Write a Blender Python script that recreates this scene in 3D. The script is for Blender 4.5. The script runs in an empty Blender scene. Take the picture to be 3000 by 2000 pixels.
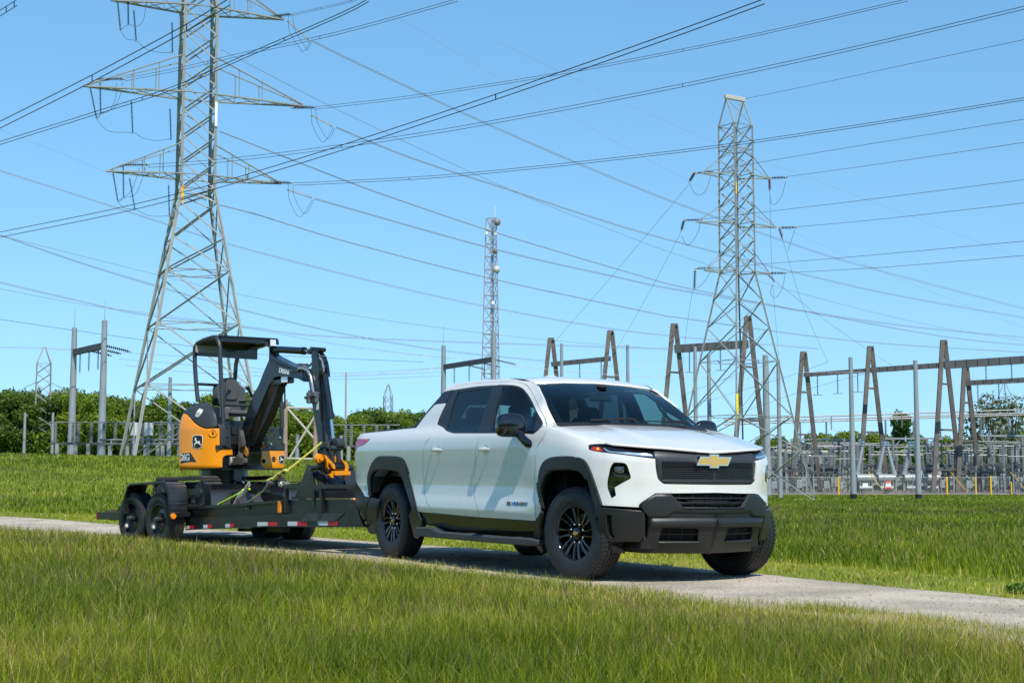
import bpy, math, random
import numpy as np
from mathutils import Vector, Matrix, geometry
R_=math.radians
scene=bpy.context.scene
# ------------------------------------------------------------------ camera, world, sun
F=4300.; TH=.0922; CZ=.9018           # focal length in photo pixels (3000 wide), pitch, eye height
cam=bpy.data.cameras.new('camera'); cam.sensor_width=36; cam.lens=36*F/3000; cam.clip_end=3000; cam.clip_start=.1
camo=bpy.data.objects.new('camera',cam); scene.collection.objects.link(camo)
camo.location=(0,0,CZ); camo.rotation_euler=(math.pi/2+TH,0,0); scene.camera=camo
SUN_EL=R_(54); SUN_AZ=R_(159)         # clockwise from +Y (north): behind the camera, a little right
world=bpy.data.worlds.new('World'); scene.world=world; world.use_nodes=True
wn=world.node_tree.nodes; bg=wn['Background']; sky=wn.new('ShaderNodeTexSky'); sky.sky_type='NISHITA'
sky.sun_disc=False; sky.sun_elevation=SUN_EL; sky.sun_rotation=SUN_AZ; sky.air_density=1.0; sky.dust_density=0; sky.ozone_density=2.5; sky.altitude=100
_L=world.node_tree.links.new
hs=wn.new('ShaderNodeHueSaturation'); hs.inputs['Saturation'].default_value=1.2; hs.inputs['Hue'].default_value=.49; _L(sky.outputs[0],hs.inputs['Color']); _L(hs.outputs[0],bg.inputs[0]); bg.inputs[1].default_value=.15
_tc=wn.new('ShaderNodeTexCoord'); _sp=wn.new('ShaderNodeSeparateXYZ'); _m=wn.new('ShaderNodeMath'); _m.operation='MULTIPLY_ADD'; _m.inputs[1].default_value=.56; _m.inputs[2].default_value=.115; _cb=wn.new('ShaderNodeCombineXYZ')   # flatter falloff towards the horizon
_L(_tc.outputs['Generated'],_sp.inputs[0]); _L(_sp.outputs[0],_cb.inputs[0]); _L(_sp.outputs[1],_cb.inputs[1]); _L(_sp.outputs[2],_m.inputs[0]); _m2=wn.new('ShaderNodeMath'); _m2.operation='MULTIPLY_ADD'; _m2.inputs[1].default_value=.9; _m2.inputs[2].default_value=-.1; _m3=wn.new('ShaderNodeMath'); _m3.operation='MAXIMUM'; _L(_sp.outputs[2],_m2.inputs[0]); _L(_m.outputs[0],_m3.inputs[0]); _L(_m2.outputs[0],_m3.inputs[1]); _L(_m3.outputs[0],_cb.inputs[2]); _L(_cb.outputs[0],sky.inputs[0])
sl=bpy.data.lights.new('sun','SUN'); sl.energy=4.8; sl.angle=R_(.53); sl.color=(1,.94,.84)
so=bpy.data.objects.new('sun',sl); scene.collection.objects.link(so)
sd=Vector((math.sin(SUN_AZ)*math.cos(SUN_EL),math.cos(SUN_AZ)*math.cos(SUN_EL),math.sin(SUN_EL)))
so.rotation_euler=sd.to_track_quat('Z','Y').to_euler(); so.location=(0,-20,30)
scene.view_settings.view_transform='Standard'; scene.view_settings.look='None'; scene.view_settings.exposure=0.2; scene.view_settings.gamma=1
try:
    scene.cycles.use_denoising=True; scene.cycles.max_bounces=8; scene.cycles.transparent_max_bounces=16
    scene.cycles.sample_clamp_indirect=6
except Exception: pass
random.seed(7); rng=np.random.default_rng(7)
# ------------------------------------------------------------------ geometry helpers
CAM=np.array([0,0,CZ])
def ray(px,py):
    a=(px-1500)/F;b=(1000-py)/F
    return np.array([a,math.cos(TH)-b*math.sin(TH),math.sin(TH)+b*math.cos(TH)])
def at(px,py,d):                       # point of the scene d metres away (along +Y) in the direction of a photo pixel
    r=ray(px,py); return CAM+r*(d/r[1])
def projw(P):
    q=np.asarray(P,float)-CAM; z=q[...,1]*math.cos(TH)+q[...,2]*math.sin(TH); y=-q[...,1]*math.sin(TH)+q[...,2]*math.cos(TH)
    return np.stack([1500+F*q[...,0]/z,1000-F*y/z],-1)
class Frame:
    def __init__(s,M,T): s.M=np.array(M,float); s.T=np.array(T,float)
    def world(s,P): return np.asarray(P,float)@s.M.T+s.T
    def un(s,px,py,ax,v):              # pixel -> local point on the plane  local[ax]=v
        o=s.M.T@(CAM-s.T); d=s.M.T@ray(px,py); return o+(v-o[ax])/d[ax]*d
    def mat4(s):
        m=Matrix.Identity(4)
        for i in range(3):
            for j in range(3): m[i][j]=s.M[i,j]
            m[i][3]=s.T[i]
        return m
def yawframe(hx,hy,T):                 # local x = heading (hx,hy), y = left, z = up
    n=math.hypot(hx,hy); hx/=n; hy/=n
    return Frame([[hx,-hy,0],[hy,hx,0],[0,0,1]],T)
def tr(x0,y0,k,pts): return [(x0+p[0]*k,y0+p[1]*k)+tuple(p[2:]) for p in pts]
def cr(pts,closed=True,n=5):           # Catmull-Rom through points; a third value marks a sharp corner
    P=[np.array(p[:2],float) for p in pts]; S=[len(p)>2 for p in pts]; N=len(P); out=[]
    for i in range(N if closed else N-1):
        a,b=P[i],P[(i+1)%N]; p0=P[i-1] if (closed or i>0) else a; p3=P[(i+2)%N] if (closed or i+2<N) else b
        if S[i]: p0=a
        if S[(i+1)%N]: p3=b
        if S[i] and S[(i+1)%N]: out.append(a); continue
        for k in range(n):
            t=k/n; out.append(.5*((2*a)+(-p0+b)*t+(2*p0-5*a+4*b-p3)*t*t+(-p0+3*a-3*b+p3)*t**3))
    if not closed: out.append(P[-1])
    return np.array(out)
def interp(x,pts):                     # smooth (monotone cubic) interpolation of (x,y) pairs
    X=np.array([p[0] for p in pts],float); Y=np.array([p[1] for p in pts],float)
    h=np.diff(X); d=np.diff(Y)/h; m=np.zeros(len(X)); m[0]=d[0]; m[-1]=d[-1]
    for i in range(1,len(X)-1): m[i]=0 if d[i-1]*d[i]<=0 else 2*d[i-1]*d[i]/(d[i-1]+d[i])
    x=np.clip(np.asarray(x,float),X[0],X[-1]); i=np.clip(np.searchsorted(X,x)-1,0,len(X)-2)
    t=(x-X[i])/h[i]; return (2*t**3-3*t**2+1)*Y[i]+(t**3-2*t**2+t)*h[i]*m[i]+(-2*t**3+3*t**2)*Y[i+1]+(t**3-t**2)*h[i]*m[i+1]
def sstep(a,b,x): t=np.clip((x-a)/(b-a),0,1); return t*t*(3-2*t)
class Surf:                            # smooth surface fn(u,v)->local xyz
    def __init__(s,fr,fn,ur,vr,flip=1,nu=260,nv=90,sym=None):
        s.sym=sym; s.ur=ur; s.fr=fr; s.fn=fn; s.flip=flip
        U,V=np.meshgrid(np.linspace(*ur,nu),np.linspace(*vr,nv)); s.U=U.ravel(); s.V=V.ravel()
        s.P=projw(fr.world(fn(s.U,s.V)))
    def hit(s,px,py,it=12):
        d=((s.P-(px,py))**2).sum(1); i=int(np.argmin(d)); u,v=s.U[i],s.V[i]
        for _ in range(it):
            e=1e-4; q=projw(s.fr.world(s.fn(np.array([u,u+e,u]),np.array([v,v,v+e]))))
            J=np.array([(q[1]-q[0])/e,(q[2]-q[0])/e]).T; r=np.array((px,py))-q[0]
            try: dd=np.linalg.solve(J.T@J+np.eye(2)*1.,J.T@r)
            except Exception: break
            dd=np.clip(dd,-.05,.05); u=min(max(u+dd[0],s.ur[0]),s.ur[1]); v+=dd[1]
        return u,v
    def hits(s,pts,n=4,closed=True): return np.array([s.hit(*p) for p in cr(pts,closed,n)])
    def nrm(s,u,v):
        e=2e-3; a=s.fn(u+e,v)-s.fn(u-e,v); b=s.fn(u,v+e)-s.fn(u,v-e); n=s.flip*np.cross(a,b)
        if s.sym is not None: n[...,1]*=np.clip((s.sym-u)/.004,0,1)      # no sideways drift on the centre line
        l=np.linalg.norm(n,axis=-1,keepdims=True); return n/np.maximum(l,1e-9)
    def pt(s,u,v,off=0):
        u=np.asarray(u,float); v=np.asarray(v,float); P=s.fn(u,v)
        return P+s.nrm(u,v)*np.asarray(off)[...,None] if np.any(off) else P
def inpoly(P,poly):
    x,y=P[:,0],P[:,1]; c=np.zeros(len(P),bool); n=len(poly); j=n-1
    for i in range(n):
        xi,yi=poly[i]; xj,yj=poly[j]
        if yi!=yj: c^=((yi>y)!=(yj>y))&(x<(xj-xi)*(y-yi)/(yj-yi)+xi)
        j=i
    return c
def area(p): return .5*np.sum(p[:,0]*np.roll(p[:,1],-1)-np.roll(p[:,0],-1)*p[:,1])
def clean(p,e=.0015):
    o=[p[0]]
    for q in p[1:]:
        if np.hypot(*(q-o[-1]))>e: o.append(q)
    if np.hypot(*(o[0]-o[-1]))<=e: o.pop()
    return np.array(o)
def inset(p,r):                        # move a ccw polygon inwards by r
    a=np.roll(p,1,0); b=np.roll(p,-1,0); d1=p-a; d2=b-p
    d1/=np.linalg.norm(d1,axis=1)[:,None]+1e-12; d2/=np.linalg.norm(d2,axis=1)[:,None]+1e-12
    n1=np.stack([-d1[:,1],d1[:,0]],1); n2=np.stack([-d2[:,1],d2[:,0]],1); m=n1+n2; l=np.linalg.norm(m,axis=1)[:,None]; m/=l+1e-9
    c=np.clip((m*n1).sum(1)[:,None],.45,1); return p+m*r/c
class MB:                              # mesh builder
    def __init__(s): s.V=[]; s.F=[]; s.MI=[]; s.n=0; s.N={}
    def add(s,V,Fc,mi=0):
        V=np.asarray(V,float).reshape(-1,3); s.V.append(V); s.F+= [tuple(int(i)+s.n for i in f) for f in Fc]; s.MI+=[mi]*len(Fc); s.n+=len(V); return s
    def verts(s): return np.concatenate(s.V) if s.V else np.zeros((0,3))
    def mirror(s,ax=1):
        V=s.verts().copy(); V[:,ax]*=-1; Fc=[tuple(reversed(f)) for f in s.F]; mi=list(s.MI); n=s.n
        for i,v in list(s.N.items()): w=np.array(v); w[ax]*=-1; s.N[i+n]=w
        s.V.append(V); s.F+=[tuple(i+n for i in f) for f in Fc]; s.MI+=mi; s.n+=len(V); return s
    def box(s,c,d,rot=None,r=0,mi=0):
        c=np.array(c,float); h=np.array(d,float)/2
        if r<=0:
            V=np.array([[x,y,z] for x in(-1,1) for y in(-1,1) for z in(-1,1)])*h
            Fc=[(0,1,3,2),(4,6,7,5),(0,4,5,1),(2,3,7,6),(0,2,6,4),(1,5,7,3)]
        else:
            r=min(r,h.min()*.9); V=[];idx={}
            for x in(-1,1):
                for y in(-1,1):
                    for z in(-1,1):
                        for a in range(3):
                            p=np.array([x,y,z],float)*(h-r); p[a]=np.array([x,y,z])[a]*h[a]; idx[(x,y,z,a)]=len(V); V.append(p)
            V=np.array(V); Fc=[]
            for a in range(3):
                b,c2=(a+1)%3,(a+2)%3
                for sg in(-1,1):
                    q=[]
                    for sb,sc in((-1,-1),(1,-1),(1,1),(-1,1)):
                        k=[0,0,0];k[a]=sg;k[b]=sb;k[c2]=sc;q.append(idx[(*k,a)])
                    Fc.append(tuple(q if sg>0 else q[::-1]))
                for sb in(-1,1):
                    for sc in(-1,1):   # edge chamfer along axis a between faces b and c2
                        k0=[0,0,0];k0[a]=-1;k0[b]=sb;k0[c2]=sc;k1=list(k0);k1[a]=1
                        q=[idx[(*k0,b)],idx[(*k1,b)],idx[(*k1,c2)],idx[(*k0,c2)]]
                        Fc.append(tuple(q if sb*sc<0 else q[::-1]))
            for x in(-1,1):
                for y in(-1,1):
                    for z in(-1,1):
                        q=[idx[(x,y,z,a)] for a in range(3)]; Fc.append(tuple(q if x*y*z>0 else q[::-1]))
        if rot is not None: V=V@np.array(rot,float).T
        return s.add(V+c,Fc,mi)
    def cyl(s,p0,p1,r0,r1=None,n=12,cap=True,mi=0):
        r1=r0 if r1 is None else r1; p0=np.array(p0,float);p1=np.array(p1,float); d=p1-p0; L=np.linalg.norm(d)
        if L<1e-9: return s
        d/=L; a=np.cross(d,[0,0,1] if abs(d[2])<.9 else [1,0,0]); a/=np.linalg.norm(a); b=np.cross(d,a)
        t=np.arange(n)*2*np.pi/n; ring=np.cos(t)[:,None]*a+np.sin(t)[:,None]*b
        V=np.concatenate([p0+ring*r0,p1+ring*r1]); Fc=[((i+1)%n,i,n+i,n+(i+1)%n) for i in range(n)]
        if cap: Fc+= [tuple(range(n)),tuple(range(2*n-1,n-1,-1))]
        return s.add(V,Fc,mi)
    def tube(s,path,r,n=8,mi=0,closed=False):
        P=[np.array(p,float) for p in path]; N=len(P); V=[]; up=None
        for i in range(N):
            d=(P[(i+1)%N]-P[i-1]) if closed else (P[min(i+1,N-1)]-P[max(i-1,0)]); d/=np.linalg.norm(d)+1e-12
            if up is None: up=np.cross(d,[0,0,1] if abs(d[2])<.9 else [1,0,0])
            up=up-d*(up@d); up/=np.linalg.norm(up)+1e-12; b=np.cross(d,up); rr=r[i] if hasattr(r,'__len__') else r
            t=np.arange(n)*2*np.pi/n; V.append(P[i]+(np.cos(t)[:,None]*up+np.sin(t)[:,None]*b)*rr)
        Fc=[]
        for i in range(N if closed else N-1):
            j=(i+1)%N; Fc+=[(i*n+(k+1)%n,i*n+k,j*n+k,j*n+(k+1)%n) for k in range(n)]
        if not closed: Fc+=[tuple(range(n)),tuple(range(N*n-1,(N-1)*n-1,-1))]
        return s.add(np.concatenate(V),Fc,mi)
    def lathe(s,prof,n=32,o=(0,0,0),axis=1,sgn=1,mi=0,closed=False):   # prof: (radius, along axis)
        o=np.array(o,float); t=np.arange(n)*2*np.pi/n; V=[]
        ax=[0,1,2]; ax.remove(axis)
        for r,h in prof:
            P=np.zeros((n,3)); P[:,ax[0]]=np.cos(t)*r; P[:,ax[1]]=np.sin(t)*r; P[:,axis]=h*sgn; V.append(P+o)
        m=len(prof); Fc=[]; 
        for i in range(m if closed else m-1):
            j=(i+1)%m
            for k in range(n):
                q=(i*n+k,i*n+(k+1)%n,j*n+(k+1)%n,j*n+k); Fc.append(q if (sgn>0)==(axis!=1) else q[::-1])
        return s.add(np.concatenate(V),Fc,mi)
    def prism(s,poly,a0,a1,axis=1,mi=0,holes=()):     # polygon in the two other axes, extruded along axis
        poly=clean(np.array(poly,float),1e-4)
        if area(poly)<0: poly=poly[::-1]
        n=len(poly); ax=[0,1,2]; ax.remove(axis)
        tri=tris(poly,[],holes=holes); pts,T=tri
        V=np.zeros((2*len(pts),3)); m=len(pts)
        for j,a in((0,a0),(1,a1)):
            V[j*m:(j+1)*m,ax[0]]=pts[:,0]; V[j*m:(j+1)*m,ax[1]]=pts[:,1]; V[j*m:(j+1)*m,axis]=a
        Fc=[tuple(i+m for i in t) for t in T]+[tuple(reversed(t)) for t in T]
        E={(t[k],t[(k+1)%3]) for t in T for k in range(3)}
        Fc+=[(i,j,j+m,i+m) for (i,j) in E if (j,i) not in E]
        if (a1>a0)!=(axis!=1): Fc=[tuple(reversed(f)) for f in Fc]
        return s.add(V,Fc,mi)
    def beam(s,p0,p1,w,h=None,up=(0,0,1),mi=0):
        h=w if h is None else h; p0=np.array(p0,float);p1=np.array(p1,float); d=p1-p0; L=np.linalg.norm(d)
        if L<1e-9: return s
        d/=L; a=np.cross(d,up); 
        if np.linalg.norm(a)<1e-3: a=np.cross(d,[1,0,0])
        a/=np.linalg.norm(a); b=np.cross(a,d)
        V=[p+x*a*w/2+y*b*h/2 for p in(p0,p1) for x,y in((-1,-1),(1,-1),(1,1),(-1,1))]
        return s.add(V,[(3,2,1,0),(4,5,6,7),(0,1,5,4),(1,2,6,5),(2,3,7,6),(3,0,4,7)],mi)
    def obj(s,name,mat,parent=None,smooth=35,**kw):
        me=bpy.data.meshes.new(name); V=s.verts(); me.from_pydata(V.tolist(),[],s.F); me.validate(clean_customdata=False)
        for m in (mat if isinstance(mat,(list,tuple)) else [mat]): me.materials.append(m)
        if len(set(s.MI))>1 and len(me.polygons)==len(s.MI): me.polygons.foreach_set('material_index',s.MI)
        if smooth:
            me.polygons.foreach_set('use_smooth',[True]*len(me.polygons))
            me.set_sharp_from_angle(angle=R_(smooth))
        me.update()
        if s.N and len(me.vertices)==s.n:
            vn=np.zeros(s.n*3,np.float32); me.vertex_normals.foreach_get('vector',vn); vn=vn.reshape(-1,3)
            k=np.array(list(s.N.keys())); vn[k]=np.array([s.N[i] for i in k]); me.normals_split_custom_set_from_vertices(vn.tolist())
        o=bpy.data.objects.new(name,me); scene.collection.objects.link(o)
        if parent is not None: o.parent=parent
        return props(o,**kw)
def props(o,label=None,cat=None,group=None,kind=None):
    if label: o['label']=label
    if cat: o['category']=cat
    if group: o['group']=group
    if kind: o['kind']=kind
    return o
def thing(name,label,cat,M=None,loc=(0,0,0),rz=0,group=None):
    o=bpy.data.objects.new(name,None); scene.collection.objects.link(o); o.empty_display_size=.3
    if M is not None: o.matrix_world=M
    else: o.location=loc; o.rotation_euler=(0,0,rz)
    return props(o,label,cat,group)
def copytree(o,parent=None):
    c=o.copy(); scene.collection.objects.link(c)
    if parent is not None: c.parent=parent
    for ch in [k for k in scene.objects if k.parent==o and k is not c]: copytree(ch,c)
    return c
def tris(poly,inner,rings=(),holes=()):   # triangulate polygon with interior points; holes are left open
    vs=[];ed=[]
    def ring(p):
        b=len(vs); vs.extend([Vector((float(q[0]),float(q[1]))) for q in p]); n=len(p); ed.extend([(b+i,b+(i+1)%n) for i in range(n)])
    ring(poly)
    for r in rings: ring(r)
    for h in holes: ring(h)
    vs.extend([Vector((float(q[0]),float(q[1]))) for q in inner])
    r=geometry.delaunay_2d_cdt(vs,ed,[],0,1e-6)
    P=np.array([(v.x,v.y) for v in r[0]]); T=np.array([list(f) for f in r[2]],int)
    c=P[T].mean(1); k=inpoly(c,poly)
    for h in holes: k&=~inpoly(c,h)
    T=T[k]; a=P[T]; ar=(a[:,1,0]-a[:,0,0])*(a[:,2,1]-a[:,0,1])-(a[:,2,0]-a[:,0,0])*(a[:,1,1]-a[:,0,1])
    T[ar<0]=T[ar<0][:,::-1]; T=T[np.abs(ar)>1e-12]
    return P,T.tolist()
def panel(mb,sf,poly,th=.012,off=0,sp=.05,edge=.004,gap=0,holes=(),mi=0,drop=None):
    """thin shell cut from surface sf along the outline poly (u,v); edges rolled in by `edge`"""
    poly=clean(np.array(poly,float))
    if area(poly)<0: poly=poly[::-1]
    if sf.sym is not None: poly[poly[:,0]>sf.sym-.006,0]=sf.sym
    def snap(a,b):
        if sf.sym is not None:
            k=a[:,0]>sf.sym-1e-9; b[k,0]=sf.sym
        return b
    if gap: poly=snap(poly,inset(poly,gap))
    hs=[]
    for h in holes:
        h=clean(np.array(h,float)); h=h[::-1] if area(h)<0 else h
        if sf.sym is not None: h[h[:,0]>sf.sym-.006,0]=sf.sym-.0005
        hs.append(h)
    rings=[inset(poly,edge)] if edge else []
    if rings and sf.sym is not None and (poly[:,0]>sf.sym-1e-9).any(): rings=[]; 
    rings+= [inset(h,-edge) for h in hs if sf.sym is None or h[:,0].max()<sf.sym-.01] if edge else []
    lo=poly.min(0);hi=poly.max(0); gx,gy=np.meshgrid(np.arange(lo[0]+sp/2,hi[0],sp),np.arange(lo[1]+sp/2,hi[1],sp)); G=np.stack([gx.ravel(),gy.ravel()],1)
    if len(G):
        k=inpoly(G,poly)
        for h in hs: k&=~inpoly(G,h)
        allb=np.concatenate([poly]+hs); G=G[k]
        if len(G): 
            dm=np.array([((allb-g)**2).sum(1).min() for g in G]); G=G[dm>(sp*.35)**2]
    P,T=tris(poly,G,rings,hs)
    E={}
    for t in T:
        for k in range(3): E[(t[k],t[(k+1)%3])]=1
    B=[(i,j) for (i,j) in E if (j,i) not in E]; bset={i for e in B for i in e}
    offs=np.full(len(P),float(off)); 
    if edge:
        for i in bset:
            if sf.sym is None or P[i,0]<sf.sym-1e-6: offs[i]-=edge
    if callable(drop): offs+=drop(P)
    A=sf.pt(P[:,0],P[:,1],offs); n=len(P); NN=sf.nrm(P[:,0],P[:,1]); fl=sf.flip
    if th<=0:
        b0=mb.n; mb.add(A,[tuple(t) if fl>0 else tuple(t[::-1]) for t in T],mi); mb.N.update({b0+i:NN[i] for i in range(n)}); return mb
    bl=sorted(bset); bi={v:i for i,v in enumerate(bl)}; m=len(bl); bl=np.array(bl)
    Nn=NN.copy()
    if edge>.004:                      # rolled rim: tilt boundary normals outwards
        o2=np.zeros((n,2))
        for i,j in B:
            d=P[j]-P[i]; q=np.array([d[1],-d[0]])/(np.hypot(*d)+1e-12); o2[i]+=q; o2[j]+=q
        for i in bl:
            if sf.sym is None or P[i,0]<sf.sym-1e-6:
                w=o2[i]/(np.hypot(*o2[i])+1e-9)*.003; q=sf.fn(P[i:i+1,0]+w[0],P[i:i+1,1]+w[1])[0]-sf.fn(P[i:i+1,0],P[i:i+1,1])[0]; q/=np.linalg.norm(q)+1e-9; Nn[i]=NN[i]+1.0*q; Nn[i]/=np.linalg.norm(Nn[i])
    A2=A[bl]; I2=sf.pt(P[bl,0],P[bl,1],np.full(m,float(off))-th)
    Fc=[tuple(t) if fl>0 else tuple(t[::-1]) for t in T]
    for i,j in B:
        a,b=n+bi[i],n+bi[j]; Fc.append((b,a,a+m,b+m) if fl>0 else (a,b,b+m,a+m))
    b0=mb.n; mb.add(np.concatenate([A,A2,I2]),Fc,mi); mb.N.update({b0+i:Nn[i] for i in range(n)}); return mb
def text(body,size,depth,mat,name,parent,M,align='LEFT',bold=0,shear=0,spacing=1):
    cu=bpy.data.curves.new(name,'FONT'); cu.body=body; cu.size=size; cu.extrude=depth; cu.offset=bold; cu.shear=shear; cu.space_character=spacing; cu.align_x=align; cu.resolution_u=3
    t=bpy.data.objects.new('tmp',cu); scene.collection.objects.link(t); bpy.context.view_layer.update()
    me=bpy.data.meshes.new_from_object(t.evaluated_get(bpy.context.evaluated_depsgraph_get())); bpy.data.objects.remove(t)
    me.name=name; me.materials.clear(); me.materials.append(mat); me.transform(M)
    o=bpy.data.objects.new(name,me); scene.collection.objects.link(o); o.parent=parent; return o
def near(px,table):
    for a,t in table:
        if px<a: return t
    return table[-1][1]
LEFTM=((40,'at the far left edge'),(110,'left of the small far left tower'),(190,'behind the small far left tower'),(260,'between the two grey poles'),(330,'right of the two grey poles'),(400,'behind the left tower foot'),(460,'behind the middle of the left tower'),(530,'left of the excavator'),(600,'behind the excavator cover'),(680,'behind the excavator seat'),(760,'behind the excavator boom'),(840,'right of the excavator boom'),(920,'left of the dipper arm'),(1000,'right of the dipper arm'),(1080,'above the truck tailgate'),(1160,'above the truck bed'),(1240,'above the rear of the truck cab'),(9999,'close behind the truck cab'))
RIGHTM=((2260,'just right of the truck bonnet'),(2340,'behind the right tower foot'),(2400,'behind the first brown frame'),(2470,'right of the first brown frame'),(2540,'left of the second brown frame'),(2620,'right of the second brown frame'),(2690,'left of the last slim pole'),(2750,'right of the last slim pole'),(2820,'behind the tallest brown frame'),(2900,'under the lower second beam'),(9999,'at the right edge'))
# ------------------------------------------------------------------ materials
MT={}
def mat(name,col,rough=.5,metal=0,coat=0,var=0,vscale=8,bump=0,bscale=60,spec=.5,emit=None,rvar=0,col2=None,detail=4,coord='Object'):
    if name in MT: return MT[name]
    m=bpy.data.materials.new(name); m.use_nodes=True; nt=m.node_tree; p=nt.nodes['Principled BSDF']; N=nt.nodes.new; L=nt.links.new
    p.inputs['Base Color'].default_value=(*col,1); p.inputs['Roughness'].default_value=rough; p.inputs['Metallic'].default_value=metal
    p.inputs['Coat Weight'].default_value=coat; p.inputs['Coat Roughness'].default_value=.03; p.inputs['Specular IOR Level'].default_value=spec
    if emit: p.inputs['Emission Color'].default_value=(*emit[:3],1); p.inputs['Emission Strength'].default_value=emit[3]
    if var or rvar or bump:
        tc=N('ShaderNodeTexCoord')
    if var or rvar:
        nz=N('ShaderNodeTexNoise'); nz.inputs['Scale'].default_value=vscale; nz.inputs['Detail'].default_value=detail; nz.inputs['Roughness'].default_value=.6; L(tc.outputs[coord],nz.inputs['Vector'])
    if var:
        r=N('ShaderNodeValToRGB'); c2=col2 or tuple(max(0,c*(1-var)) for c in col); c1=tuple(min(1,c*(1+var)) for c in col) if not col2 else col
        r.color_ramp.elements[0].position=.3; r.color_ramp.elements[1].position=.7; r.color_ramp.elements[0].color=(*c2,1); r.color_ramp.elements[1].color=(*c1,1)
        L(nz.outputs[0],r.inputs[0]); L(r.outputs[0],p.inputs['Base Color'])
    if rvar:
        mr=N('ShaderNodeMapRange'); mr.inputs['To Min'].default_value=max(0,rough-rvar); mr.inputs['To Max'].default_value=min(1,rough+rvar); L(nz.outputs[0],mr.inputs[0]); L(mr.outputs[0],p.inputs['Roughness'])
    if bump:
        nb=N('ShaderNodeTexNoise'); nb.inputs['Scale'].default_value=bscale; nb.inputs['Detail'].default_value=3; L(tc.outputs[coord],nb.inputs['Vector'])
        b=N('ShaderNodeBump'); b.inputs['Strength'].default_value=bump; b.inputs['Distance'].default_value=.01; L(nb.outputs[0],b.inputs['Height']); L(b.outputs[0],p.inputs['Normal'])
    MT[name]=m; return m
def glassmat(name,tint,ior=1.5,base=.0,rough=.0):
    m=bpy.data.materials.new(name); m.use_nodes=True; nt=m.node_tree; nt.nodes.clear(); N=nt.nodes.new; L=nt.links.new
    out=N('ShaderNodeOutputMaterial'); mx=N('ShaderNodeMixShader'); t=N('ShaderNodeBsdfTransparent'); t.inputs[0].default_value=(*tint,1)
    g=N('ShaderNodeBsdfGlossy'); g.inputs['Roughness'].default_value=rough; lw=N('ShaderNodeLayerWeight'); lw.inputs[0].default_value=.5
    pw=N('ShaderNodeMath'); pw.operation='POWER'; pw.inputs[1].default_value=4.5; ad=N('ShaderNodeMath'); ad.operation='MULTIPLY_ADD'; ad.inputs[1].default_value=.90; ad.inputs[2].default_value=.055+base
    L(lw.outputs['Facing'],pw.inputs[0]); L(pw.outputs[0],ad.inputs[0]); L(ad.outputs[0],mx.inputs[0]); L(t.outputs[0],mx.inputs[1]); L(g.outputs[0],mx.inputs[2]); L(mx.outputs[0],out.inputs[0]); MT[name]=m; return m
WHITE=mat('white_paint',(.70,.70,.675),.28,0,1.0,var=.012,vscale=3,rvar=.04)
CLAD=mat('charcoal_cladding',(.013,.014,.014),.42,0,0,bump=.12,bscale=700,rvar=.06,vscale=12)
GLOSSB=mat('gloss_black',(.006,.006,.009),.09,0,.6)
SATB=mat('satin_black',(.012,.012,.013),.38,rvar=.08)
DARK=mat('dark_void',(.004,.004,.004),.9)
RUB=mat('tyre_rubber',(.018,.019,.021),.58,var=.25,vscale=14,bump=.15,bscale=300,rvar=.1)
CHROME=mat('chrome',(.75,.77,.8),.12,1)
STEEL=mat('galvanised_steel',(.42,.45,.44),.5,.35,var=.18,vscale=1.5,coord='Object')
GLS=glassmat('cabin_glass',(.42,.55,.52)); GLD=glassmat('privacy_glass',(.10,.12,.14)); GLW=glassmat('windscreen_glass',(.36,.50,.48))
LENS=glassmat('lamp_lens',(.82,.85,.88))
# ------------------------------------------------------------------ pickup truck
TF=Frame([[0.5064,0.8622,0.01],[-0.8623,0.5064,0.],[-0.0051,-0.0086,0.9999]],[1.3741,13.6222,-0.0139])
TPL=cr([(-4.72,-.70,1),(-4.715,-.90),(-4.66,-1.0),(-4.50,-1.03),(-4.0,-1.04),(-3,-1.045),(-2,-1.045),(-1,-1.045),(-.3,-1.04),(.05,-1.025),(.25,-.985),(.40,-.92),(.50,-.84),(.575,-.74),(.645,-.63),(.698,-.49),(.742,-.30),(.773,-.12),(.788,0,1)],False,8)
_d=np.r_[0,np.cumsum(np.hypot(*np.diff(TPL,axis=0).T))]; UL=_d[-1]
def plan(u):
    u=np.asarray(u,float); x=np.interp(u,_d,TPL[:,0]); y=np.interp(u,_d,TPL[:,1])
    e=.03; dx=np.interp(u+e,_d,TPL[:,0])-np.interp(u-e,_d,TPL[:,0]); dy=np.interp(u+e,_d,TPL[:,1])-np.interp(u-e,_d,TPL[:,1]); l=np.hypot(dx,dy)+1e-9
    return x,y,-dy/l,dx/l          # inward normal (left of travel)
def u_of_x(x): return float(np.interp(x,TPL[6:-1,0],_d[6:-1]))
INA=[(.2,.13),(.25,.10),(.40,.038),(.50,.014),(.58,.0),(.64,.004),(.73,.018),(.82,.022),(.95,.017),(1.10,.008),(1.20,.004),(1.28,.012),(1.34,.035),(1.39,.07),(1.43,.10),(1.6,.165),(1.75,.23),(1.85,.285),(1.92,.35),(1.97,.45)]
INB=[(.2,.15),(.25,.11),(.36,.05),(.5,.012),(.65,.0),(.8,.004),(.92,.0),(1.08,.0),(1.18,.008),(1.27,.035),(1.34,.08),(1.42,.15),(1.55,.27),(1.97,.6)]
ZS=[(-5,1.33),(-.8,1.37),(-.5,1.370),(-.2,1.325),(.1,1.262),(.4,1.198),(.6,1.165),(.82,1.14)]
def zs(x): return interp(x,ZS)
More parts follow.
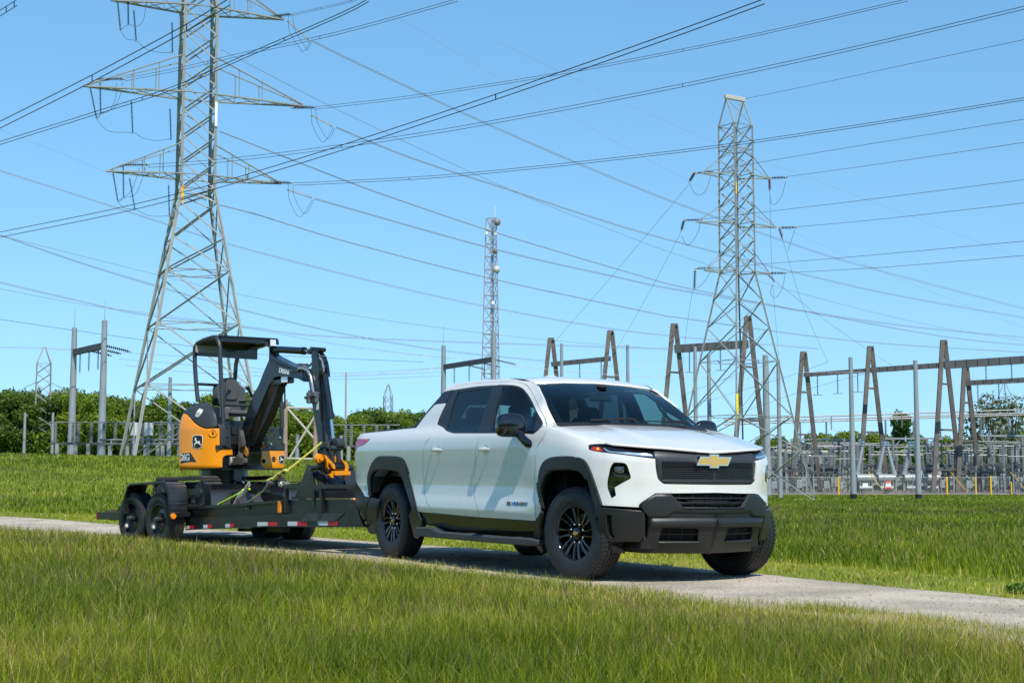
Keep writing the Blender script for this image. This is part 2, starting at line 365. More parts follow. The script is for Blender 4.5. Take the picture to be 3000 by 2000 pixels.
def sidefn(u,v):
    u=np.asarray(u,float); v=np.asarray(v,float); x,y,nx,ny=plan(u); w=sstep(-.85,-.4,x)
    ia=interp(v,INA); ib=interp(v,INB); i=ia*(1-w)+ib*w+.080*sstep(-1.6,-.9,x)*sstep(-.2,-.6,x)*sstep(1.34,1.62,v)
    z_=zs(x); zb=np.where(v<=1,v,np.where(v<=1.3,1+(v-1)*(z_-1)/.3,z_+(v-1.3)*.16)); z=v*(1-w)+zb*w
    return np.stack([x+nx*i,y+ny*i,z],-1)
SD=Surf(TF,sidefn,(.3,UL-.002),(.22,1.95),flip=1,nu=420,nv=110,sym=UL)
def hood_z(x,y):
    zc=interp(x,[(-.6,1.425),(-.42,1.410),(0,1.355),(.4,1.270),(.65,1.200),(.77,1.163),(.83,1.140)])
    ze=zs(x)+.006; t=np.clip(np.abs(y)/.95,0,1.05); e=1-t**2.8
    dome=.010*(1-sstep(.40,.52,np.abs(y)+.10*np.clip(x+.4,0,1.2)*-1+.04))*sstep(.8,.3,x)
    return ze+(zc-ze)*e+dome-.010
HD=Surf(TF,lambda u,v: np.stack([u,v,hood_z(u,v)],-1),(-.55,.82),(-.95,.95))
def roof_z(x,y):
    zr=interp(x,[(-3.3,1.60),(-3.0,1.70),(-2.7,1.79),(-2.4,1.838),(-2.0,1.868),(-1.6,1.878),(-1.3,1.858),(-1.1,1.80),(-.9,1.70)])
    return zr+.045*(1-np.clip(np.abs(y)/.74,0,1)**2.4)
ROOF=Surf(TF,lambda u,v: np.stack([u,v,roof_z(u,v)],-1),(-3.2,-1.05),(-.8,.8))
def wsfn(u,v):                        # windscreen: u = across (-1..1), v = 0 bottom .. 1 top
    yb=.83*u; yt=.685*u; xb=-.37-.10*u*u; xt=-1.11-.045*u*u; zb=1.415-.012*u*u; zt=1.838-.03*u*u
    P=np.stack([xb+(xt-xb)*v,yb+(yt-yb)*v,zb+(zt-zb)*v],-1); b=.035*np.sin(np.pi*np.clip(v,0,1))
    return P+np.stack([.5*b,0*b,.87*b],-1)
WS=Surf(TF,wsfn,(-1.12,1.12),(-.1,1.12))
def build_truck():
    root=thing('pickup_truck','white crew cab electric pickup truck with charcoal wheel arch trim, parked on the gravel path','pickup truck',TF.mat4())
    A=lambda p,n=4: SD.hits(tr(1000,1050,.4144,p),n); Hh=lambda p: tr(1000,1100,.1913,p); Rr=lambda p: tr(1060,1360,.1913,p)
    G=lambda p: tr(1300,1080,.17007,p); Fw=lambda p: tr(1560,1400,.19133,p); C3=lambda p: tr(1860,1280,.2807,p); H4=lambda p: tr(1700,1260,.15306,p); W6=lambda p: tr(1560,1090,.2381,p); A1=lambda p: tr(1000,1050,.4144,p); B2=lambda p: tr(1600,1050,.4273,p)
    hit=lambda p,n=4: SD.hits(p,n)
    bkl=MB(); rows_=[(u_of_x(-4.55),.60,1.36),(u_of_x(-4.3),1.02,1.36),(u_of_x(-3.1),1.02,1.36)]
    def both(name,mb,m,label=None,split=True,**k):
        o=mb.obj(name,m,root,**k); 
        m2=MB(); m2.V=[mb.verts().copy()]; m2.F=list(mb.F); m2.MI=list(mb.MI); m2.n=mb.n; m2.N={i:np.array(v)*[1,-1,1] for i,v in mb.N.items()}
        V=m2.V[0]; V[:,1]*=-1; m2.F=[tuple(reversed(f)) for f in m2.F]
        m2.obj(name,m,root,**k); return o
    # seams shared by neighbouring panels (photo pixels)
    seamR=[(1440,760,1),(1400,860),(1370,940),(1300,1010),(1268,1080),(1250,1230),(1253,1568)]
    rearseam=Hh(seamR)+Rr([(950,265),(960,380),(965,470),(1005,600),(1090,745,1)])
    midseam=A1([(985,526,1),(965,590),(950,640),(944,760),(945,900),(938,960),(955,1040),(978,1122,1)])
    frontseam=G([(1772,965,1),(1768,1040),(1720,1160),(1660,1260),(1610,1330),(1590,1430),(1583,1528)])+A1([(1372,700),(1366,860),(1368,1000),(1374,1100),(1378,1150,1)])
    archR=Rr([(870,725,1),(840,640),(795,450),(745,250),(705,80)])+Hh([(1045,1500),(1010,1390),(960,1290),(900,1250),(820,1237),(650,1232),(560,1240),(505,1290),(450,1390),(425,1480)])+Rr([(140,20),(105,130),(95,230),(108,400),(118,500,1)])
    archRi=Rr([(118,500,1),(135,350),(150,200),(185,120),(240,88),(370,80),(500,95),(570,120),(610,175),(650,265),(690,400),(740,560),(800,760),(850,960),(880,1100),(935,1060,1),(940,900),(900,800),(872,725,1)])
    # bed side
    bed=hit(Hh([(285,880,1),(600,852),(900,818),(1080,800),(1130,795),(1165,772),(1290,600),(1430,445,1),(1480,430),(1590,418,1),(1545,520),(1500,620),(1462,715),(1458,738),(1440,760,1)])[:-1]+rearseam+archR+Rr([(118,500,1),(90,500),(30,480),(0,440)])+A1([(165,962),(150,945),(115,890),(92,842,1)])+Hh([(200,1500,1),(200,1300),(213,1180),(258,1090),(350,1052),(445,970,1),(340,968),(232,974,1),(255,910)]),3)
    both('bed_side',panel(MB(),SD,bed,gap=.003,sp=.033,edge=.0015),WHITE)
    # bed rail cap and rear quarter trim
    cap=hit(Hh([(285,880,1),(600,852),(900,818),(1080,800),(1130,795),(1165,772),(1290,600),(1430,445,1),(1590,418,1),(1700,215,1),(1570,240),(1500,320),(1340,500),(1180,690),(1105,770,1),(900,800),(600,832),(300,868)]),3)
    both('bed_rail_trim',panel(MB(),SD,cap,off=-.004,sp=.06),SATB)
    # doors
    rd=hit(rearseam+A1([(978,1122,1)])+list(reversed(midseam[:-1]))+G([(500,1105),(180,1105,1),(60,1070),(0,1010,1)])+Hh([(1458,738)]),3)
    fd=hit(midseam+A1([(1374,1148,1)])+list(reversed(frontseam[:-1]))[0:]+G([(1770,940),(1735,830),(1650,680),(1500,370),(1400,262),(1300,228),(1200,213),(965,218,1),(930,278,1),(1100,280),(1220,290),(1320,320),(1400,385),(1500,530),(1600,740),(1690,900),(1697,960),(1640,1040),(1540,1118,1),(1200,1105),(700,1105)]),3)
    rdt=hit(G([(965,218,1),(500,245),(200,300,1),(152,362,1),(500,310),(700,290),(930,278,1)]),3)
    both('rear_door',panel(panel(MB(),SD,rd,gap=.003,sp=.033,edge=.0015),SD,rdt,gap=.001,sp=.06),WHITE)
    both('front_door',panel(MB(),SD,fd,gap=.003,sp=.033,edge=.0015),WHITE)
    for sm in (rearseam,midseam,frontseam):  # dark ribbon behind each panel seam, added so the gaps read as shaded
        q=hit(sm,3,) if 0 else SD.hits(sm,3,False); q=q[q[:,1]<1.9]
        for sg in(1,-1):
            b=MB(); n_=len(q); t_=np.gradient(q,axis=0); t_/=np.hypot(*t_.T)[:,None]+1e-9; nn_=np.stack([-t_[:,1],t_[:,0]],1); A_=SD.pt(q[:,0]+nn_[:,0]*.02,q[:,1]+nn_[:,1]*.02,-.0035); B_=SD.pt(q[:,0]-nn_[:,0]*.02,q[:,1]-nn_[:,1]*.02,-.0035)
            b.add(np.concatenate([A_,B_])*[1,sg,1],[(i,i+1,n_+i+1,n_+i) for i in range(n_-1)]); b.obj('seam_shade_strip',DARK,root)
    # black window surround with two openings
    sur_o=Hh([(1700,215,1)])+G([(152,362,1),(500,310),(700,290),(930,278),(1100,280),(1220,290),(1320,320),(1400,385),(1500,530),(1600,740),(1690,900),(1697,960),(1640,1040),(1540,1118,1),(1200,1105),(700,1105),(180,1105),(60,1070),(0,1010,1)])+Hh([(1458,738),(1462,715),(1545,520)])
    w1=G([(240,395,1),(825,322,1),(700,690),(585,1068,1),(160,1062),(55,995,1),(130,690)])
    w2=G([(1015,315,1),(1200,318),(1290,340),(1370,400),(1480,570),(1600,780,1),(1575,880),(1545,1085,1),(1200,1075),(825,1068,1),(900,700)])
    h1=hit(w1,3);h2=hit(w2,3)
    both('window_surround',panel(MB(),SD,hit(sur_o,3),off=-.006,th=.02,sp=.05,holes=[h1,h2]),SATB)
    both('rear_door_glass',panel(MB(),SD,h1,off=-.014,th=0,sp=.08,edge=0),GLD); both('front_door_glass',panel(MB(),SD,h2,off=-.014,th=0,sp=.08,edge=0),GLS)
    tri=hit(G([(1603,770,1),(1690,905,1),(1695,960),(1640,1040),(1545,1110,1),(1572,900)]),3)
    both('quarter_trim',panel(MB(),SD,tri,off=-.002,sp=.06),CLAD)
    # front fender
    fen=hit(frontseam[:-1]+Fw([(60,640,1),(85,600,1),(150,500,1),(80,180),(78,60)])+A1([(1400,880),(1402,800),(1430,730),(1490,697),(1600,690),(1680,700)])+B2([(180,672),(260,690),(300,750),(345,880),(375,960),(387,1008,1)])+H4([(440,1440,1),(900,1465),(1130,1478,1),(1135,1420),(1160,1390),(1300,1300),(1440,1208,1)])+C3([(300,588),(500,588),(822,583,1)])+[(2090.6,1443.6,1)],3)
    # fascia + fender as one painted skin up to the lamp bar; split at y by grille edge
    top=H4([(1430,540,1),(1100,500),(700,450),(330,405),(180,370),(150,330),(155,290),(190,270,1)])
    nose=hit(frontseam[:-1]+Fw([(60,640,1),(85,600,1),(150,500,1),(110,330),(78,180),(82,60)])+A1([(1398,880),(1400,810),(1425,735),(1480,700),(1600,690),(1675,700)])+B2([(180,672),(255,690),(300,755),(345,880),(372,960),(387,1008,1)])+H4([(440,1440,1),(900,1465),(1130,1478,1),(1140,1410),(1300,1300),(1440,1208,1)]),3)
    front_lo=hit(C3([(235,587,1),(500,587),(822,582,1)]),3)
    gr_edge=hit(list(reversed(C3([(215,225,1),(222,320),(240,420),(265,455),(305,485,1),(500,489),(700,492),(822,494,1)]))),3)
    lampb=hit(top,3)
    ctr=np.array([[UL-.001,gr_edge[0][1]]]); ctr2=np.array([[UL-.001,front_lo[-1][1]]])
    fend_top=[SD.hit(*p) for p in W6([(1030,910),(980,845),(900,790),(800,765),(600,742),(397,712),(395,668)])]
    fend_top=[(u_of_x(x),v) for x,v in ((.46,1.375),(.40,1.40),(.25,1.415),(0,1.42),(-.25,1.42),(-.46,1.42))]
    cow=[(u_of_x(-.50),1.42),(u_of_x(-.53),1.36)]
    hl=H4([(640,612,1),(800,618),(870,640),(905,690),(940,790),(968,880,1),(950,930),(800,1010),(660,1092,1),(672,1180),(680,1240),(640,1275),(597,1298,1),(560,1210),(515,1075,1),(520,980),(545,840),(580,700)])
    hlp=hit(hl,3)
    outline=np.concatenate([nose,front_lo,ctr2,ctr,gr_edge,lampb,np.array(fend_top),np.array(cow)])
    both('nose_panel',panel(MB(),SD,outline,gap=.003,sp=.033,edge=.0015,holes=[hlp]),WHITE)
    # a pillar + roof rail
    ap=hit(G([(1772,965,1),(1768,920),(1735,830),(1650,680),(1500,370),(1400,262),(1300,228),(1200,213),(965,216),(500,243),(200,298,1),(150,362,1)])+Hh([(1700,215,1),(1565,242,1),(1640,170),(1740,120)])+G([(270,245),(600,192),(820,178),(1100,168),(1250,166),(1400,180),(1500,215),(1610,280,1),(1660,400),(1780,640),(1950,965,1)]),3)
    both('roof_rail',panel(MB(),SD,ap,gap=.001,sp=.045,th=.03),WHITE)
    # roof
    yy=lambda x: np.interp(x,[-3.05,-2.6,-2.0,-1.3,-1.12],[.70,.725,.735,.725,.70])
    xs=np.linspace(-3.05,-1.135,16); rp=[(x,-yy(x)) for x in xs]+[(-1.115,-.4),(-1.105,0),(-1.115,.4)]+[(x,yy(x)) for x in xs[::-1]]+[(-3.08,0)]
    panel(MB(),ROOF,np.array(rp),sp=.07,th=.02,edge=.012).obj('roof',WHITE,root)
    for sg in(-1,1):
        dt=MB(); dt.tube([ROOF.pt([x],[sg*(yy(x)+.004)],-.004)[0] for x in np.linspace(-1.62,-1.12,10)],[.003]*2+[.007]*8,6)
        dt.obj('roof_molding',SATB,root)
    f=MB(); f.lathe([(.0,.055),(.05,.052),(.085,.035),(.10,.0)],18,ROOF.pt([-1.95],[0])[0]-np.array([0,0,.006]),2); f.obj('roof_antenna',WHITE,root)
    # hood
    hb=[(.738,-.28),(.690,-.45),(.636,-.60),(.575,-.70),(.50,-.785),(.44,-.845),(.36,-.862),(.20,-.872),(0,-.878),(-.25,-.872),(-.47,-.855),(-.485,-.80),(-.46,-.5),(-.43,-.2),(-.42,0)]
    hp=[(.768,-.12),(.782,0)][::-1]+hb
    hp=np.array(hp); full=np.concatenate([hp,(hp*[1,-1])[-2:0:-1]])
    panel(MB(),HD,full,sp=.05,th=.02,edge=.010).obj('hood',WHITE,root)
    # windscreen, frit, cowl, wipers
    WSF=panel(MB(),WS,np.array([(-1,0),(-1,1),(-.5,1.0),(0,1),(.5,1),(1,1),(1,0),(0,0)]),th=0,edge=0,sp=.1)
    WSF.obj('windscreen',GLW,root)
    fo=np.array([(-1.0,-.02),(-1.0,1.01),(-.9,1.02),(0,1.025),(.9,1.02),(1.0,1.01),(1.0,-.02),(0,-.02)]); fi=np.array([(-.94,.05),(-.955,.9),(-.9,.93),(0,.95),(.9,.93),(.955,.9),(.94,.05),(0,.03)])
    panel(MB(),WS,fo,off=-.006,th=.004,edge=0,sp=.1,holes=[fi]).obj('windscreen_surround',SATB,root)
    for sg in(-1,1): bkp=MB(); panel(bkp,WS,np.array([(.96*sg,.12),(1.05*sg,.12),(1.07*sg,1.0),(.96*sg,1.03)]),off=-.06,th=.006,edge=0,sp=.2); bkp.obj('pillar_liner',SATB,root)
    cw=MB(); panel(cw,WS,np.array([(-1.03,-.07),(-1.03,.012),(0,.012),(1.03,.012),(1.03,-.07),(0,-.07)]),off=.004,th=.02,sp=.1,edge=0); cw.obj('cowl',SATB,root)
    for a,b in((-.62,-.02),(.05,.72)):
        wpr=MB(); wpr.tube([WS.pt([a+(b-a)*t],[.03+.02*t],.02)[0] for t in np.linspace(0,1,8)],.007,6); wpr.tube([WS.pt([b],[.0],.014)[0],WS.pt([b-.05],[.05],.03)[0],WS.pt([b-.28],[.055],.03)[0]],.008,6); wpr.obj('wiper',SATB,root)
    # lamp bar
    for sg in(1,-1):
        lbo=hit(H4([(190,268,1),(400,285),(700,303),(1000,325),(1365,353,1),(1400,420),(1435,520,1),(1100,500),(700,455),(330,408),(190,378),(148,330),(155,290)]),4)
        def sgn(mb):
            if sg<0:
                V=mb.verts().copy(); V[:,1]*=-1; mb.N={i:np.array(v)*[1,-1,1] for i,v in mb.N.items()}; mb.V=[V]; mb.F=[tuple(reversed(f_)) for f_ in mb.F]
            return mb
        lb=sgn(panel(MB(),SD,lbo,off=-.012,th=.02,sp=.05)).obj('lamp_bar',GLOSSB,root)
        dr=hit(H4([(430,330,1),(470,335),(560,385),(700,400),(1000,420),(1345,450,1),(1400,480,1),(1390,500,1),(1000,468),(700,430),(560,412),(480,385)]),3)
        sgn(panel(MB(),SD,dr,off=-.004,th=.006,sp=.06,edge=.002)).obj('daylight_strip',mat('drl',(.35,.45,.55),.15,.6,.5),lb)
        am=hit(H4([(205,330,1),(260,305),(370,315,1),(432,392,1),(300,392),(200,370,1)]),3)
        sgn(panel(MB(),SD,am,off=-.004,th=.006,sp=.06,edge=.002)).obj('side_marker',mat('amber_marker',(.45,.03,.01),.2,0,.5),lb)
        c=hit(H4([(315,335),(345,330),(358,350),(340,372),(318,365)]),2)
        sgn(panel(MB(),SD,c,off=.0,th=.004,sp=.06,edge=.001)).obj('turn_signal',mat('amber_lit',(.9,.3,.03),.3,emit=(1,.35,.04,1.2)),lb)
    # headlight clusters
    for sg in(1,-1):
        def sgn(mb):
            if sg<0:
                V=mb.verts().copy(); V[:,1]*=-1; mb.N={i:np.array(v)*[1,-1,1] for i,v in mb.N.items()}; mb.V=[V]; mb.F=[tuple(reversed(f_)) for f_ in mb.F]
            return mb
        hb_=sgn(panel(MB(),SD,hlp,off=-.045,th=.02,sp=.05,edge=0))
        # housing walls
        wl=MB(); hc=clean(hlp); a=SD.pt(hc[:,0],hc[:,1],np.full(len(hc),-.002)); b=SD.pt(hc[:,0],hc[:,1],np.full(len(hc),-.05)); m_=len(hc)
        wl.add(np.concatenate([a,b]),[(i,(i+1)%m_,m_+(i+1)%m_,m_+i) for i in range(m_)]); sgn(wl); hb_.add(wl.verts(),wl.F)
        hl_o=hb_.obj('headlight',GLOSSB,root)
        rf=hit(H4([(640,700,1),(700,690),(820,695),(835,730),(825,800),(740,815),(665,795),(640,760)]),3)
        sgn(panel(MB(),SD,rf,off=-.02,th=.02,sp=.03,edge=.008)).obj('projector_lens',mat('reflector_chrome',(.6,.63,.65),.18,1),hl_o)
        u_,v_=SD.hit(*H4([(738,752)])[0]); q=SD.pt([u_],[v_],-.018)[0]*np.array([1,sg,1]); nn=SD.nrm(np.array([u_]),np.array([v_]))[0]*np.array([1,sg,1])
        MB().cyl(q,q+nn*.014,.022,.017,16).obj('bulb',mat('bulb_glass',(.10,.11,.12),.05,.2,1),hl_o)
        st=hit(H4([(610,800,1),(690,850),(760,870),(930,893,1),(925,903,1),(760,884),(680,865),(600,815,1)]),3)
        sgn(panel(MB(),SD,st,off=-.018,th=.004,sp=.05,edge=0)).obj('trim_strip',mat('reflector_chrome2',(.5,.52,.53),.2,1),hl_o)
        st=hit(H4([(515,1068,1),(660,1085,1),(660,1098,1),(515,1082,1)]),3)
        sgn(panel(MB(),SD,st,off=-.012,th=.004,sp=.05,edge=0)).obj('trim_strip',MT['reflector_chrome2'],hl_o)
        sgn(panel(MB(),SD,hlp,off=-.006,th=0,sp=.06,edge=0)).obj('lens_cover',LENS,hl_o)
    # wheel-arch cladding
    both('rear_arch_trim',panel(MB(),SD,hit(archR[:-1]+archRi[:-1],3),off=.018,th=.05,edge=.012,sp=.04),CLAD)
    fo_=A1([(1380,1150,1),(1378,1120),(1372,1060,1)])+Fw([(62,640,1),(150,500,1),(110,330),(78,180),(82,60)])+A1([(1398,880),(1400,810),(1425,735),(1480,700),(1600,690),(1675,700)])+B2([(180,672),(255,690),(300,755),(345,880),(372,960),(387,1008,1)])+Fw([(1075,400,1),(1085,430),(1060,720),(1030,860,1),(990,700),(950,430),(890,200),(845,30)])+B2([(270,830),(240,785),(190,765),(100,762),(0,770)])+A1([(1560,786),(1500,792),(1460,815),(1430,880),(1415,960)])+Fw([(150,160),(135,350),(150,500,1),(62,640,1)])[:-1]
    fo_=Fw([(150,500,1),(110,330),(78,180),(82,60)])+A1([(1398,880),(1400,810),(1425,735),(1480,700),(1600,690),(1675,700)])+B2([(180,672),(255,690),(300,755),(345,880),(372,960),(387,1008,1)])+Fw([(1040,440,1),(1000,560),(985,640,1),(955,430),(890,200),(845,30)])+B2([(270,830),(240,785),(190,765),(100,762),(0,770)])+A1([(1560,786),(1500,792),(1460,815),(1430,880),(1412,960)])
    both('front_arch_trim',panel(MB(),SD,hit(fo_,3),off=.018,th=.05,edge=.012,sp=.04),CLAD)
    # rear bumper corner + tail light
    rb=A1([(92,842,1),(115,890),(150,945),(165,962),(197,978,1),(205,985,1),(182,1030),(172,1100),(168,1148,1),(130,1120),(100,1075),(75,1010),(64,940),(66,860,1)])
    both('rear_bumper',panel(MB(),SD,hit(rb,3),off=.004,th=.04,edge=.012),CLAD)
    tl=Hh([(445,970,1),(350,1052),(258,1090),(213,1180),(200,1300),(198,1500)])+A1([(88,842,1),(68,840,1),(66,700),(68,650,1),(76,640,1),(76,590)])+Hh([(200,985,1),(232,974)])
    tlo=both('tail_light',panel(MB(),SD,hit(tl,3),off=-.002,th=.03,edge=.006,sp=.04),mat('tail_lens',(.42,.015,.07),.14,0,.6))
    # rear end + bed inside
    bk=MB(); bk.box((-4.66,0,1.0),(.06,1.86,.80),r=.02); bk.obj('tailgate',WHITE,root)
    bk=MB(); bk.box((-4.68,0,.60),(.16,1.85,.22),r=.03); bk.obj('rear_bumper',CLAD,root)
    bd=MB(); bd.box((-3.85,0,.93),(1.62,1.5,.04)); bd.box((-3.05,0,1.18),(.05,1.6,.5)); bd.box((-3.85,-.82,1.15),(1.62,.05,.50)); bd.box((-3.85,.82,1.15),(1.62,.05,.50)); bd.obj('bed_liner',SATB,root)
    # rear cab wall with window and slanted rear pillars
    rwx=lambda z: -2.98+(z-1.42)*.62
    cabback=MB()
    for (y0,y1,z0,z1) in ((-.9,.9,.6,1.45),(-.86,-.60,1.45,1.8),(.60,.86,1.45,1.8),(-.8,.8,1.76,1.83)):
        k=.34
        sc=lambda y,z: y*(1-.22*max(0,z-1.45)/.38)
        V=[(rwx(z)+o,sc(y,z),z) for o in(0,.06) for y,z in((y0,z0),(y1,z0),(y1,z1),(y0,z1))]
        cabback.add(V,[(3,2,1,0),(4,5,6,7),(0,1,5,4),(1,2,6,5),(2,3,7,6),(3,0,4,7)])
    cabback.obj('cab_rear_wall',SATB,root)
    V=[(rwx(z)+.03,y,z) for y,z in((-.62,1.44),(.62,1.44),(.56,1.78),(-.56,1.78))]
    MB().add(V,[(0,1,2,3)]).obj('rear_window',GLS,root,smooth=0)
    # interior
    inn=MB(); inn.box((-1.7,0,.62),(2.6,1.80,.06)); inn.box((-.55,0,.95),(.08,1.7,.75)); inn.box((-1.7,-.90,.92),(2.4,.05,.62)); inn.box((-1.7,.90,.92),(2.4,.05,.62)); inn.obj('cabin_floor',DARK,root)
    ds=MB(); ds.box((-.66,0,1.24),(.50,1.62,.20),r=.05); ds.box((-.80,.40,1.335),(.18,.42,.06),r=.02); ds.obj('dashboard',mat('interior_plastic',(.012,.012,.014),.7),root)
    hlr=MB(); V=[ROOF.pt([x],[y],-.03)[0] for x in np.linspace(-2.9,-1.15,8) for y in np.linspace(-.7,.7,8)]
    hlr.add(V,[(i*8+j,i*8+j+1,(i+1)*8+j+1,(i+1)*8+j) for i in range(7) for j in range(7)]); hlr.obj('headliner',mat('headliner_cloth',(.10,.10,.11),.9),root)
    seatm=mat('seat_cloth',(.018,.018,.020),.8,bump=.1,bscale=300)
    for sx,sy in((-1.45,-.42),(-1.45,.42),(-2.35,-.42),(-2.35,.42)):
        s=MB(); s.box((sx,sy,.92),(.50,.50,.16),r=.05); th=R_(-14); rt=[[math.cos(th),0,-math.sin(th)],[0,1,0],[math.sin(th),0,math.cos(th)]]
        s.box((sx-.31,sy,1.22),(.14,.50,.62),rot=[[.97,0,.24],[0,1,0],[-.24,0,.97]] if 0 else [[.97,0,-.24],[0,1,0],[.24,0,.97]],r=.05)
        s.box((sx-.42,sy,1.56),(.10,.27,.17),r=.045); s.cyl((sx-.38,sy-.06,1.42),(sx-.41,sy-.06,1.52),.008); s.cyl((sx-.38,sy+.06,1.42),(sx-.41,sy+.06,1.52),.008); s.obj('seat',seatm,root)
    sw=MB(); c=np.array([-.98,.40,1.30]); ax=np.array([-.86,0,.5]); e1=np.array([0,1,0]); e2=np.cross(ax,e1)
    sw.tube([c+.185*(math.cos(t)*e1+math.sin(t)*e2) for t in np.linspace(0,2*math.pi,28,endpoint=False)],.015,8,closed=True); sw.beam(c-e1*.18,c+e1*.18,.05,.02); sw.beam(c,c-e2*.18,.05,.02); sw.cyl(c,c-ax*.3,.04); sw.obj('steering_wheel',seatm,root)
    rm=MB(); rm.box((-1.02,0,1.69),(.03,.26,.075),rot=[[.94,0,-.34],[0,1,0],[.34,0,.94]],r=.014); rm.cyl((-1.0,0,1.72),(-.98,0,1.80),.012); rm.box((-1.0,0,1.80),(.10,.10,.05),r=.02); rm.obj('rear_view_mirror',seatm,root)
    gh=MB(); gh.tube([(-.82,.755,1.47),(-.87,.73,1.50),(-.98,.70,1.60),(-1.02,.69,1.66),(-1.0,.70,1.69)],.014,8); gh.obj('grab_handle',seatm,root)
    # grille, bumper
    GD=lambda p: C3(p)
    def sym(poly):                      # near-half outline reaching the centre line -> list of (u,v), added with its mirror image
        return hit(poly,3)
    gm=mat('grille_panel',(.030,.031,.034),.38,0,0,rvar=.04)
    g=MB(); gp=np.concatenate([hit(C3([(180,125,1),(400,128),(600,131),(822,138,1)]),3),[[UL-.001,hit(C3([(822,138)]),1)[0][1]]],[[UL-.001,gr_edge[0][1]]],gr_edge]); 
    panel(g,SD,gp,off=-.004,th=.03,sp=.04,edge=.006,gap=.001); g.mirror(); gro=g.obj('grille',gm,root)
    # hexagon-like relief of short overlapping ribs
    rb_=MB(); u0,v0=SD.hit(*C3([(262,245)])[0]); u1,v1=SD.hit(*C3([(262,425)])[0]); rows=12
    for r in range(rows):
        v=v0+(v1-v0)*(r+.5)/rows; us=np.arange(u0+.02,UL-.01,.020); P=[]; 
        wv=.0030*np.sin(us*2*np.pi/.085+(math.pi if r%2 else 0))
        A_=SD.pt(us,v+wv+.0035,.000); B_=SD.pt(us,v+wv*.6-.001,.006); C_=SD.pt(us,v+wv-.005,.000); n_=len(us)
        rb_.add(np.concatenate([A_,B_,C_]),[(i,i+1,n_+i+1,n_+i) for i in range(n_-1)]+[(n_+i,n_+i+1,2*n_+i+1,2*n_+i) for i in range(n_-1)])
    rb_.mirror(); rb_.obj('grille_rib',mat('grille_texture',(.022,.022,.025),.42),gro)
    gl=MB(); lp=hit(C3([(250,425,1),(275,440),(310,448),(500,455),(822,458,1)]),3)
    lp2=hit(C3([(822,472,1),(500,470),(315,466),(285,456),(255,440,1)]),3); panel(gl,SD,np.concatenate([lp,[[UL-.001,lp[-1][1]]],[[UL-.001,lp2[0][1]]],lp2]),off=.010,th=.012,sp=.06,edge=.006); gl.mirror(); gl.obj('grille_lip',gm,gro)
    # bow-tie emblem
    bt=[(640,287),(688,209),(768,209),(768,190),(876,190),(880,214),(1005,214),(955,290),(886,292),(886,312),(774,310),(770,288)]
    fn=lambda s_,off,th,m_,nm,pa: None
    q=np.array([TF.un(*p,0,.80)[1:] for p in C3(bt)]); c0=q.mean(0); q=(q-c0)
    qs=np.array([(-.150,-.030),(-.118,.030),(-.040,.030),(-.040,.046),(.040,.046),(.040,.030),(.150,.030),(.118,-.030),(.040,-.030),(.040,-.046),(-.040,-.046),(-.040,-.030)])
    sc=(q[:,0].max()-q[:,0].min())/.30; qs=qs*sc; qs[:,0]*=1
    # plan-following emblem: x from the nose plan at each y
    cx=lambda y: np.interp(-abs(y),TPL[-40:,1],TPL[-40:,0])
    def emb(k,x0,x1,m_,nm,pa,gr=0):
        b=MB(); p=qs.copy()*k
        if gr: p=inset(clean(p if area(p)>0 else p[::-1]),gr)
        p=np.array([(a,b_) for a,b_ in p]); b.prism(p+[c0[0],c0[1]],x0,x1,axis=0); return b.obj(nm,m_,pa,smooth=0)
    em=emb(1,.75,.806,CHROME,'emblem',gro); emb(1,.80,.8085,mat('emblem_gold',(.70,.47,.16),.33,.45),'emblem_inlay',em,gr=.008)
    # bumper skins
    bp_lo=C3([(822,782,1),(400,784),(345,795,1),(150,842,1),(150,935,1),(320,930,1),(822,915,1)])
    bs=MB()
    # central bumper body between lower fascia edge and skid, offset outwards
    body=H4([(1440,1205,1),(1300,1300),(1150,1395),(1130,1480,1)])+C3([(60,735,1),(105,765,1),(105,1010),(55,1085,1),(90,1150),(110,1205,1),(600,1205),(822,1203,1)])
    uvb=np.concatenate([hit(C3([(215,590,1)]),1),hit(C3([(50,700,1),(52,735),(128,800,1),(135,900),(120,1080,1),(110,1200,1),(500,1204),(822,1204,1)]),3)])
    vlo=uvb[-1][1]; nt_=hit(C3([(822,738,1),(600,736),(495,728,1),(430,660),(362,590,1)]),3); uvb=np.concatenate([uvb,[[UL-.001,vlo]],[[UL-.001,nt_[0][1]]],nt_])
    upin=hit(C3([(362,590,1),(600,588),(822,586,1)]),3)
    iu=np.concatenate([upin,[[UL-.003,upin[-1][1]]],[[UL-.003,hit(C3([(822,738)]),1)[0][1]]],hit(C3([(822,738,1),(600,736),(495,728,1),(430,660)]),3)])
    li=hit(C3([(285,940,1),(655,950,1),(655,1085,1),(235,1080,1)]),2)
    if 1:
        # cut the upper intake as a notch: build body without it
        gpoly=np.concatenate([uvb[:-len(front_lo)-1] if 0 else uvb])
    bodyp=panel(bs,SD,uvb,off=.02,th=.05,edge=.008,sp=.035,holes=[li]); bs.mirror(); bo=bs.obj('front_bumper',CLAD,root)
    # bumper ridge shelf
    rg=MB(); r1=hit(C3([(150,842,1),(345,838),(600,838),(822,838,1)]),3); r2=hit(C3([(822,925,1),(600,925),(330,930),(150,935,1)]),3)
    panel(rg,SD,np.concatenate([r1,[[UL-.001,r1[-1][1]]],[[UL-.001,r2[0][1]]],r2]),off=.055,th=.04,edge=.014,sp=.06); rg.mirror(); rg.obj('bumper_step',CLAD,bo)
    # chamfered shoulder around the upper intake
    sh=MB(); s1=hit(C3([(215,590,1),(362,590,1),(495,730,1),(822,742,1),(822,780,1),(400,782,1),(300,838,1),(150,842,1),(60,725,1),(52,700,1)]),1)
    s1[3][0]=s1[4][0]=UL-.001
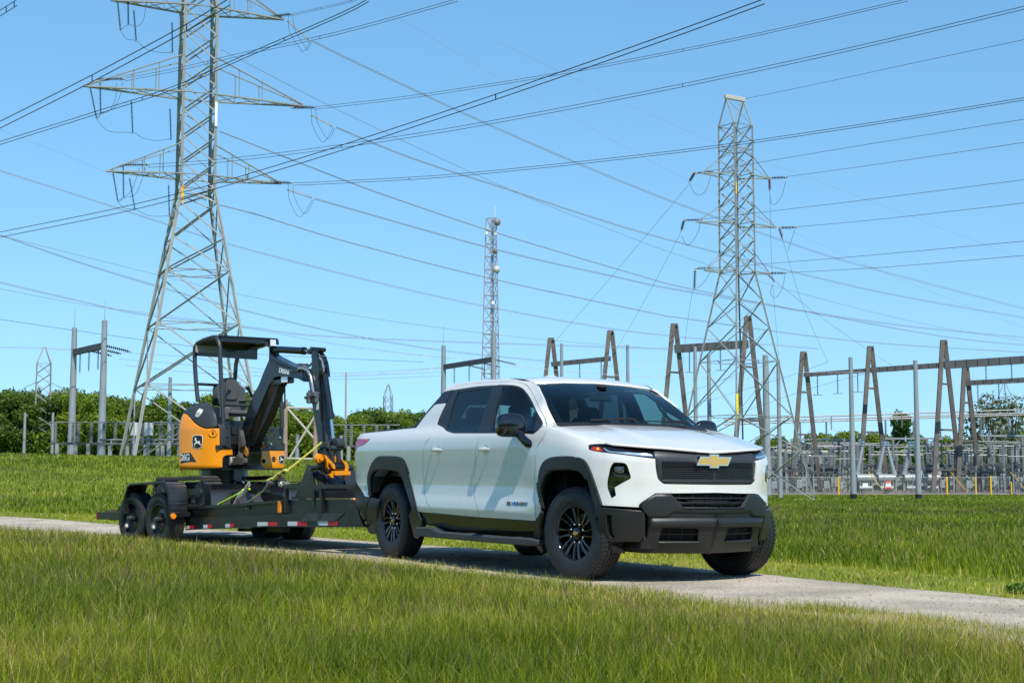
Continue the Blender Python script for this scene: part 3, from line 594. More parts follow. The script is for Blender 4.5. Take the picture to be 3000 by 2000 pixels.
    panel(sh,SD,s1,off=.045,th=.03,edge=.022,sp=.05); sh.mirror(); sh.obj('bumper_shoulder',CLAD,bo)
    # corner pods with vertical vents
    pod=hit(Fw([(1040,440,1),(1568,490,1)])+C3([(105,768,1),(105,1010,1),(55,1088,1),(0,1080)])+B2([(400,1250,1),(380,1190),(360,1080)])+Fw([(985,640,1),(1000,560)]),2)
    vent=hit(B2([(422,1068,1),(450,1072,1),(455,1180),(470,1215,1),(455,1222,1),(425,1175)]),2)
    pd=both('bumper_corner',panel(MB(),SD,pod,off=.03,th=.05,edge=.010,sp=.04,holes=[vent]),CLAD)
    both('vent',panel(MB(),SD,vent,off=-.01,th=.01,edge=0,sp=.1),DARK)
    # backing + intake bars
    bk=MB(); panel(bk,SD,iu,off=-.05,th=.01,edge=0,sp=.1); panel(bk,SD,li,off=-.03,th=.01,edge=0,sp=.1); bk.mirror(); bk.obj('intake_backing',DARK,bo)
    ib=MB()
    for y_,a in((637,395),(686,440)):
        u0,v0=SD.hit(*C3([(a,y_)])[0]); us=np.linspace(u0,UL-.002,20); ib.tube([SD.pt([u],[v0],.0)[0] for u in us],.0075,5)
    for i,x_ in enumerate((470,610,755)):
        u0,v0=SD.hit(*C3([(x_,600)])[0]); _,v1=SD.hit(*C3([(x_,732)])[0]); ib.tube([SD.pt([u0],[v0],-.01)[0],SD.pt([u0],[v1],-.01)[0]],.004,4)
    ib.mirror(); ib.obj('intake_grille',SATB,bo); ib=MB()
    for y_ in(1010,):
        u0,v0=SD.hit(*C3([(262,y_)])[0]); u1,_=SD.hit(*C3([(655,y_)])[0]); ib.tube([SD.pt([u],[v0],.0)[0] for u in np.linspace(u0,u1,12)],.006,5)
    for x_ in(370,500):
        u0,v0=SD.hit(*C3([(x_,960)])[0]); _,v1=SD.hit(*C3([(x_,1080)])[0]); ib.tube([SD.pt([u0],[v0],-.01)[0],SD.pt([u0],[v1],-.01)[0]],.004,4)
    both('lower_intake_grille',ib,SATB)
    lpz=MB(); u0,v0=SD.hit(*C3([(235,1086)])[0]); u1,_=SD.hit(*C3([(650,1090)])[0]); lpz.tube([SD.pt([u],[v0],.026)[0] for u in np.linspace(u0,u1,10)],.008,6); both('intake_lip',lpz,CLAD); lpz=MB(); u0,v0=SD.hit(*C3([(480,736)])[0]); lpz.tube([SD.pt([u],[v0],.05)[0] for u in np.linspace(u0,UL-.002,14)],.007,6); lpz.mirror(); lpz.obj('intake_lip',CLAD,bo)
    # air deflectors below
    df=both('air_deflector',panel(MB(),SD,hit(Fw([(1138,1005,1),(1290,1050),(1420,1115,1),(1415,1155,1),(1200,1135),(1165,1100)]),2),off=.0,th=.02,edge=.004),CLAD)
    un=MB(); un.box((.25,0,.34),(.75,1.3,.16),r=.04); un.box((-1.85,0,.37),(3.0,1.2,.16),r=.03); un.box((-4.2,0,.5),(.8,1.5,.14)); un.box((-3.7,0,.55),(.5,1.2,.3)); un.box((0,0,.62),(.9,1.1,.35)); un.obj('chassis',mat('underbody',(.006,.006,.006),.8),root)
    # rocker, running board, mud flaps
    rk=hit(Rr([(872,728,1),(1090,748)])+A1([(978,1124),(1374,1150,1),(1378,1215,1),(1360,1225),(800,1215,1),(600,1180),(545,1180,1),(530,1130)]),2)
    both('rocker_panel',panel(MB(),SD,rk,off=-.012,th=.03,edge=.006,sp=.08),mat('rocker_gloss',(.02,.022,.022),.22,rvar=.06))
    def rboard():
        b=MB(); P=[(-2.93,.0),(-2.86,.03),(-2.5,.03),(-2.3,0),(-.78,0),(-.62,0),(-.54,0)]
        xs_=[-2.98,-2.92,-2.55,-2.35,-1.0,-.60,-.50]; top=[.335,.375,.385,.345,.345,.350,.335]; bot=[.30,.275,.275,.275,.275,.275,.28]; out=[-1.03,-1.07,-1.09,-1.09,-1.09,-1.08,-1.03]
        V=[]
        for x,t,b0,o in zip(xs_,top,bot,out):
            V+=[(x,-.90,t-.004),(x,o+.03,t),(x,o,t-.016),(x,o+.004,b0+.014),(x,o+.03,b0),(x,-.90,b0)]
        Fc=[]; m=len(xs_)
        for i in range(m-1):
            for k in range(6): Fc.append((i*6+k,(i+1)*6+k,(i+1)*6+(k+1)%6,i*6+(k+1)%6))
        Fc+=[(5,4,3,2,1,0),tuple((m-1)*6+k for k in range(6))]
        b.add(V,Fc)
        for x in(-2.6,-1.75,-.85): b.box((x,-.92,.33),(.10,.30,.04),r=.01)
        return b
    both('running_board',rboard(),mat('step_plastic',(.045,.048,.050),.5,bump=.4,bscale=260))
    for pts_,nm in((Rr([(800,640,1),(825,655),(905,800),(945,900),(935,1060),(870,1130,1),(820,1110,1),(745,800),(740,760,1)]),0),(Fw([(150,500,1),(60,650),(42,760),(45,920),(70,1020),(155,1135,1),(190,1130,1),(140,960),(130,760),(160,560)]),1),(Rr([(135,500,1),(85,620),(72,700),(60,900),(75,980),(110,1050),(155,1070,1),(215,1065,1),(225,700),(235,520,1)]),2)):
        both('mud_flap',panel(MB(),SD,hit(pts_,2),off=(.02,.02,.0)[nm],th=.03,edge=.008,sp=.06),CLAD)
    # wheel wells (dark liners)
    for x0 in(0,-3.7):
        for sg in(-1,1):
            wlm=MB(); n=20; V=[]
            for yv in(.60,.88):
                for t in np.linspace(-.10,math.pi+.25,n): V.append((x0-.03+(.54-.24*float(sstep(1.1,0,t))*(yv>.8)*(x0==0))*math.cos(t),sg*yv,.46+.56*math.sin(t)))
            wlm.add(V,[(i,i+1,n+i+1,n+i) for i in range(n-1)]); wlm.add([(x0-.03+.54*math.cos(t),sg*.60,.46+.56*math.sin(t)) for t in np.linspace(-.10,math.pi+.25,n)],[tuple(range(n))])
            wlm.obj('wheel_well',mat('well_liner',(.008,.008,.008),.9),root)
    # unseen dark boxes added to stop light leaking behind the nose
    nb=MB(); nb.box((.3,0,.80),(.70,1.15,.55)); nb.box((-.35,0,.95),(.2,1.75,.6)); nb.obj('nose_light_block',DARK,root)
    # door handles
    for (px_,py_) in ((1280.5,1317.5),(1419.5,1315.5)):
        u,v=SD.hit(px_,py_); h=MB()
        for k in range(1):
            us=np.linspace(u-.115,u+.115,9); w=[.004,.018,.020,.020,.021,.022,.022,.020,.006]; o=[.006,.028,.042,.046,.048,.048,.046,.036,.01]
            V=[]
            for uu,ww,oo in zip(us,w,o): V+=[SD.pt([uu],[v-ww],oo*.55)[0],SD.pt([uu],[v],oo)[0],SD.pt([uu],[v+ww],oo*.8)[0],SD.pt([uu],[v],max(0,oo-.022))[0]]
            h.add(V,[(i*4+k_,i*4+(k_+1)%4,(i+1)*4+(k_+1)%4,(i+1)*4+k_) for i in range(8) for k_ in range(4)]+[(0,1,2,3),(35,34,33,32)])
        both('door_handle',h,WHITE,smooth=60)
        cp=MB(); th=np.linspace(0,2*math.pi,20,endpoint=False); panel(cp,SD,np.array([(u+.03+.055*math.cos(t),v+.045*math.sin(t)) for t in th]),off=.0012,th=.004,edge=.0005,sp=.1); both('handle_cup',cp,mat('cup_shade',(.52,.55,.55),.4))  # flat grey oval: shade of the handle recess put into its colour
    # side mirror
    for sg in(1,-1):
        mm=MB()
        prof=[(-.06,.0),(-.05,.10),(.0,.125),(.045,.10),(.055,.0),(.045,-.09),(.0,-.115),(-.05,-.09)]
        for (yy_,k,dz,dx) in((-1.005,.55,-.0,.0),(-1.03,.93,.0,0),(-1.10,1.0,.008,-.005),(-1.20,1.0,.006,-.015),(-1.265,.92,0,-.025),(-1.29,.6,-.005,-.03)):
            mm.add([(-.80+dx+a*k,yy_,1.375+dz+b*k) for a,b in prof],[])
        n=8; mm.F=[(i*n+k,i*n+(k+1)%n,(i+1)*n+(k+1)%n,(i+1)*n+k) for i in range(5) for k in range(n)]+[tuple(reversed(range(n))),tuple(5*n+k for k in range(n))]; mm.MI=[0]*len(mm.F)
        mm.F=[tuple(reversed(f_)) for f_ in mm.F]
        arm=MB(); arm.tube([(-.62,-1.0,1.20),(-.66,-1.045,1.215),(-.74,-1.06,1.265),(-.80,-1.07,1.32)],[.035,.045,.04,.05],8)
        for b in(mm,arm):
            if sg<0:
                V=b.verts().copy(); V[:,1]*=-1; b.V=[V]; b.F=[tuple(reversed(f_)) for f_ in b.F]
        mo=mm.obj('side_mirror',GLOSSB,root,smooth=50); 
        md=mo.modifiers.new('s','SUBSURF'); md.levels=md.render_levels=2
        arm.obj('mirror_arm',GLOSSB,mo,smooth=60)
    # badge
    p=hit([(1483.5,1471),(1546,1473.5)],1,) if 0 else [SD.hit(1484,1478.5),SD.hit(1545.5,1480.5)]
    a=SD.pt([p[0][0]],[p[0][1]],.001)[0]; b=SD.pt([p[1][0]],[p[1][1]],.001)[0]; n=SD.nrm(np.array([p[0][0]]),np.array([p[0][1]]))[0]
    ex=(b-a)/np.linalg.norm(b-a); ez=np.cross(ex,-n) if 0 else np.cross(n,ex)*1; ez/=np.linalg.norm(ez); 
    def lm(o,s_=1): 
        m=Matrix.Identity(4)
        for i in range(3): m[i][0]=ex[i]; m[i][1]=ez[i]; m[i][2]=n[i]; m[i][3]=o[i]
        return m
    L=np.linalg.norm(b-a); sz=L/6.05
    bm=mat('badge_metal',(.10,.10,.08),.3,.8); bb=mat('badge_blue',(.02,.20,.50),.3,.3)
    fs=dict(size=sz,depth=.002,bold=.0025*0+.0015,spacing=1.0)
    o1=text('SIL',fs['size']*1.18,.002,bm,'badge_lettering',root,lm(a),bold=.002); w1=max(v_.co.dot(Vector(ex)) for v_ in o1.data.vertices)-Vector(a).dot(Vector(ex))
    o2=text('VE',fs['size']*1.18,.002,bb,'badge_lettering',root,lm(a+ex*(w1+.006)),bold=.002); w2=max(v_.co.dot(Vector(ex)) for v_ in o2.data.vertices)-Vector(a).dot(Vector(ex))
    o3=text('RADO',fs['size']*1.18,.002,bm,'badge_lettering',root,lm(a+ex*(w2+.006)),bold=.002)
    w3=max(v_.co.dot(Vector(ex)) for v_ in o3.data.vertices)-Vector(a).dot(Vector(ex)); k=L/w3
    for o in(o1,o2,o3):
        for v_ in o.data.vertices:
            d=(v_.co-Vector(a)).dot(Vector(ex)); v_.co+=Vector(ex)*(d*(k-1)); hz=(v_.co-Vector(a)).dot(Vector(ez)); v_.co+=Vector(ez)*(hz*(-.38))
    # wheels
    def wheel(cx_,cy,sg,steer=0):
        w=thing('wheel',None,None); w.parent=root; w.matrix_local=Matrix.Translation((cx_,cy,.414))@Matrix.Rotation(steer+(0 if sg<0 else math.pi),4,'Z')
        return w
    W0=wheel(0,-.86,-1,R_(9)); build_truck_wheel(W0)
    for (x_,y_,sg,stt) in((0,.86,1,R_(9)),(-3.7,-.86,-1,0),(-3.7,.86,1,0)):
        w=wheel(x_,y_,sg,stt)
        for ch in list(W0.children):
            c=ch.copy(); scene.collection.objects.link(c); c.parent=w
            for g_ in ch.children:
                d=g_.copy(); scene.collection.objects.link(d); d.parent=c
    return root
def build_truck_wheel(w):              # local: axle along y, outside = -y
    R=.414; hw=.128; t=MB()
    prof=[(.232,-.100),(.236,-.112),(.252,-.120),(.285,-.130),(.330,-.134),(.360,-.130),(.363,-.127),(.366,-.130),(.385,-.124),(.398,-.114),(.408,-.100)]
    prof=prof+[(R-.001,-.085),(R,-.05),(R,.05),(R-.001,.085)]+[(r,-y) for r,y in prof[::-1]]
    prof=[(min(r,R-.010) if abs(y)<.104 and r>.40 else r,y) for r,y in prof]
    t.lathe(prof,72,axis=1,closed=True)
    # tread blocks
    n=62
    for k in range(n):
        for j,(y0,y1) in enumerate(((-.106,-.070),(-.062,-.025),(-.017,.017),(.025,.062),(.070,.106))):
            a0=(k+(.5 if j%2 else 0))*2*math.pi/n; da=2*math.pi/n*.80; sk=.03*(1 if j in(1,3) else -1 if j==2 else 0)
            V=[]
            for r in(R-.012,R+.0005):
                for (yy,aa) in((y0,a0-da/2-sk),(y1,a0-da/2+sk),(y1,a0+da/2+sk),(y0,a0+da/2-sk)):
                    rr=r-(.006 if abs(yy)>.1 and r>R-.01 else 0); V.append((rr*math.cos(aa),yy,rr*math.sin(aa)))
            t.add(V,[(4,5,6,7),(0,1,5,4),(1,2,6,5),(2,3,7,6),(3,0,4,7)])
    # shoulder lugs
    for k in range(n*2):
        a0=k*math.pi/n; V=[]
        for (r,yy) in((.372,-.131),(.404,-.114)):
            for dy in(0,-.0035):
                for da in(-.012,.012): V.append((r*math.cos(a0+da),yy+dy,r*math.sin(a0+da)))
        if k%2: t.add(V,[(2,3,7,6),(0,2,6,4),(3,1,5,7)])
    ty=t.obj('tyre',RUB,w,smooth=40)
    for body,a in(('A/T',105),('HT3',285)):
        pass
    rim=MB(); rim.lathe([(.245,-.106),(.245,-.112),(.238,-.114),(.232,-.108),(.228,-.09),(.214,-.05),(.205,.02),(.20,.10),(.235,.11)],56,axis=1)
    ro=rim.obj('rim',GLOSSB,w,smooth=50)
    sp=MB()
    for k in range(8):
        a=R_(90+k*45)
        for s in(-1,1):
            a1=a+s*R_(8.6)+R_(3); p0=np.array([.088*math.cos(a+s*.16),-.070,.088*math.sin(a+s*.22)]); pm=np.array([.15*math.cos(a+s*.17),-.082,.15*math.sin(a+s*.17)]); p1=np.array([.232*math.cos(a1),-.088,.232*math.sin(a1)])
            for q0,q1,w0,w1 in((p0,pm,.028,.024),(pm,p1,.024,.030)):
                d=(q1-q0)/np.linalg.norm(q1-q0); sd_=np.cross(d,[0,1,0]); sd_/=np.linalg.norm(sd_)
                V=[q0-sd_*w0/2,q0-sd_*w0/4+np.array([0,-.010,0]),q0+sd_*w0/4+np.array([0,-.010,0]),q0+sd_*w0/2,q0+np.array([0,.03,0])]
                V+=[q1-sd_*w1/2,q1-sd_*w1/4+np.array([0,-.010,0]),q1+sd_*w1/4+np.array([0,-.010,0]),q1+sd_*w1/2,q1+np.array([0,.03,0])]
                sp.add(V,[(i,(i+1)%5,5+(i+1)%5,5+i) for i in range(5)])
            sp.add([(.07*math.cos(a-.39),-.066,.07*math.sin(a-.39)),(.118*math.cos(a-.2),-.078,.118*math.sin(a-.2)),(.118*math.cos(a+.2),-.078,.118*math.sin(a+.2)),(.07*math.cos(a+.39),-.066,.07*math.sin(a+.39))],[(0,1,2,3)])
    sp.lathe([(.001,-.050),(.100,-.050),(.112,-.06),(.118,-.045),(.10,0)],40,axis=1)
    sp.obj('spokes',GLOSSB,ro,smooth=30)
    br=MB(); br.lathe([(.001,-.0),(.17,-.0),(.172,.03),(.001,.03)],32,axis=1); br.obj('brake_disc',mat('brake_disc',(.10,.10,.10),.4,.8),w); b2=MB(); b2.lathe([(.001,.09),(.21,.09)],24,axis=1); b2.obj('wheel_backing',DARK,w)
    lg=MB()
    for k in range(8):
        a=R_(22.5+k*45); c=np.array([.084*math.cos(a),-.050,.084*math.sin(a)]); lg.cyl(c,c+[0,-.030,0],.0125,.011,6); lg.cyl(c+np.array([0,-.030,0]),c+[0,-.036,0],.011,.006,6)
    lg.obj('lug_nuts',CHROME,ro,smooth=30)
    cp=MB(); cp.lathe([(.001,-.094),(.040,-.092),(.050,-.084),(.053,-.05)],24,axis=1); cp.obj('centre_cap',GLOSSB,ro,smooth=40)
    bt=MB(); qs=np.array([(-.150,-.045),(-.105,.045),(-.040,.045),(-.040,.068),(.040,.068),(.040,.045),(.150,.045),(.105,-.045),(.040,-.045),(.040,-.068),(-.040,-.068),(-.040,-.045)])*.23
    bt.prism(qs,-.099,-.092,axis=1); bt.obj('emblem',mat('emblem_gold2',(.75,.45,.14),.3,.8),ro,smooth=0)
# ------------------------------------------------------------------ terrain, path, grass, trees
def tz(x,y):
    x=np.asarray(x,float); y=np.asarray(y,float)
    z=-.0101*np.clip(x,-14,14)-.80*sstep(34,118,y)*sstep(-8,10,x)-.18*sstep(118,180,y)*sstep(-8,10,x)
    hb=1.80-.016*np.clip(x+26,0,40)
    z=z+hb*sstep(36,67,y)*(1-sstep(-7,9,x+ (y-66)*.02))
    z=z+.03*np.sin(x*.7+1)*np.sin(y*.45)*sstep(14,30,y)*(1-.7*sstep(10,20,x))
    return z
PC=np.array([(-14,0),(-8,0),(0,0),(4,-.1),(8,-.65),(14,-1.7),(20,-3.0),(30,-6.2),(45,-13)],float)
def pathc(t):
    o=interp(t,PC); return np.stack([1.30-.506*t+.862*o,13.60+.862*t+.506*o],-1)
_pt=np.linspace(-14,45,160); _pc=pathc(_pt)
def pdist(x,y):                        # signed distance to the path centre line (+ = far side)
    P=np.stack([np.ravel(x),np.ravel(y)],1); out=np.empty(len(P))
    for i in range(0,len(P),20000):
        q=P[i:i+20000]; d=((q[:,None,:]-_pc[None])**2).sum(2); j=np.clip(d.argmin(1),1,len(_pc)-2); t=_pc[j+1]-_pc[j-1]; t/=np.linalg.norm(t,axis=1)[:,None]; r=q-_pc[j]
        out[i:i+20000]=r[:,0]*t[:,1]-r[:,1]*t[:,0]
    return out.reshape(np.shape(x))
HWp=1.30
def vary(m,cols,scale,coord='Object',rough=.9,bump=0,bscale=40,scale2=None,bdist=.02,asp=None):
    mm=bpy.data.materials.new(m); mm.use_nodes=True; nt=mm.node_tree; p=nt.nodes['Principled BSDF']; N=nt.nodes.new; L=nt.links.new
    tc=N('ShaderNodeTexCoord'); n1=N('ShaderNodeTexNoise'); n1.inputs['Scale'].default_value=scale; n1.inputs['Detail'].default_value=8; n1.inputs['Roughness'].default_value=.65
    src=tc.outputs[coord]
    if asp:
        mp=N('ShaderNodeMapping'); mp.inputs['Scale'].default_value=asp; L(src,mp.inputs[0]); src=mp.outputs[0]
    L(src,n1.inputs['Vector']); r=N('ShaderNodeValToRGB'); e=r.color_ramp.elements
    for i,(pos,c) in enumerate(cols):
        q=e[i] if i<2 else e.new(pos); q.position=pos; q.color=(*c,1)
    L(n1.outputs[0],r.inputs[0]); out=r.outputs[0]
    if scale2:
        n2=N('ShaderNodeTexNoise'); n2.inputs['Scale'].default_value=scale2[0]; n2.inputs['Detail'].default_value=6; L(src,n2.inputs['Vector'])
        mx=N('ShaderNodeMix'); mx.data_type='RGBA'; mx.blend_type='MULTIPLY'; mx.inputs['Factor'].default_value=1
        r2=N('ShaderNodeValToRGB'); r2.color_ramp.elements[0].position=.35; r2.color_ramp.elements[1].position=.65; r2.color_ramp.elements[0].color=(*[scale2[1]]*3,1); r2.color_ramp.elements[1].color=(*[scale2[2]]*3,1)
        L(n2.outputs[0],r2.inputs[0]); L(out,mx.inputs['A']); L(r2.outputs[0],mx.inputs['B']); out=mx.outputs['Result']
    L(out,p.inputs['Base Color']); p.inputs['Roughness'].default_value=rough; p.inputs['Specular IOR Level'].default_value=.2
    if bump:
        nb=N('ShaderNodeTexNoise'); nb.inputs['Scale'].default_value=bscale; nb.inputs['Detail'].default_value=6; L(src,nb.inputs['Vector']); b=N('ShaderNodeBump'); b.inputs['Strength'].default_value=bump; b.inputs['Distance'].default_value=bdist; L(nb.outputs[0],b.inputs['Height']); L(b.outputs[0],p.inputs['Normal'])
    return mm
def fastmesh(name,V,quads=None,trisf=None,mat_=None,attr=None,smooth=False):
    me=bpy.data.meshes.new(name); nv=len(V); me.vertices.add(nv); me.vertices.foreach_set('co',np.ascontiguousarray(V,dtype=np.float32).ravel())
    q=np.zeros((0,4),np.int32) if quads is None else np.asarray(quads,np.int32); t=np.zeros((0,3),np.int32) if trisf is None else np.asarray(trisf,np.int32)
    nl=q.size+t.size; me.loops.add(nl); me.loops.foreach_set('vertex_index',np.concatenate([q.ravel(),t.ravel()]).astype(np.int32))
    me.polygons.add(len(q)+len(t)); ls=np.concatenate([np.arange(len(q))*4,q.size+np.arange(len(t))*3]).astype(np.int32); me.polygons.foreach_set('loop_start',ls)
    if smooth: me.polygons.foreach_set('use_smooth',[True]*(len(q)+len(t)))
    me.update(calc_edges=True)
    if attr is not None:
        a=me.attributes.new('tint','FLOAT','POINT'); a.data.foreach_set('value',np.asarray(attr,np.float32))
    if mat_: me.materials.append(mat_)
    return me
def build_ground():
    ys=np.concatenate([np.linspace(-30,4,12),np.arange(4.5,40,.5),np.arange(40,120,2),np.geomspace(120,1500,26)]); xs=np.concatenate([-np.geomspace(40,900,18)[::-1],np.arange(-39,0,1.),np.arange(0,40,1.),np.geomspace(40,900,18)])
    X,Y=np.meshgrid(xs,ys); Z=tz(X,Y); d=np.abs(pdist(X,Y)); Z=Z-.05*np.exp(-(d/1.6)**4)*(Y<60); V=np.stack([X.ravel(),Y.ravel(),Z.ravel()],1); nx=len(xs); ny=len(ys)
    i=np.arange(nx*ny).reshape(ny,nx); Q=np.stack([i[:-1,:-1],i[:-1,1:],i[1:,1:],i[1:,:-1]],-1).reshape(-1,4)
    gm=vary('meadow_soil',[(.3,(.075,.10,.006)),(.5,(.15,.19,.010)),(.7,(.23,.24,.03))],.35,bump=.6,bscale=3,scale2=(.06,.75,1.15),bdist=.15)
    o=bpy.data.objects.new('ground',fastmesh('ground',V,Q,None,gm,smooth=True)); scene.collection.objects.link(o); o['kind']='structure'
    # gravel path
    t=np.linspace(-14,44,320); c=pathc(t); tg=np.gradient(c,axis=0); tg/=np.linalg.norm(tg,axis=1)[:,None]; nn=np.stack([tg[:,1],-tg[:,0]],1); w=np.linspace(-1,1,25)
    P=[]
    for k in w:
        jit=.10*np.sin(t*1.9+k)*.5+.05*np.sin(t*5.3+2*k) if abs(k)>.99 else 0
        q=c+nn*(k*HWp+(np.sign(k)*jit if abs(k)>.99 else 0))[...,None] if not np.isscalar(jit) else c+nn*(k*HWp)
        z=tz(q[:,0],q[:,1])+.004-.0*abs(k)-.012*(abs(k)>.99)+.006*np.cos(k*math.pi*2)*0
        P.append(np.column_stack([q,z]))
    P=np.array(P); m=len(t); i=np.arange(len(w)*m).reshape(len(w),m); Q=np.stack([i[:-1,:-1],i[:-1,1:],i[1:,1:],i[1:,:-1]],-1).reshape(-1,4)[:,::-1]
    rm=vary('crushed_gravel',[(.30,(.26,.22,.17)),(.5,(.47,.41,.33)),(.68,(.64,.56,.46)),(.8,(.72,.65,.56))],38,bump=1.0,bscale=70,scale2=(1.1,.72,1.12),bdist=.02)
    o=bpy.data.objects.new('gravel_path',fastmesh('gravel_path',P.reshape(-1,3),Q,None,rm,smooth=True)); scene.collection.objects.link(o); o['kind']='structure'
    # loose stones
    n=5200; tt=rng.uniform(-6,24,n); kk=rng.uniform(-1,1,n)*1.5; c=pathc(tt); tg=pathc(tt+.05)-c; tg/=np.linalg.norm(tg,axis=1)[:,None]; q=c+np.stack([tg[:,1],-tg[:,0]],1)*kk[:,None]
    s=np.abs(rng.normal(0,.0045,n))+.003; base=np.array([[1,0,0],[-1,0,0],[0,1,0],[0,-1,0],[0,0,.7],[0,0,-.7]]); V=q[:,None,:].repeat(6,1); V=np.concatenate([V,np.zeros((n,6,1))],2); V+=base[None]*(s[:,None,None]*rng.uniform(.6,1.3,(n,6,1))); V[:,:,2]+=tz(q[:,0],q[:,1])[:,None]+.006
    f=np.array([[0,2,4],[2,1,4],[1,3,4],[3,0,4],[2,0,5],[1,2,5],[3,1,5],[0,3,5]]); T=(f[None]+np.arange(n)[:,None,None]*6).reshape(-1,3)
    o=bpy.data.objects.new('loose_gravel',fastmesh('loose_gravel',V.reshape(-1,3),None,T,mat('pebble',(.34,.29,.24),.9,var=.35,vscale=3))); scene.collection.objects.link(o); o['kind']='stuff'; o['label']='small loose stones scattered over the gravel path'; o['category']='gravel'
def leafmat(name,cols,trans=.35,rough=.6,big=None):
    m=bpy.data.materials.new(name); m.use_nodes=True; nt=m.node_tree; p=nt.nodes['Principled BSDF']; N=nt.nodes.new; L=nt.links.new
    at_=N('ShaderNodeAttribute'); at_.attribute_name='tint'; r=N('ShaderNodeValToRGB'); e=r.color_ramp.elements
    for i,(pos,c) in enumerate(cols):
        q=e[i] if i<2 else e.new(pos); q.position=pos; q.color=(*c,1)
    L(at_.outputs['Fac'],r.inputs[0]); col=r.outputs[0]
    if big:
        tc=N('ShaderNodeTexCoord'); nz=N('ShaderNodeTexNoise'); nz.inputs['Scale'].default_value=big[0]; nz.inputs['Detail'].default_value=4; gm=N('ShaderNodeNewGeometry'); L(gm.outputs['Position'],nz.inputs['Vector'])
        r2=N('ShaderNodeValToRGB'); r2.color_ramp.elements[0].position=.35; r2.color_ramp.elements[1].position=.65; r2.color_ramp.elements[0].color=(*big[1],1); r2.color_ramp.elements[1].color=(*big[2],1); L(nz.outputs[0],r2.inputs[0])
        mx=N('ShaderNodeMix'); mx.data_type='RGBA'; mx.blend_type='MULTIPLY'; mx.inputs['Factor'].default_value=1; L(col,mx.inputs['A']); L(r2.outputs[0],mx.inputs['B']); col=mx.outputs['Result']
    L(col,p.inputs['Base Color']); p.inputs['Roughness'].default_value=rough; p.inputs['Specular IOR Level'].default_value=.3
    t=N('ShaderNodeBsdfTranslucent'); L(col,t.inputs[0]); mx=N('ShaderNodeMixShader'); mx.inputs[0].default_value=trans; L(p.outputs[0],mx.inputs[1]); L(t.outputs[0],mx.inputs[2]); L(mx.outputs[0],nt.nodes['Material Output'].inputs[0]); return m
def blades(name,pos,h,w,lean,tint,mt,label,cat):
    n=len(pos); a=rng.uniform(0,2*math.pi,n); d=np.stack([np.cos(a),np.sin(a)],1); s=np.stack([-d[:,1],d[:,0]],1)
    b=rng.uniform(0,2*math.pi,n); ld=np.stack([np.cos(b),np.sin(b)],1)
    V=np.zeros((n,5,3))
    for j,(f,ww) in enumerate(((0,1),(0,-1),(.55,-.75),(.55,.75),(1,0))):
        V[:,j,:2]=pos[:,:2]+s*(w*ww*.5)[:,None]+ld*(lean*h*f**1.8)[:,None]; V[:,j,2]=pos[:,2]+h*f*(1-.25*lean*f)
    i=np.arange(n)*5; Q=np.stack([i,i+1,i+2,i+3],1); T=np.stack([i+3,i+2,i+4],1)
    me=fastmesh(name,V.reshape(-1,3),Q,T,mt,np.repeat(tint,5)); o=bpy.data.objects.new(name,me); scene.collection.objects.link(o); o['kind']='stuff'; o['label']=label; o['category']=cat; return o
def vnoise(x,y,sc,seed=0):
    x=x/sc; y=y/sc; xi=np.floor(x).astype(int); yi=np.floor(y).astype(int); fx=x-xi; fy=y-yi; fx=fx*fx*(3-2*fx); fy=fy*fy*(3-2*fy)
    def hsh(a,b): 
        v=np.sin(a*127.1+b*311.7+seed*74.7)*43758.5453; return v-np.floor(v)
    return (hsh(xi,yi)*(1-fx)+hsh(xi+1,yi)*fx)*(1-fy)+(hsh(xi,yi+1)*(1-fx)+hsh(xi+1,yi+1)*fx)*fy
def scatter(n,y0,y1,marg=1.5,power=1.0,xlim=(-60,60)):
    y=y0+(y1-y0)*rng.uniform(0,1,n)**power; hw=y*.36+marg; x=rng.uniform(-1,1,n)*hw; return x,y
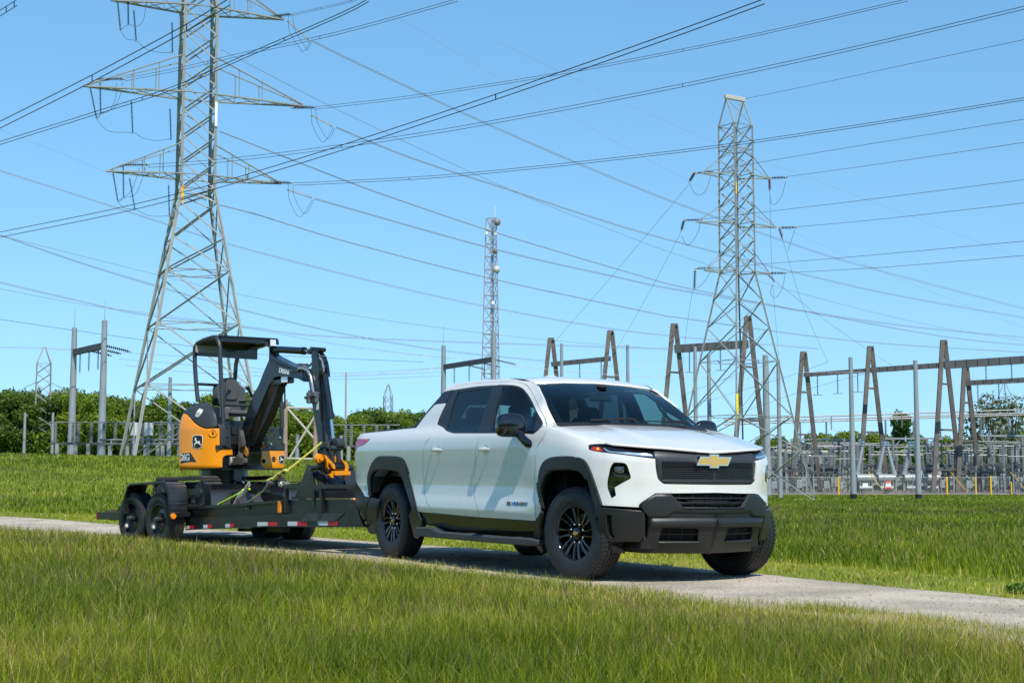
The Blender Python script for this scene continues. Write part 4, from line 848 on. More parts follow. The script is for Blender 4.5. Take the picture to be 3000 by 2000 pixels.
def build_grass():
    gm=leafmat('grass_blade',[(0,(.035,.065,.003)),(.35,(.14,.20,.005)),(.7,(.27,.33,.010)),(.86,(.44,.43,.05)),(.93,(.42,.31,.10)),(1,(.60,.47,.22))],.22,.45,big=(.45,(.66,.72,.60),(1.22,1.12,1.0)))
    sm=leafmat('grass_seed',[(0,(.13,.085,.045)),(.5,(.21,.145,.075)),(1,(.32,.26,.13))],.3,.8)
    # foreground meadow: y bands with matching density
    P=[];H=[];W=[];Tn=[]
    for n,y0,y1,wd,hs in((150000,4.6,7.5,.0034,1.),(150000,7.0,10.5,.0045,1.),(120000,10.,15.,.0062,1.),(80000,14.,26.,.0095,1.)):
        x,y=scatter(n,y0,y1,1.2,.9); pd=pdist(x,y); k=pd<-(HWp-.28)+.16*(sstep(-6,-10,x)+sstep(1.2,2.6,x))*2+rng.normal(0,.06,n); x=x[k];y=y[k];pd=pd[k]
        cl=vnoise(x,y,.35,1)*.6+vnoise(x,y,1.3,2)*.4; h=(.105+.115*cl+rng.normal(0,.035,len(x)))*hs; edge=sstep(-HWp-1.5,-HWp-.9,pd+.25*np.sin(x*1.7)); h=np.clip(h*(1-.38*edge),.04,.4)
        P.append(np.column_stack([x,y,tz(x,y)-.045*(np.abs(pd)<1.6)-.012])); H.append(h); W.append(np.full(len(x),wd)*rng.uniform(.6,1.3,len(x))); Tn.append(np.clip(rng.beta(1.2,1.5,len(x))*.95+.30*(vnoise(x,y,2.2,3)-.5)+.22*(vnoise(x,y,.25,9)-.5)+edge*.16+(rng.uniform(0,1,len(x))<.05)*.5,0,1))
    P=np.concatenate(P);H=np.concatenate(H);W=np.concatenate(W);Tn=np.concatenate(Tn)
    blades('meadow_grass',P,H,W,rng.uniform(.05,.75,len(P)),Tn,gm,'tall uncut meadow grass in the foreground, in front of the gravel path','grass')
    # seed heads
    x,y=scatter(46000,4.8,24,1.2,.85); pd=pdist(x,y); k=(pd<-(HWp+.9))&(vnoise(x,y,1.8,5)*.6+vnoise(x,y,.5,6)*.4+rng.uniform(-.25,.25,len(x))>.46); x=x[k];y=y[k]
    h=rng.uniform(.12,.25,len(x)); blades('seed_heads',np.column_stack([x,y,tz(x,y)]),h,.0022+.0003*y,rng.uniform(.05,.45,len(x)),rng.uniform(0,1,len(x)),sm,'brown flowering grass stalks rising above the foreground meadow','grass')
    # beyond the path: mown verge, then field
    P=[];H=[];W=[];Tn=[]
    for n,y0,y1,wd in((60000,9,19,.009),(70000,17,32,.013),(90000,28,60,.022),(60000,55,110,.045),(40000,105,172,.08)):
        x,y=scatter(n,y0,y1,2,1.0); pd=pdist(x,y); k=(pd>(HWp-.10)+rng.normal(0,.06,n)); x=x[k];y=y[k];pd=pd[k]
        v=sstep(2.7,3.1,pd+.2*np.sin(x*.8)); cl=vnoise(x,y,.6,1)*.6+vnoise(x,y,2.3,2)*.4
        h=(.035+.025*rng.uniform(0,1,len(x)))*(1-v)+v*(.11+.13*cl+rng.normal(0,.03,len(x))); h=np.clip(h,.025,.4); 
        if y0>25: h=np.clip(h*.75,.03,.3)
        P.append(np.column_stack([x,y,tz(x,y)-.02*(pd<1.6)-.012])); H.append(h); W.append(np.full(len(x),wd)*rng.uniform(.6,1.3,len(x))); Tn.append(np.clip(rng.beta(2.2,2.6,len(x))*.8+.34*(vnoise(x,y,3.5,3)-.5)+(1-v)*.30-v*.10+(rng.uniform(0,1,len(x))<.05)*.4,0,1))
    P=np.concatenate(P);H=np.concatenate(H);W=np.concatenate(W);Tn=np.concatenate(Tn)
    blades('field_grass',P,H,W,rng.uniform(.05,.7,len(P)),Tn,gm,'green grass on the verge and field beyond the gravel path','grass')
    x,y=scatter(30000,12,75,2,1.); pd=pdist(x,y); k=(pd>3.6)&(vnoise(x,y,3.,5)*.7+vnoise(x,y,.8,6)*.3+rng.uniform(-.2,.2,len(x))>.50)&((x>0)|(rng.uniform(0,1,len(x))<.35)); x=x[k];y=y[k]
    h=rng.uniform(.13,.25,len(x))*(1-.3*sstep(25,60,y)); blades('field_seed_heads',np.column_stack([x,y,tz(x,y)]),h,.003+.0004*y,rng.uniform(.05,.4,len(x)),rng.uniform(0,1,len(x)),sm,'brown seed stalks standing in the field beyond the path','grass')
    # a few broad-leaved weeds on the verge
    wm=leafmat('weed_leaf',[(0,(.06,.14,.012)),(1,(.14,.26,.03))],.3)
    for i,(px,py,s) in enumerate(((2985,1735,.12),)):
        r_=ray(px,py); k=(-CZ-.05)/r_[2]; c=CAM+r_*k; n=260; q=rng.normal(0,1,(n,3)); q/=np.linalg.norm(q,axis=1)[:,None]; q=q*rng.uniform(.3,1,(n,1))*np.array([s,s,s*.6]); q[:,2]=np.abs(q[:,2])
        V=np.zeros((n,4,3)); u=rng.normal(0,1,(n,3)); u/=np.linalg.norm(u,axis=1)[:,None]; v=np.cross(u,rng.normal(0,1,(n,3))); v/=np.linalg.norm(v,axis=1)[:,None]; L_=.02
        for j,(a,b) in enumerate(((-1,0),(0,-.6),(1,0),(0,.6))): V[:,j]=q+u*a*L_+v*b*L_
        o=bpy.data.objects.new('weed',fastmesh('weed',V.reshape(-1,3),np.arange(n*4).reshape(-1,4),None,wm,np.repeat(rng.uniform(0,1,n),4))); scene.collection.objects.link(o); o.location=(c[0],c[1],float(tz(c[0],c[1])))
        props(o,('bushy dark weed on the verge at the right end of the path','smaller dark weed by the verge near the right end of the path','low dark weed in the tall grass right of the truck','dark weed clump in the tall grass below the yellow posts')[i],'weed',None)
def crown(seed,n,R,Hh,trunk=.25,leaf=.22,open_=0.0,lobes=9):
    g=np.random.default_rng(seed); C=[]; S=[]
    for i in range(lobes):
        a=g.uniform(0,2*math.pi); rr=R*.58*math.sqrt(g.uniform(0,1)); zz=Hh*(trunk+.12+(.80-trunk)*g.uniform(0,1)**.8); k=1-.55*max(0,(zz/Hh-.55)/.45)
        C.append((rr*k*math.cos(a),rr*k*math.sin(a),zz)); S.append(R*g.uniform(.26,.50)*(.7+.3*k))
    C=np.array(C);S=np.array(S); idx=g.choice(lobes,n,p=S**2/(S**2).sum()); q=g.normal(0,1,(n,3)); q/=np.linalg.norm(q,axis=1)[:,None]; rad=g.uniform(.55,1.08,n)**.6
    wob=1+.25*np.sin(q[:,0]*7+idx)*np.sin(q[:,1]*6+2*idx)*np.sin(q[:,2]*5); P=C[idx]+q*(S[idx]*rad*wob)[:,None]
    keep=P[:,2]>Hh*trunk*.55; P=P[keep]; q=q[keep]; n=len(P)
    nrm=q+g.normal(0,.6,(n,3)); nrm/=np.linalg.norm(nrm,axis=1)[:,None]; u=np.cross(nrm,g.normal(0,1,(n,3))); u/=np.linalg.norm(u,axis=1)[:,None]; v=np.cross(nrm,u); s=leaf*g.uniform(.5,1.3,n)
    V=np.zeros((n,4,3))
    for j,(a,b) in enumerate(((-1,-.2),(.1,-.75),(1,.15),(-.1,.7))): V[:,j]=P+u*(a*s)[:,None]+v*(b*s)[:,None]
    t=np.clip(g.beta(2,2,n)*.8+.2*np.sin(P[:,0]*1.3+P[:,2]*1.1+seed),0,1)
    return V.reshape(-1,3),np.arange(n*4).reshape(-1,4),np.repeat(t,4),C,S
def build_trees():
    lm=[leafmat('leaves_a',[(0,(.055,.105,.008)),(.5,(.12,.20,.014)),(1,(.22,.30,.028))],.4,.45),leafmat('leaves_b',[(0,(.085,.15,.008)),(.5,(.17,.25,.015)),(1,(.29,.36,.03))],.4,.45),leafmat('leaves_c',[(0,(.04,.085,.012)),(.5,(.085,.15,.018)),(1,(.16,.22,.03))],.35,.45)]
    bm=mat('bark',(.10,.085,.07),.9,var=.3,vscale=5)
    protos=[]
    def proto(seed,R,Hh,n,lm_,leaf,trunk=.12,open_=0,lobes=11,sparse=False):
        V,Q,t,C,S=crown(seed,n,R,Hh,trunk,leaf,open_,lobes); me=fastmesh('crown',V,Q,None,lm_,t)
        b=MB(); b.cyl((0,0,-.5),(0,0,Hh*.55),Hh*.018,Hh*.008,7)
        for c,s in zip(C,S): b.cyl((0,0,c[2]*.55),c,Hh*.008,Hh*.003,5,cap=False)
        return me,b
    specs=[(1,3.6,9.5,9000,lm[0],.17),(2,4.2,10.5,10000,lm[1],.18),(3,3.2,8.5,8000,lm[0],.16),(4,3.9,9.0,9000,lm[1],.17),(5,3.0,10.0,8000,lm[2],.16)]
    pr=[proto(*s) for s in specs]; tm=[]
    def place(k,x,y,s,label,group,sz=1.0,nm='broadleaf_tree'):
        me,b=pr[k]; z=float(tz(x,y)); root=thing(nm,label,'tree',loc=(x,y,z-.2),rz=random.uniform(0,6.28),group=group); root.scale=(s,s,s*sz)
        c=bpy.data.objects.new('crown',me); scene.collection.objects.link(c); c.parent=root
        if k>=len(tm) or tm[k] is None:
            while len(tm)<=k: tm.append(None)
            o=b.obj('trunk',bm,root); tm[k]=o.data
        else:
            o=bpy.data.objects.new('trunk',tm[k]); scene.collection.objects.link(o); o.parent=root
        return root
    # left wood line (photo heights of its top edge)
    TL=[(-40,1125),(60,1122),(150,1130),(230,1140),(320,1145),(420,1150),(520,1160),(620,1160),(700,1155),(760,1150),(830,1165),(900,1185),(960,1195),(1010,1215),(1070,1185),(1130,1175),(1180,1195),(1240,1200),(1290,1220),(1340,1210)]
    i=0
    for row,(Y,dy) in enumerate(((150,0),(163,-4),(178,-10))):
        px=-80+row*22
        while px<1380:
            top=np.interp(px,[a for a,_ in TL],[b for _,b in TL])+random.uniform(-6,22)+(14 if row==0 else 0)+dy*0; p=at(px,top,Y+random.uniform(-4,4)); k=random.randrange(5)
            hgt=p[2]-float(tz(p[0],p[1])); s=hgt/specs[k][2]/1.0
            lab={lm[0]:'mid green tree',lm[1]:'bright green tree',lm[2]:'dark green tree'}[specs[k][4]]+', '+('front','middle','back')[row]+' row of the wood, '+near(px,LEFTM)
            place(k,p[0],p[1],s,lab,('mid','bright','dark')[lm.index(specs[k][4])]+' green trees of the wood line behind the trailer',1.0); px+=random.uniform(40,62)*(1 if row<2 else 1.3)
    # undergrowth closing the base of the wood
    V=[];Q=[];T_=[]
    n=60000; px=rng.uniform(-60,1400,n); Y=rng.uniform(146,172,n); X=(px-1500)/F*Y; zt=tz(X,Y); zz=zt+rng.uniform(0,3.4,n); c=np.stack([X,Y,zz],1); u=rng.normal(0,1,(n,3)); u/=np.linalg.norm(u,axis=1)[:,None]; v=np.cross(u,rng.normal(0,1,(n,3))); v/=np.linalg.norm(v,axis=1)[:,None]; s=rng.uniform(.12,.26,n)
    VV=np.zeros((n,4,3))
    for j,(a,b) in enumerate(((-1,-.2),(.1,-.75),(1,.15),(-.1,.7))): VV[:,j]=c+u*(a*s)[:,None]+v*(b*s)[:,None]
    o=bpy.data.objects.new('undergrowth',fastmesh('undergrowth',VV.reshape(-1,3),np.arange(n*4).reshape(-1,4),None,lm[0],np.repeat(rng.uniform(0,.8,n),4))); scene.collection.objects.link(o); props(o,'dense green undergrowth along the foot of the wood line','undergrowth',None,'stuff')
    n=42000; px=rng.uniform(2150,3080,n); Y=rng.uniform(216,232,n); X=(px-1500)/F*Y; zt=tz(X,Y); tp=3.6+1.3*np.sin(X*.35)+.8*np.sin(X*.9+1); zz=zt+rng.uniform(0,1,n)*tp; c=np.stack([X,Y,zz],1); u=rng.normal(0,1,(n,3)); u/=np.linalg.norm(u,axis=1)[:,None]; v=np.cross(u,rng.normal(0,1,(n,3))); v/=np.linalg.norm(v,axis=1)[:,None]; s=rng.uniform(.15,.3,n)
    VV=np.zeros((n,4,3))
    for j,(a,b) in enumerate(((-1,-.2),(.1,-.75),(1,.15),(-.1,.7))): VV[:,j]=c+u*(a*s)[:,None]+v*(b*s)[:,None]
    o=bpy.data.objects.new('undergrowth',fastmesh('undergrowth',VV.reshape(-1,3),np.arange(n*4).reshape(-1,4),None,lm[2],np.repeat(rng.uniform(0,.9,n),4))); scene.collection.objects.link(o); props(o,'dark green scrub growing behind the substation equipment','undergrowth',None,'stuff')
    # right side: lower trees behind the substation
    RT=[(2200,1290,0),(2245,1278,1),(2290,1262,0),(2345,1285,1),(2395,1268,3),(2440,1272,1),(2485,1262,3),(2530,1290,2),(2560,1265,1),(2600,1262,2),(2645,1200,4),(2690,1262,0),(2730,1282,2),(2780,1276,1),(2830,1280,3),(2870,1262,0),(2960,1255,1),(3010,1240,0),(2320,1300,2),(2580,1300,0),(2760,1305,3)]
    for px,py,k in RT:
        p=at(px,py,262+random.uniform(-8,8)); hgt=p[2]-float(tz(p[0],p[1])); s=hgt/specs[k][2]
        place(k,p[0],p[1],s,('low green tree behind the substation, '+near(px,RIGHTM),'tall dark tree standing above the others behind the substation')[px==2645],'low trees behind the substation' if px!=2645 else None,1.0)
    # open, half bare trees at the right edge
    pr.append(proto(21,3.6,11,900,leafmat('leaves_d',[(0,(.10,.12,.06)),(1,(.22,.25,.14))],.3),.20,.22,0,16)); specs.append((21,3.6,11)); pr.append(proto(22,2.8,9,700,MT.get('x') or leafmat('leaves_e',[(0,(.09,.12,.05)),(1,(.18,.22,.10))],.3),.18,.2,0,14)); specs.append((22,2.8,9))
    for px,py,k,l in((2905,1145,5,'tall thin-leaved pale tree above the substation at the right edge'),(2965,1150,6,'slender thin-leaved tree beside the right lattice tower top'),(2855,1195,6,'smaller thin-leaved tree left of the tall pale tree')):
        p=at(px,py,240); hgt=p[2]-float(tz(p[0],p[1])); place(k,p[0],p[1],hgt/specs[k][2],l,None)
    # woods behind the camera, seen only as reflections in the glass and paint
    n=52000; X=rng.uniform(-120,90,n); Y=-58+rng.normal(0,4,n); top=11+3*np.sin(X*.21)+2*np.sin(X*.53+1)+1.2*np.sin(X*1.3); zz=top*rng.uniform(0,1,n)**.8; c=np.stack([X,Y,zz],1); u=rng.normal(0,1,(n,3)); u/=np.linalg.norm(u,axis=1)[:,None]; v=np.cross(u,rng.normal(0,1,(n,3))); v/=np.linalg.norm(v,axis=1)[:,None]; s=rng.uniform(.4,.8,n); VV=np.zeros((n,4,3))
    for j,(a,b) in enumerate(((-1,-.2),(.1,-.75),(1,.15),(-.1,.7))): VV[:,j]=c+u*(a*s)[:,None]+v*(b*s)[:,None]
    o=bpy.data.objects.new('woods',fastmesh('woods',VV.reshape(-1,3),np.arange(n*4).reshape(-1,4),None,lm[0],np.repeat(rng.uniform(0,1,n),4))); scene.collection.objects.link(o); props(o,'distant green woods mirrored in the side windows of the truck','woods',None,'stuff')
# ------------------------------------------------------------------ lattice towers, poles, substation, power lines
GALV=mat('tower_steel',(.24,.26,.25),.6,.0,var=.12,vscale=.8)
POLE=mat('pole_steel',(.27,.30,.32),.5,.2,var=.10,vscale=.6)
BROWN=mat('weathered_steel',(.115,.10,.09),.75,.1,var=.3,vscale=.7)
GREYB=mat('beam_steel',(.065,.07,.078),.6,.2,var=.15,vscale=.6)
INS=mat('insulator_dark',(.035,.040,.045),.25,0); INSW=mat('insulator_light',(.55,.55,.53),.2,0); INSR=mat('insulator_red',(.35,.02,.03),.3,0); PORC=mat('porcelain_grey',(.17,.18,.18),.3,0,var=.12,vscale=2)
WIRE=mat('wire_dark',(.02,.022,.025),.5,.3); WIREL=mat('wire_light',(.36,.37,.40),.45,.5); TANK=mat('tank_grey',(.26,.29,.28),.4,0,var=.08,vscale=1.5)
YEL=mat('bollard_yellow',(.75,.42,.02),.5); REDS=mat('sign_red',(.6,.02,.02),.5); WHS=mat('sign_white',(.75,.75,.72),.5)
def gz(px,Y): x=(px-1500)/F*Y; return x,float(tz(x,Y))
def zpx(py,Y): return float(at(1500,py,Y)[2])
def string(name,p0,p1,r,mt,label,group,n=12,disc=.62,rod=.25):
    p0=np.array(p0,float);p1=np.array(p1,float); root=thing(name,label,'insulator',loc=tuple(p0),group=group); b=MB(); d=p1-p0; b.cyl((0,0,0),d,r*rod,n=6)
    for i in range(n):
        a=d*((i+.3)/n); c=d*((i+.3+disc*.5)/n); b.cyl(a,c,r,r*.55,8)
    b.obj('sheds',mt,root); e=MB(); u=d/np.linalg.norm(d); e.cyl(-u*r*1.2,u*.0,r*.5,n=6); e.obj('end_fitting',GALV,root); e=MB(); e.cyl(d,d+u*r*1.2,r*.5,n=6); e.obj('end_fitting',GALV,root); return root
def lattice(name,label,Y,px,zl,yaw,prof,levels,rings,legw,brw,arms=(),cap=None,steps=True,xbrace=True,cat='pylon'):
    x,z0=gz(px,Y); root=thing(name,label,cat,loc=(x,Y,z0),rz=yaw); W=lambda z: float(np.interp(z,[p[0] for p in prof],[p[1] for p in prof]))
    zs_=[z for z in levels]; C=[(1,1),(-1,1),(-1,-1),(1,-1)]; pt=lambda c,z: np.array([c[0]*W(z),c[1]*W(z),z])
    for c in C:
        b=MB(); lv=[-1.0]+[p[0] for p in prof]; 
        for a,d in zip(lv[:-1],lv[1:]):
            # angle iron: two plates
            P0,P1=pt(c,a),pt(c,d)
            b.beam(P0,P1,legw,legw*.18,up=(0,c[1],0)); b.beam(P0+np.array([0,0,0]),P1,legw*.18,legw,up=(0,c[1],0))
        b.obj('leg',GALV,root)
    br=MB()
    for a,d in zip(zs_[:-1],zs_[1:]):
        for i in range(4):
            c,e=C[i],C[(i+1)%4]; nf=np.array([c[0]+e[0],c[1]+e[1],0.])/2   # flat bars: one diagonal laid facing up and out, its twin facing down and out
            for (P0,P1,sg) in((pt(c,a),pt(e,d),-1),(pt(e,a),pt(c,d),1)):
                q=np.cross(nf,P1-P0); q/=np.linalg.norm(q); q=q if q[2]>0 else -q; br.beam(P0,P1,brw,brw*.2,up=tuple(nf+q*sg*(1.0 if sg<0 else .6)))
    br.obj('bracing',GALV,root)
    for z in rings:
        rg=MB()
        for i in range(4): rg.beam(pt(C[i],z),pt(C[(i+1)%4],z),brw,brw*.4)
        if W(z)>1.5:
            for i in range(4):
                m=(pt(C[i],z)+pt(C[(i+1)%4],z))/2; m2=(pt(C[(i+1)%4],z)+pt(C[(i+2)%4],z))/2; rg.beam(m,m2,brw*.7,brw*.3)
        rg.obj('ring_frame',GALV,root)
    if steps:
        st=MB(); c=C[3] if steps is True else C[steps]; z=2
        while z<prof[-1][0]: p=pt(c,z); st.beam(p,p+np.array([.18*(1 if int(z*2.5)%2 else 0),.18*(0 if int(z*2.5)%2 else 1),0]),.025); z+=.4
        st.obj('step_bolts',GALV,root)
    for (z,L,h) in arms:
        for s in(-1,1):
            b=MB(); tip=np.array([s*L,0,z]); 
            for sy in(-1,1):
                q=np.array([s*W(z),sy*W(z),z]); t=np.array([s*W(z+h),sy*W(z+h),z+h]); b.beam(q,tip,brw*1.3,brw*.8); b.beam(t,tip,brw,brw*.5)
                n=4
                for k in range(1,n):
                    a=q+(tip-q)*k/n; c2=t+(tip-t)*k/n
                    if k<3 and h>1.2: b.beam(a,c2,brw*.5,brw*.3)
            n=4
            for k in range(n):
                f0,f1=k/n,(k+1)/n; a=np.array([s*W(z),W(z),z]); c2=np.array([s*W(z),-W(z),z]); A0=a+(tip-a)*f0; B1=c2+(tip-c2)*f1; B0=c2+(tip-c2)*f0; A1=a+(tip-a)*f1
                b.beam(A0,B1,brw*.6,brw*.3); b.beam(B0,A1,brw*.6,brw*.3)
            b.obj('crossarm',GALV,root)
    return root,W
def polewire(path,r,n=5):
    P=np.array(path); return P
def wire(name,pts,y0,y1,r,mt,label,group,pair=0,cat='power line',parent=None):
    """cable through photo points; depth runs from y0 to y1 along it"""
    def one(dy):
        P=cr([(a,b+dy) for a,b in pts],False,5); L=np.r_[0,np.cumsum(np.hypot(*np.diff(P,axis=0).T))]; L/=L[-1]
        # equal steps in space rather than in the picture
        Y=1/((1-L)/y0+L/y1); return [at(p[0],p[1],y) for p,y in zip(P,Y)]
    r*=.82; A=one(0); root=thing(name,label,cat,loc=tuple(A[0]),group=group); o=np.array(A[0])
    MB().tube([a-o for a in A],r,5).obj('conductor',mt,root)
    if pair:
        B=one(pair); MB().tube([a-o for a in B],r,5).obj('conductor',mt,root); n=len(A)
        for k in (n//3,2*n//3): MB().cyl(A[k]-o,B[k]-o,r*1.2,n=5).obj('spacer',mt,root)
    return root
def build_tower_left():
    Y=112; px=560; x,z0=gz(px,Y); H=lambda py: zpx(py,Y)-z0
    zb,zm,zt=H(520),H(283),H(30); yaw=R_(21); k=Y/F
    waist=H(560); top=H(-180)
    prof=[(0,4.75),(waist,1.27),(zt,1.22),(top,.9)]
    ring=[H(1135),H(955),H(800)]
    lv=[0,H(1135),H(955),H(800),H(706),H(600),waist]+list(np.linspace(waist,top,11))[1:]
    root,W=lattice('lattice_tower','tall galvanised lattice transmission tower with six crossarms rising behind the excavator',Y,px,0,yaw,prof,lv,ring+[waist,zb,zm,zt],.24,.14,arms=[(zb,6.7,2.4),(zm,8.6,2.9),(zt,6.7,3.0)],steps=True)
    sg=MB(); sg.box((-W(H(560))+.0-.12,-W(H(560))-.12,H(575)),(.02,.18,1.3),rot=None); 
    MB().box((-W(zb-1)+.1,-W(zb-1)-.12,zb-1.6),(.20,.02,1.3)).obj('number_plate',YEL,root); MB().box((W(zm)+.0,-W(zm)-.14,zm-1.6),(.20,.02,1.9)).obj('number_plate',WHS,root)
    # insulator strings, photo pixels (px,py)->(px,py)
    def S(a,b,r,m,l,g,n): 
        string('insulator_string',at(*a,Y+a_off(a)),at(*b,Y+a_off(b)),r,m,l,g,n)
    a_off=lambda p: (p[0]-577)/300*2.6
    rows=(('bottom',(853,494),[((853,534),(0,0))]),)
    for i,(nm,(tx,ty),(ex,ey),(fx,fy)) in enumerate((('top',(787,50),(850,42),(915,118)),('middle',(857,316),(917,315),(983,372)),('bottom',(787,533),(850,536),(922,581)))):
        S((tx+3,ty),(ex,ey),.16,INS,f'short grey insulator at the right end of the {nm} crossarm of the left tower',None,14)
        S((tx+60,ty+(30 if i else 22)-6),(fx-14,fy-4),.14,INSW,f'pale sloping insulator string on the {nm} right crossarm of the left tower',None,18)
        wire('jumper_cable',[(ex-5,ey+4),(ex-2,ey+50),(ex+25,ey+(100 if i else 95)),(fx-25,fy+34),(fx-6,fy+2)],Y,Y,.018,WIRE,f'hanging jumper loops below the {nm} right crossarm end of the left tower',None,pair=0,cat='cable')
        wire('jumper_cable',[(ex+8,ey+6),(ex+14,ey+45),(ex+40,ey+90),(fx-15,fy+30),(fx-2,fy+4)],Y,Y,.018,WIRE,f'outer jumper loop below the {nm} right crossarm of the left tower',None,cat='cable')
    G='black insulator strings hanging from the left crossarms of the left tower'
    for a,b,l in (((344,0),(353,90),'top left'),((375,0),(376,72),'top'),((392,32),(399,120),'top inner'),((264,256),(283,347),'middle outermost'),((293,243),(295,333),'middle'),((385,300),(389,389),'middle inner'),((330,500),(345,588),'bottom outermost'),((361,488),(362,578),'bottom'),((380,525),(395,612),'bottom inner'),((504,68),(505,155),'top near the tower body'),((498,320),(501,408),'middle near the tower body'),((494,545),(496,632),'bottom near the tower body')):
        S(a,b,.085,INS,f'black hanging insulator, the {l} one on the left side of the left tower',None,24)
    for i,(ty,py) in enumerate((('middle',230),('bottom',481))):
        S((292 if i==0 else 358,py+2),(360 if i==0 else 432,py+2),.16,INS,f'short grey horizontal insulator at the left end of the {ty} crossarm of the left tower',None,14)
    for l,pts in (('top',[(353,90),(375,73),(399,78),(420,60),(429,0)]),('top lower',[(353,92),(372,115),(399,120),(430,145),(470,154),(505,154)]),('middle',[(283,348),(295,334),(320,325),(338,290),(342,243)]),('middle second',[(285,350),(300,332),(335,315),(352,280),(359,240)]),('middle lower',[(283,350),(320,385),(389,389),(420,405),(460,412),(501,407)]),('bottom',[(345,590),(362,578),(385,560),(400,520),(410,490)]),('bottom second',[(347,592),(365,580),(395,570),(415,530),(427,490)]),('bottom lower',[(345,590),(365,610),(395,612),(425,628),(455,634),(496,632)])):
        wire('jumper_cable',pts,Y,Y,.02,WIRE,f'jumper cable looping between the {l} insulators left of the left tower',None,cat='cable')
    for l,a,b in (('top',(556,92),(598,118)),('middle',(552,342),(592,362)),('bottom',(562,570),(600,585))): S(a,b,.10,INSW,f'pale insulator string seen through the {l} part of the left tower body',None,10)
def build_tower_right():
    Y=120; px=2166; x,z0=gz(px,Y); H=lambda py: zpx(py,Y)-z0; yaw=R_(33)
    top=H(292); sh=H(370); waist=H(800)
    prof=[(0,4.15),(waist,1.02),(sh,.98)]
    lv=[0,H(1320),H(1220),H(1060),H(960),H(880),waist]+list(np.linspace(waist,sh,10))[1:]
    root,W=lattice('lattice_tower','galvanised lattice tower with a flat capped peak rising behind the truck bonnet',Y,px,0,yaw,prof,lv,[H(1220),H(1060),waist,sh,H(440),H(508),H(650)],.17,.10,arms=[],steps=True)
    b=MB(); w=W(sh)
    for s in(-1,1):
        for t in(-1,1): b.beam((s*w,t*w,sh),(s*w*.95,0,top),.11,.06)
    for s in(-1,1): b.beam((w,s*w,sh),(-w*.95,0,top),.07,.03); b.beam((-w,s*w,sh),(w*.95,0,top),.07,.03)
    b.obj('peak_frame',GALV,root); MB().box((0,0,top+.12),(2.2,.25,.36),r=.03).obj('cap_plate',mat('cap_plate',(.42,.40,.36),.7),root)
    ya=R_(12)
    for nm,zc,L,tl in (('top',515,3.2,1.2),('middle',658,3.75,1.2),('bottom',797,3.1,1.2)):
        z=H(zc)
        for s in(-1,1):
            a=MB(); tip=np.array([s*L,0,z]); 
            for sy in(-1,1): a.beam((s*W(z)*.8,sy*W(z),z),tip,.12,.10); a.beam((s*W(z)*.8,sy*W(z),z+1.8),tip,.06,.04)
            o=a.obj('crossarm',GALV,root); o.rotation_euler=(0,0,-yaw+R_(21))
    MB().box((-W(waist+1)*0-.98,-1.1,H(560)),(.14,.02,1.0)).obj('number_plate',YEL,root)
    pl=at(2128,1195,Y-4.2)-np.array([x,Y,z0]); pb=MB(); q=root.matrix_world
    w_=W(H(1195)); o=MB().box((-w_,-w_-.1,H(1195)),(.26,.03,1.9)).obj('number_plate',mat('plate_yellow',(.75,.62,.05),.5),root)
    tt=text('4520',.34,.004,DARK,'number_lettering',o,Matrix.Translation((-w_+.12,-w_-.13,H(1195)+.75))@Matrix.Rotation(R_(90),4,'X')@Matrix.Rotation(R_(-90),4,'Z'))
    for i,(a,b_,m,l) in enumerate((((2044,507),(2084,502),INS,'grey horizontal insulator at the left end of the top crossarm of the right tower'),((2034,508),(2021,530),INS,'sloping insulator at the left end of the top crossarm of the right tower'),((2010,645),(2050,644),INS,'grey horizontal insulator on the middle left crossarm of the right tower'),((2003,648),(1997,672),INS,'hanging insulator at the left end of the middle crossarm of the right tower'),((2044,786),(2083,785),INS,'grey horizontal insulator at the left end of the bottom crossarm of the right tower'),((2036,795),(2034,843),INS,'long hanging insulator at the left end of the bottom crossarm of the right tower'),
        ((2262,521),(2300,520),INS,'grey horizontal insulator at the right end of the top crossarm of the right tower'),((2254,526),(2255,554),INSR,'dark red hanging insulator under the top right crossarm of the right tower'),((2290,667),(2328,666),INS,'grey horizontal insulator at the right end of the middle crossarm of the right tower'),((2284,672),(2291,694),INSR,'dark red hanging insulator under the middle right crossarm of the right tower'),((2258,800),(2296,800),INS,'grey horizontal insulator at the right end of the bottom crossarm of the right tower'),((2252,806),(2267,821),INSR,'dark red sloping insulator under the bottom right crossarm of the right tower'))):
        string('insulator_string',at(*a,Y),at(*b_,Y),.15,m,l,None,9)
    for pts,l in (([(2021,538),(2032,562),(2050,572),(2070,555),(2083,512)],'top left'),([(1997,690),(2010,716),(2025,712),(2045,680),(2051,654)],'middle left'),([(2034,848),(2060,830),(2082,795)],'bottom left'),([(2256,570),(2258,592),(2270,599),(2290,575),(2302,530)],'top right'),([(2329,672),(2320,700),(2308,736)],'middle right'),([(2262,835),(2258,860),(2270,872),(2290,850),(2300,806)],'bottom right')):
        wire('jumper_cable',pts,Y,Y,.02,WIRE,f'jumper loop at the {l} crossarm end of the right tower',None,cat='cable')
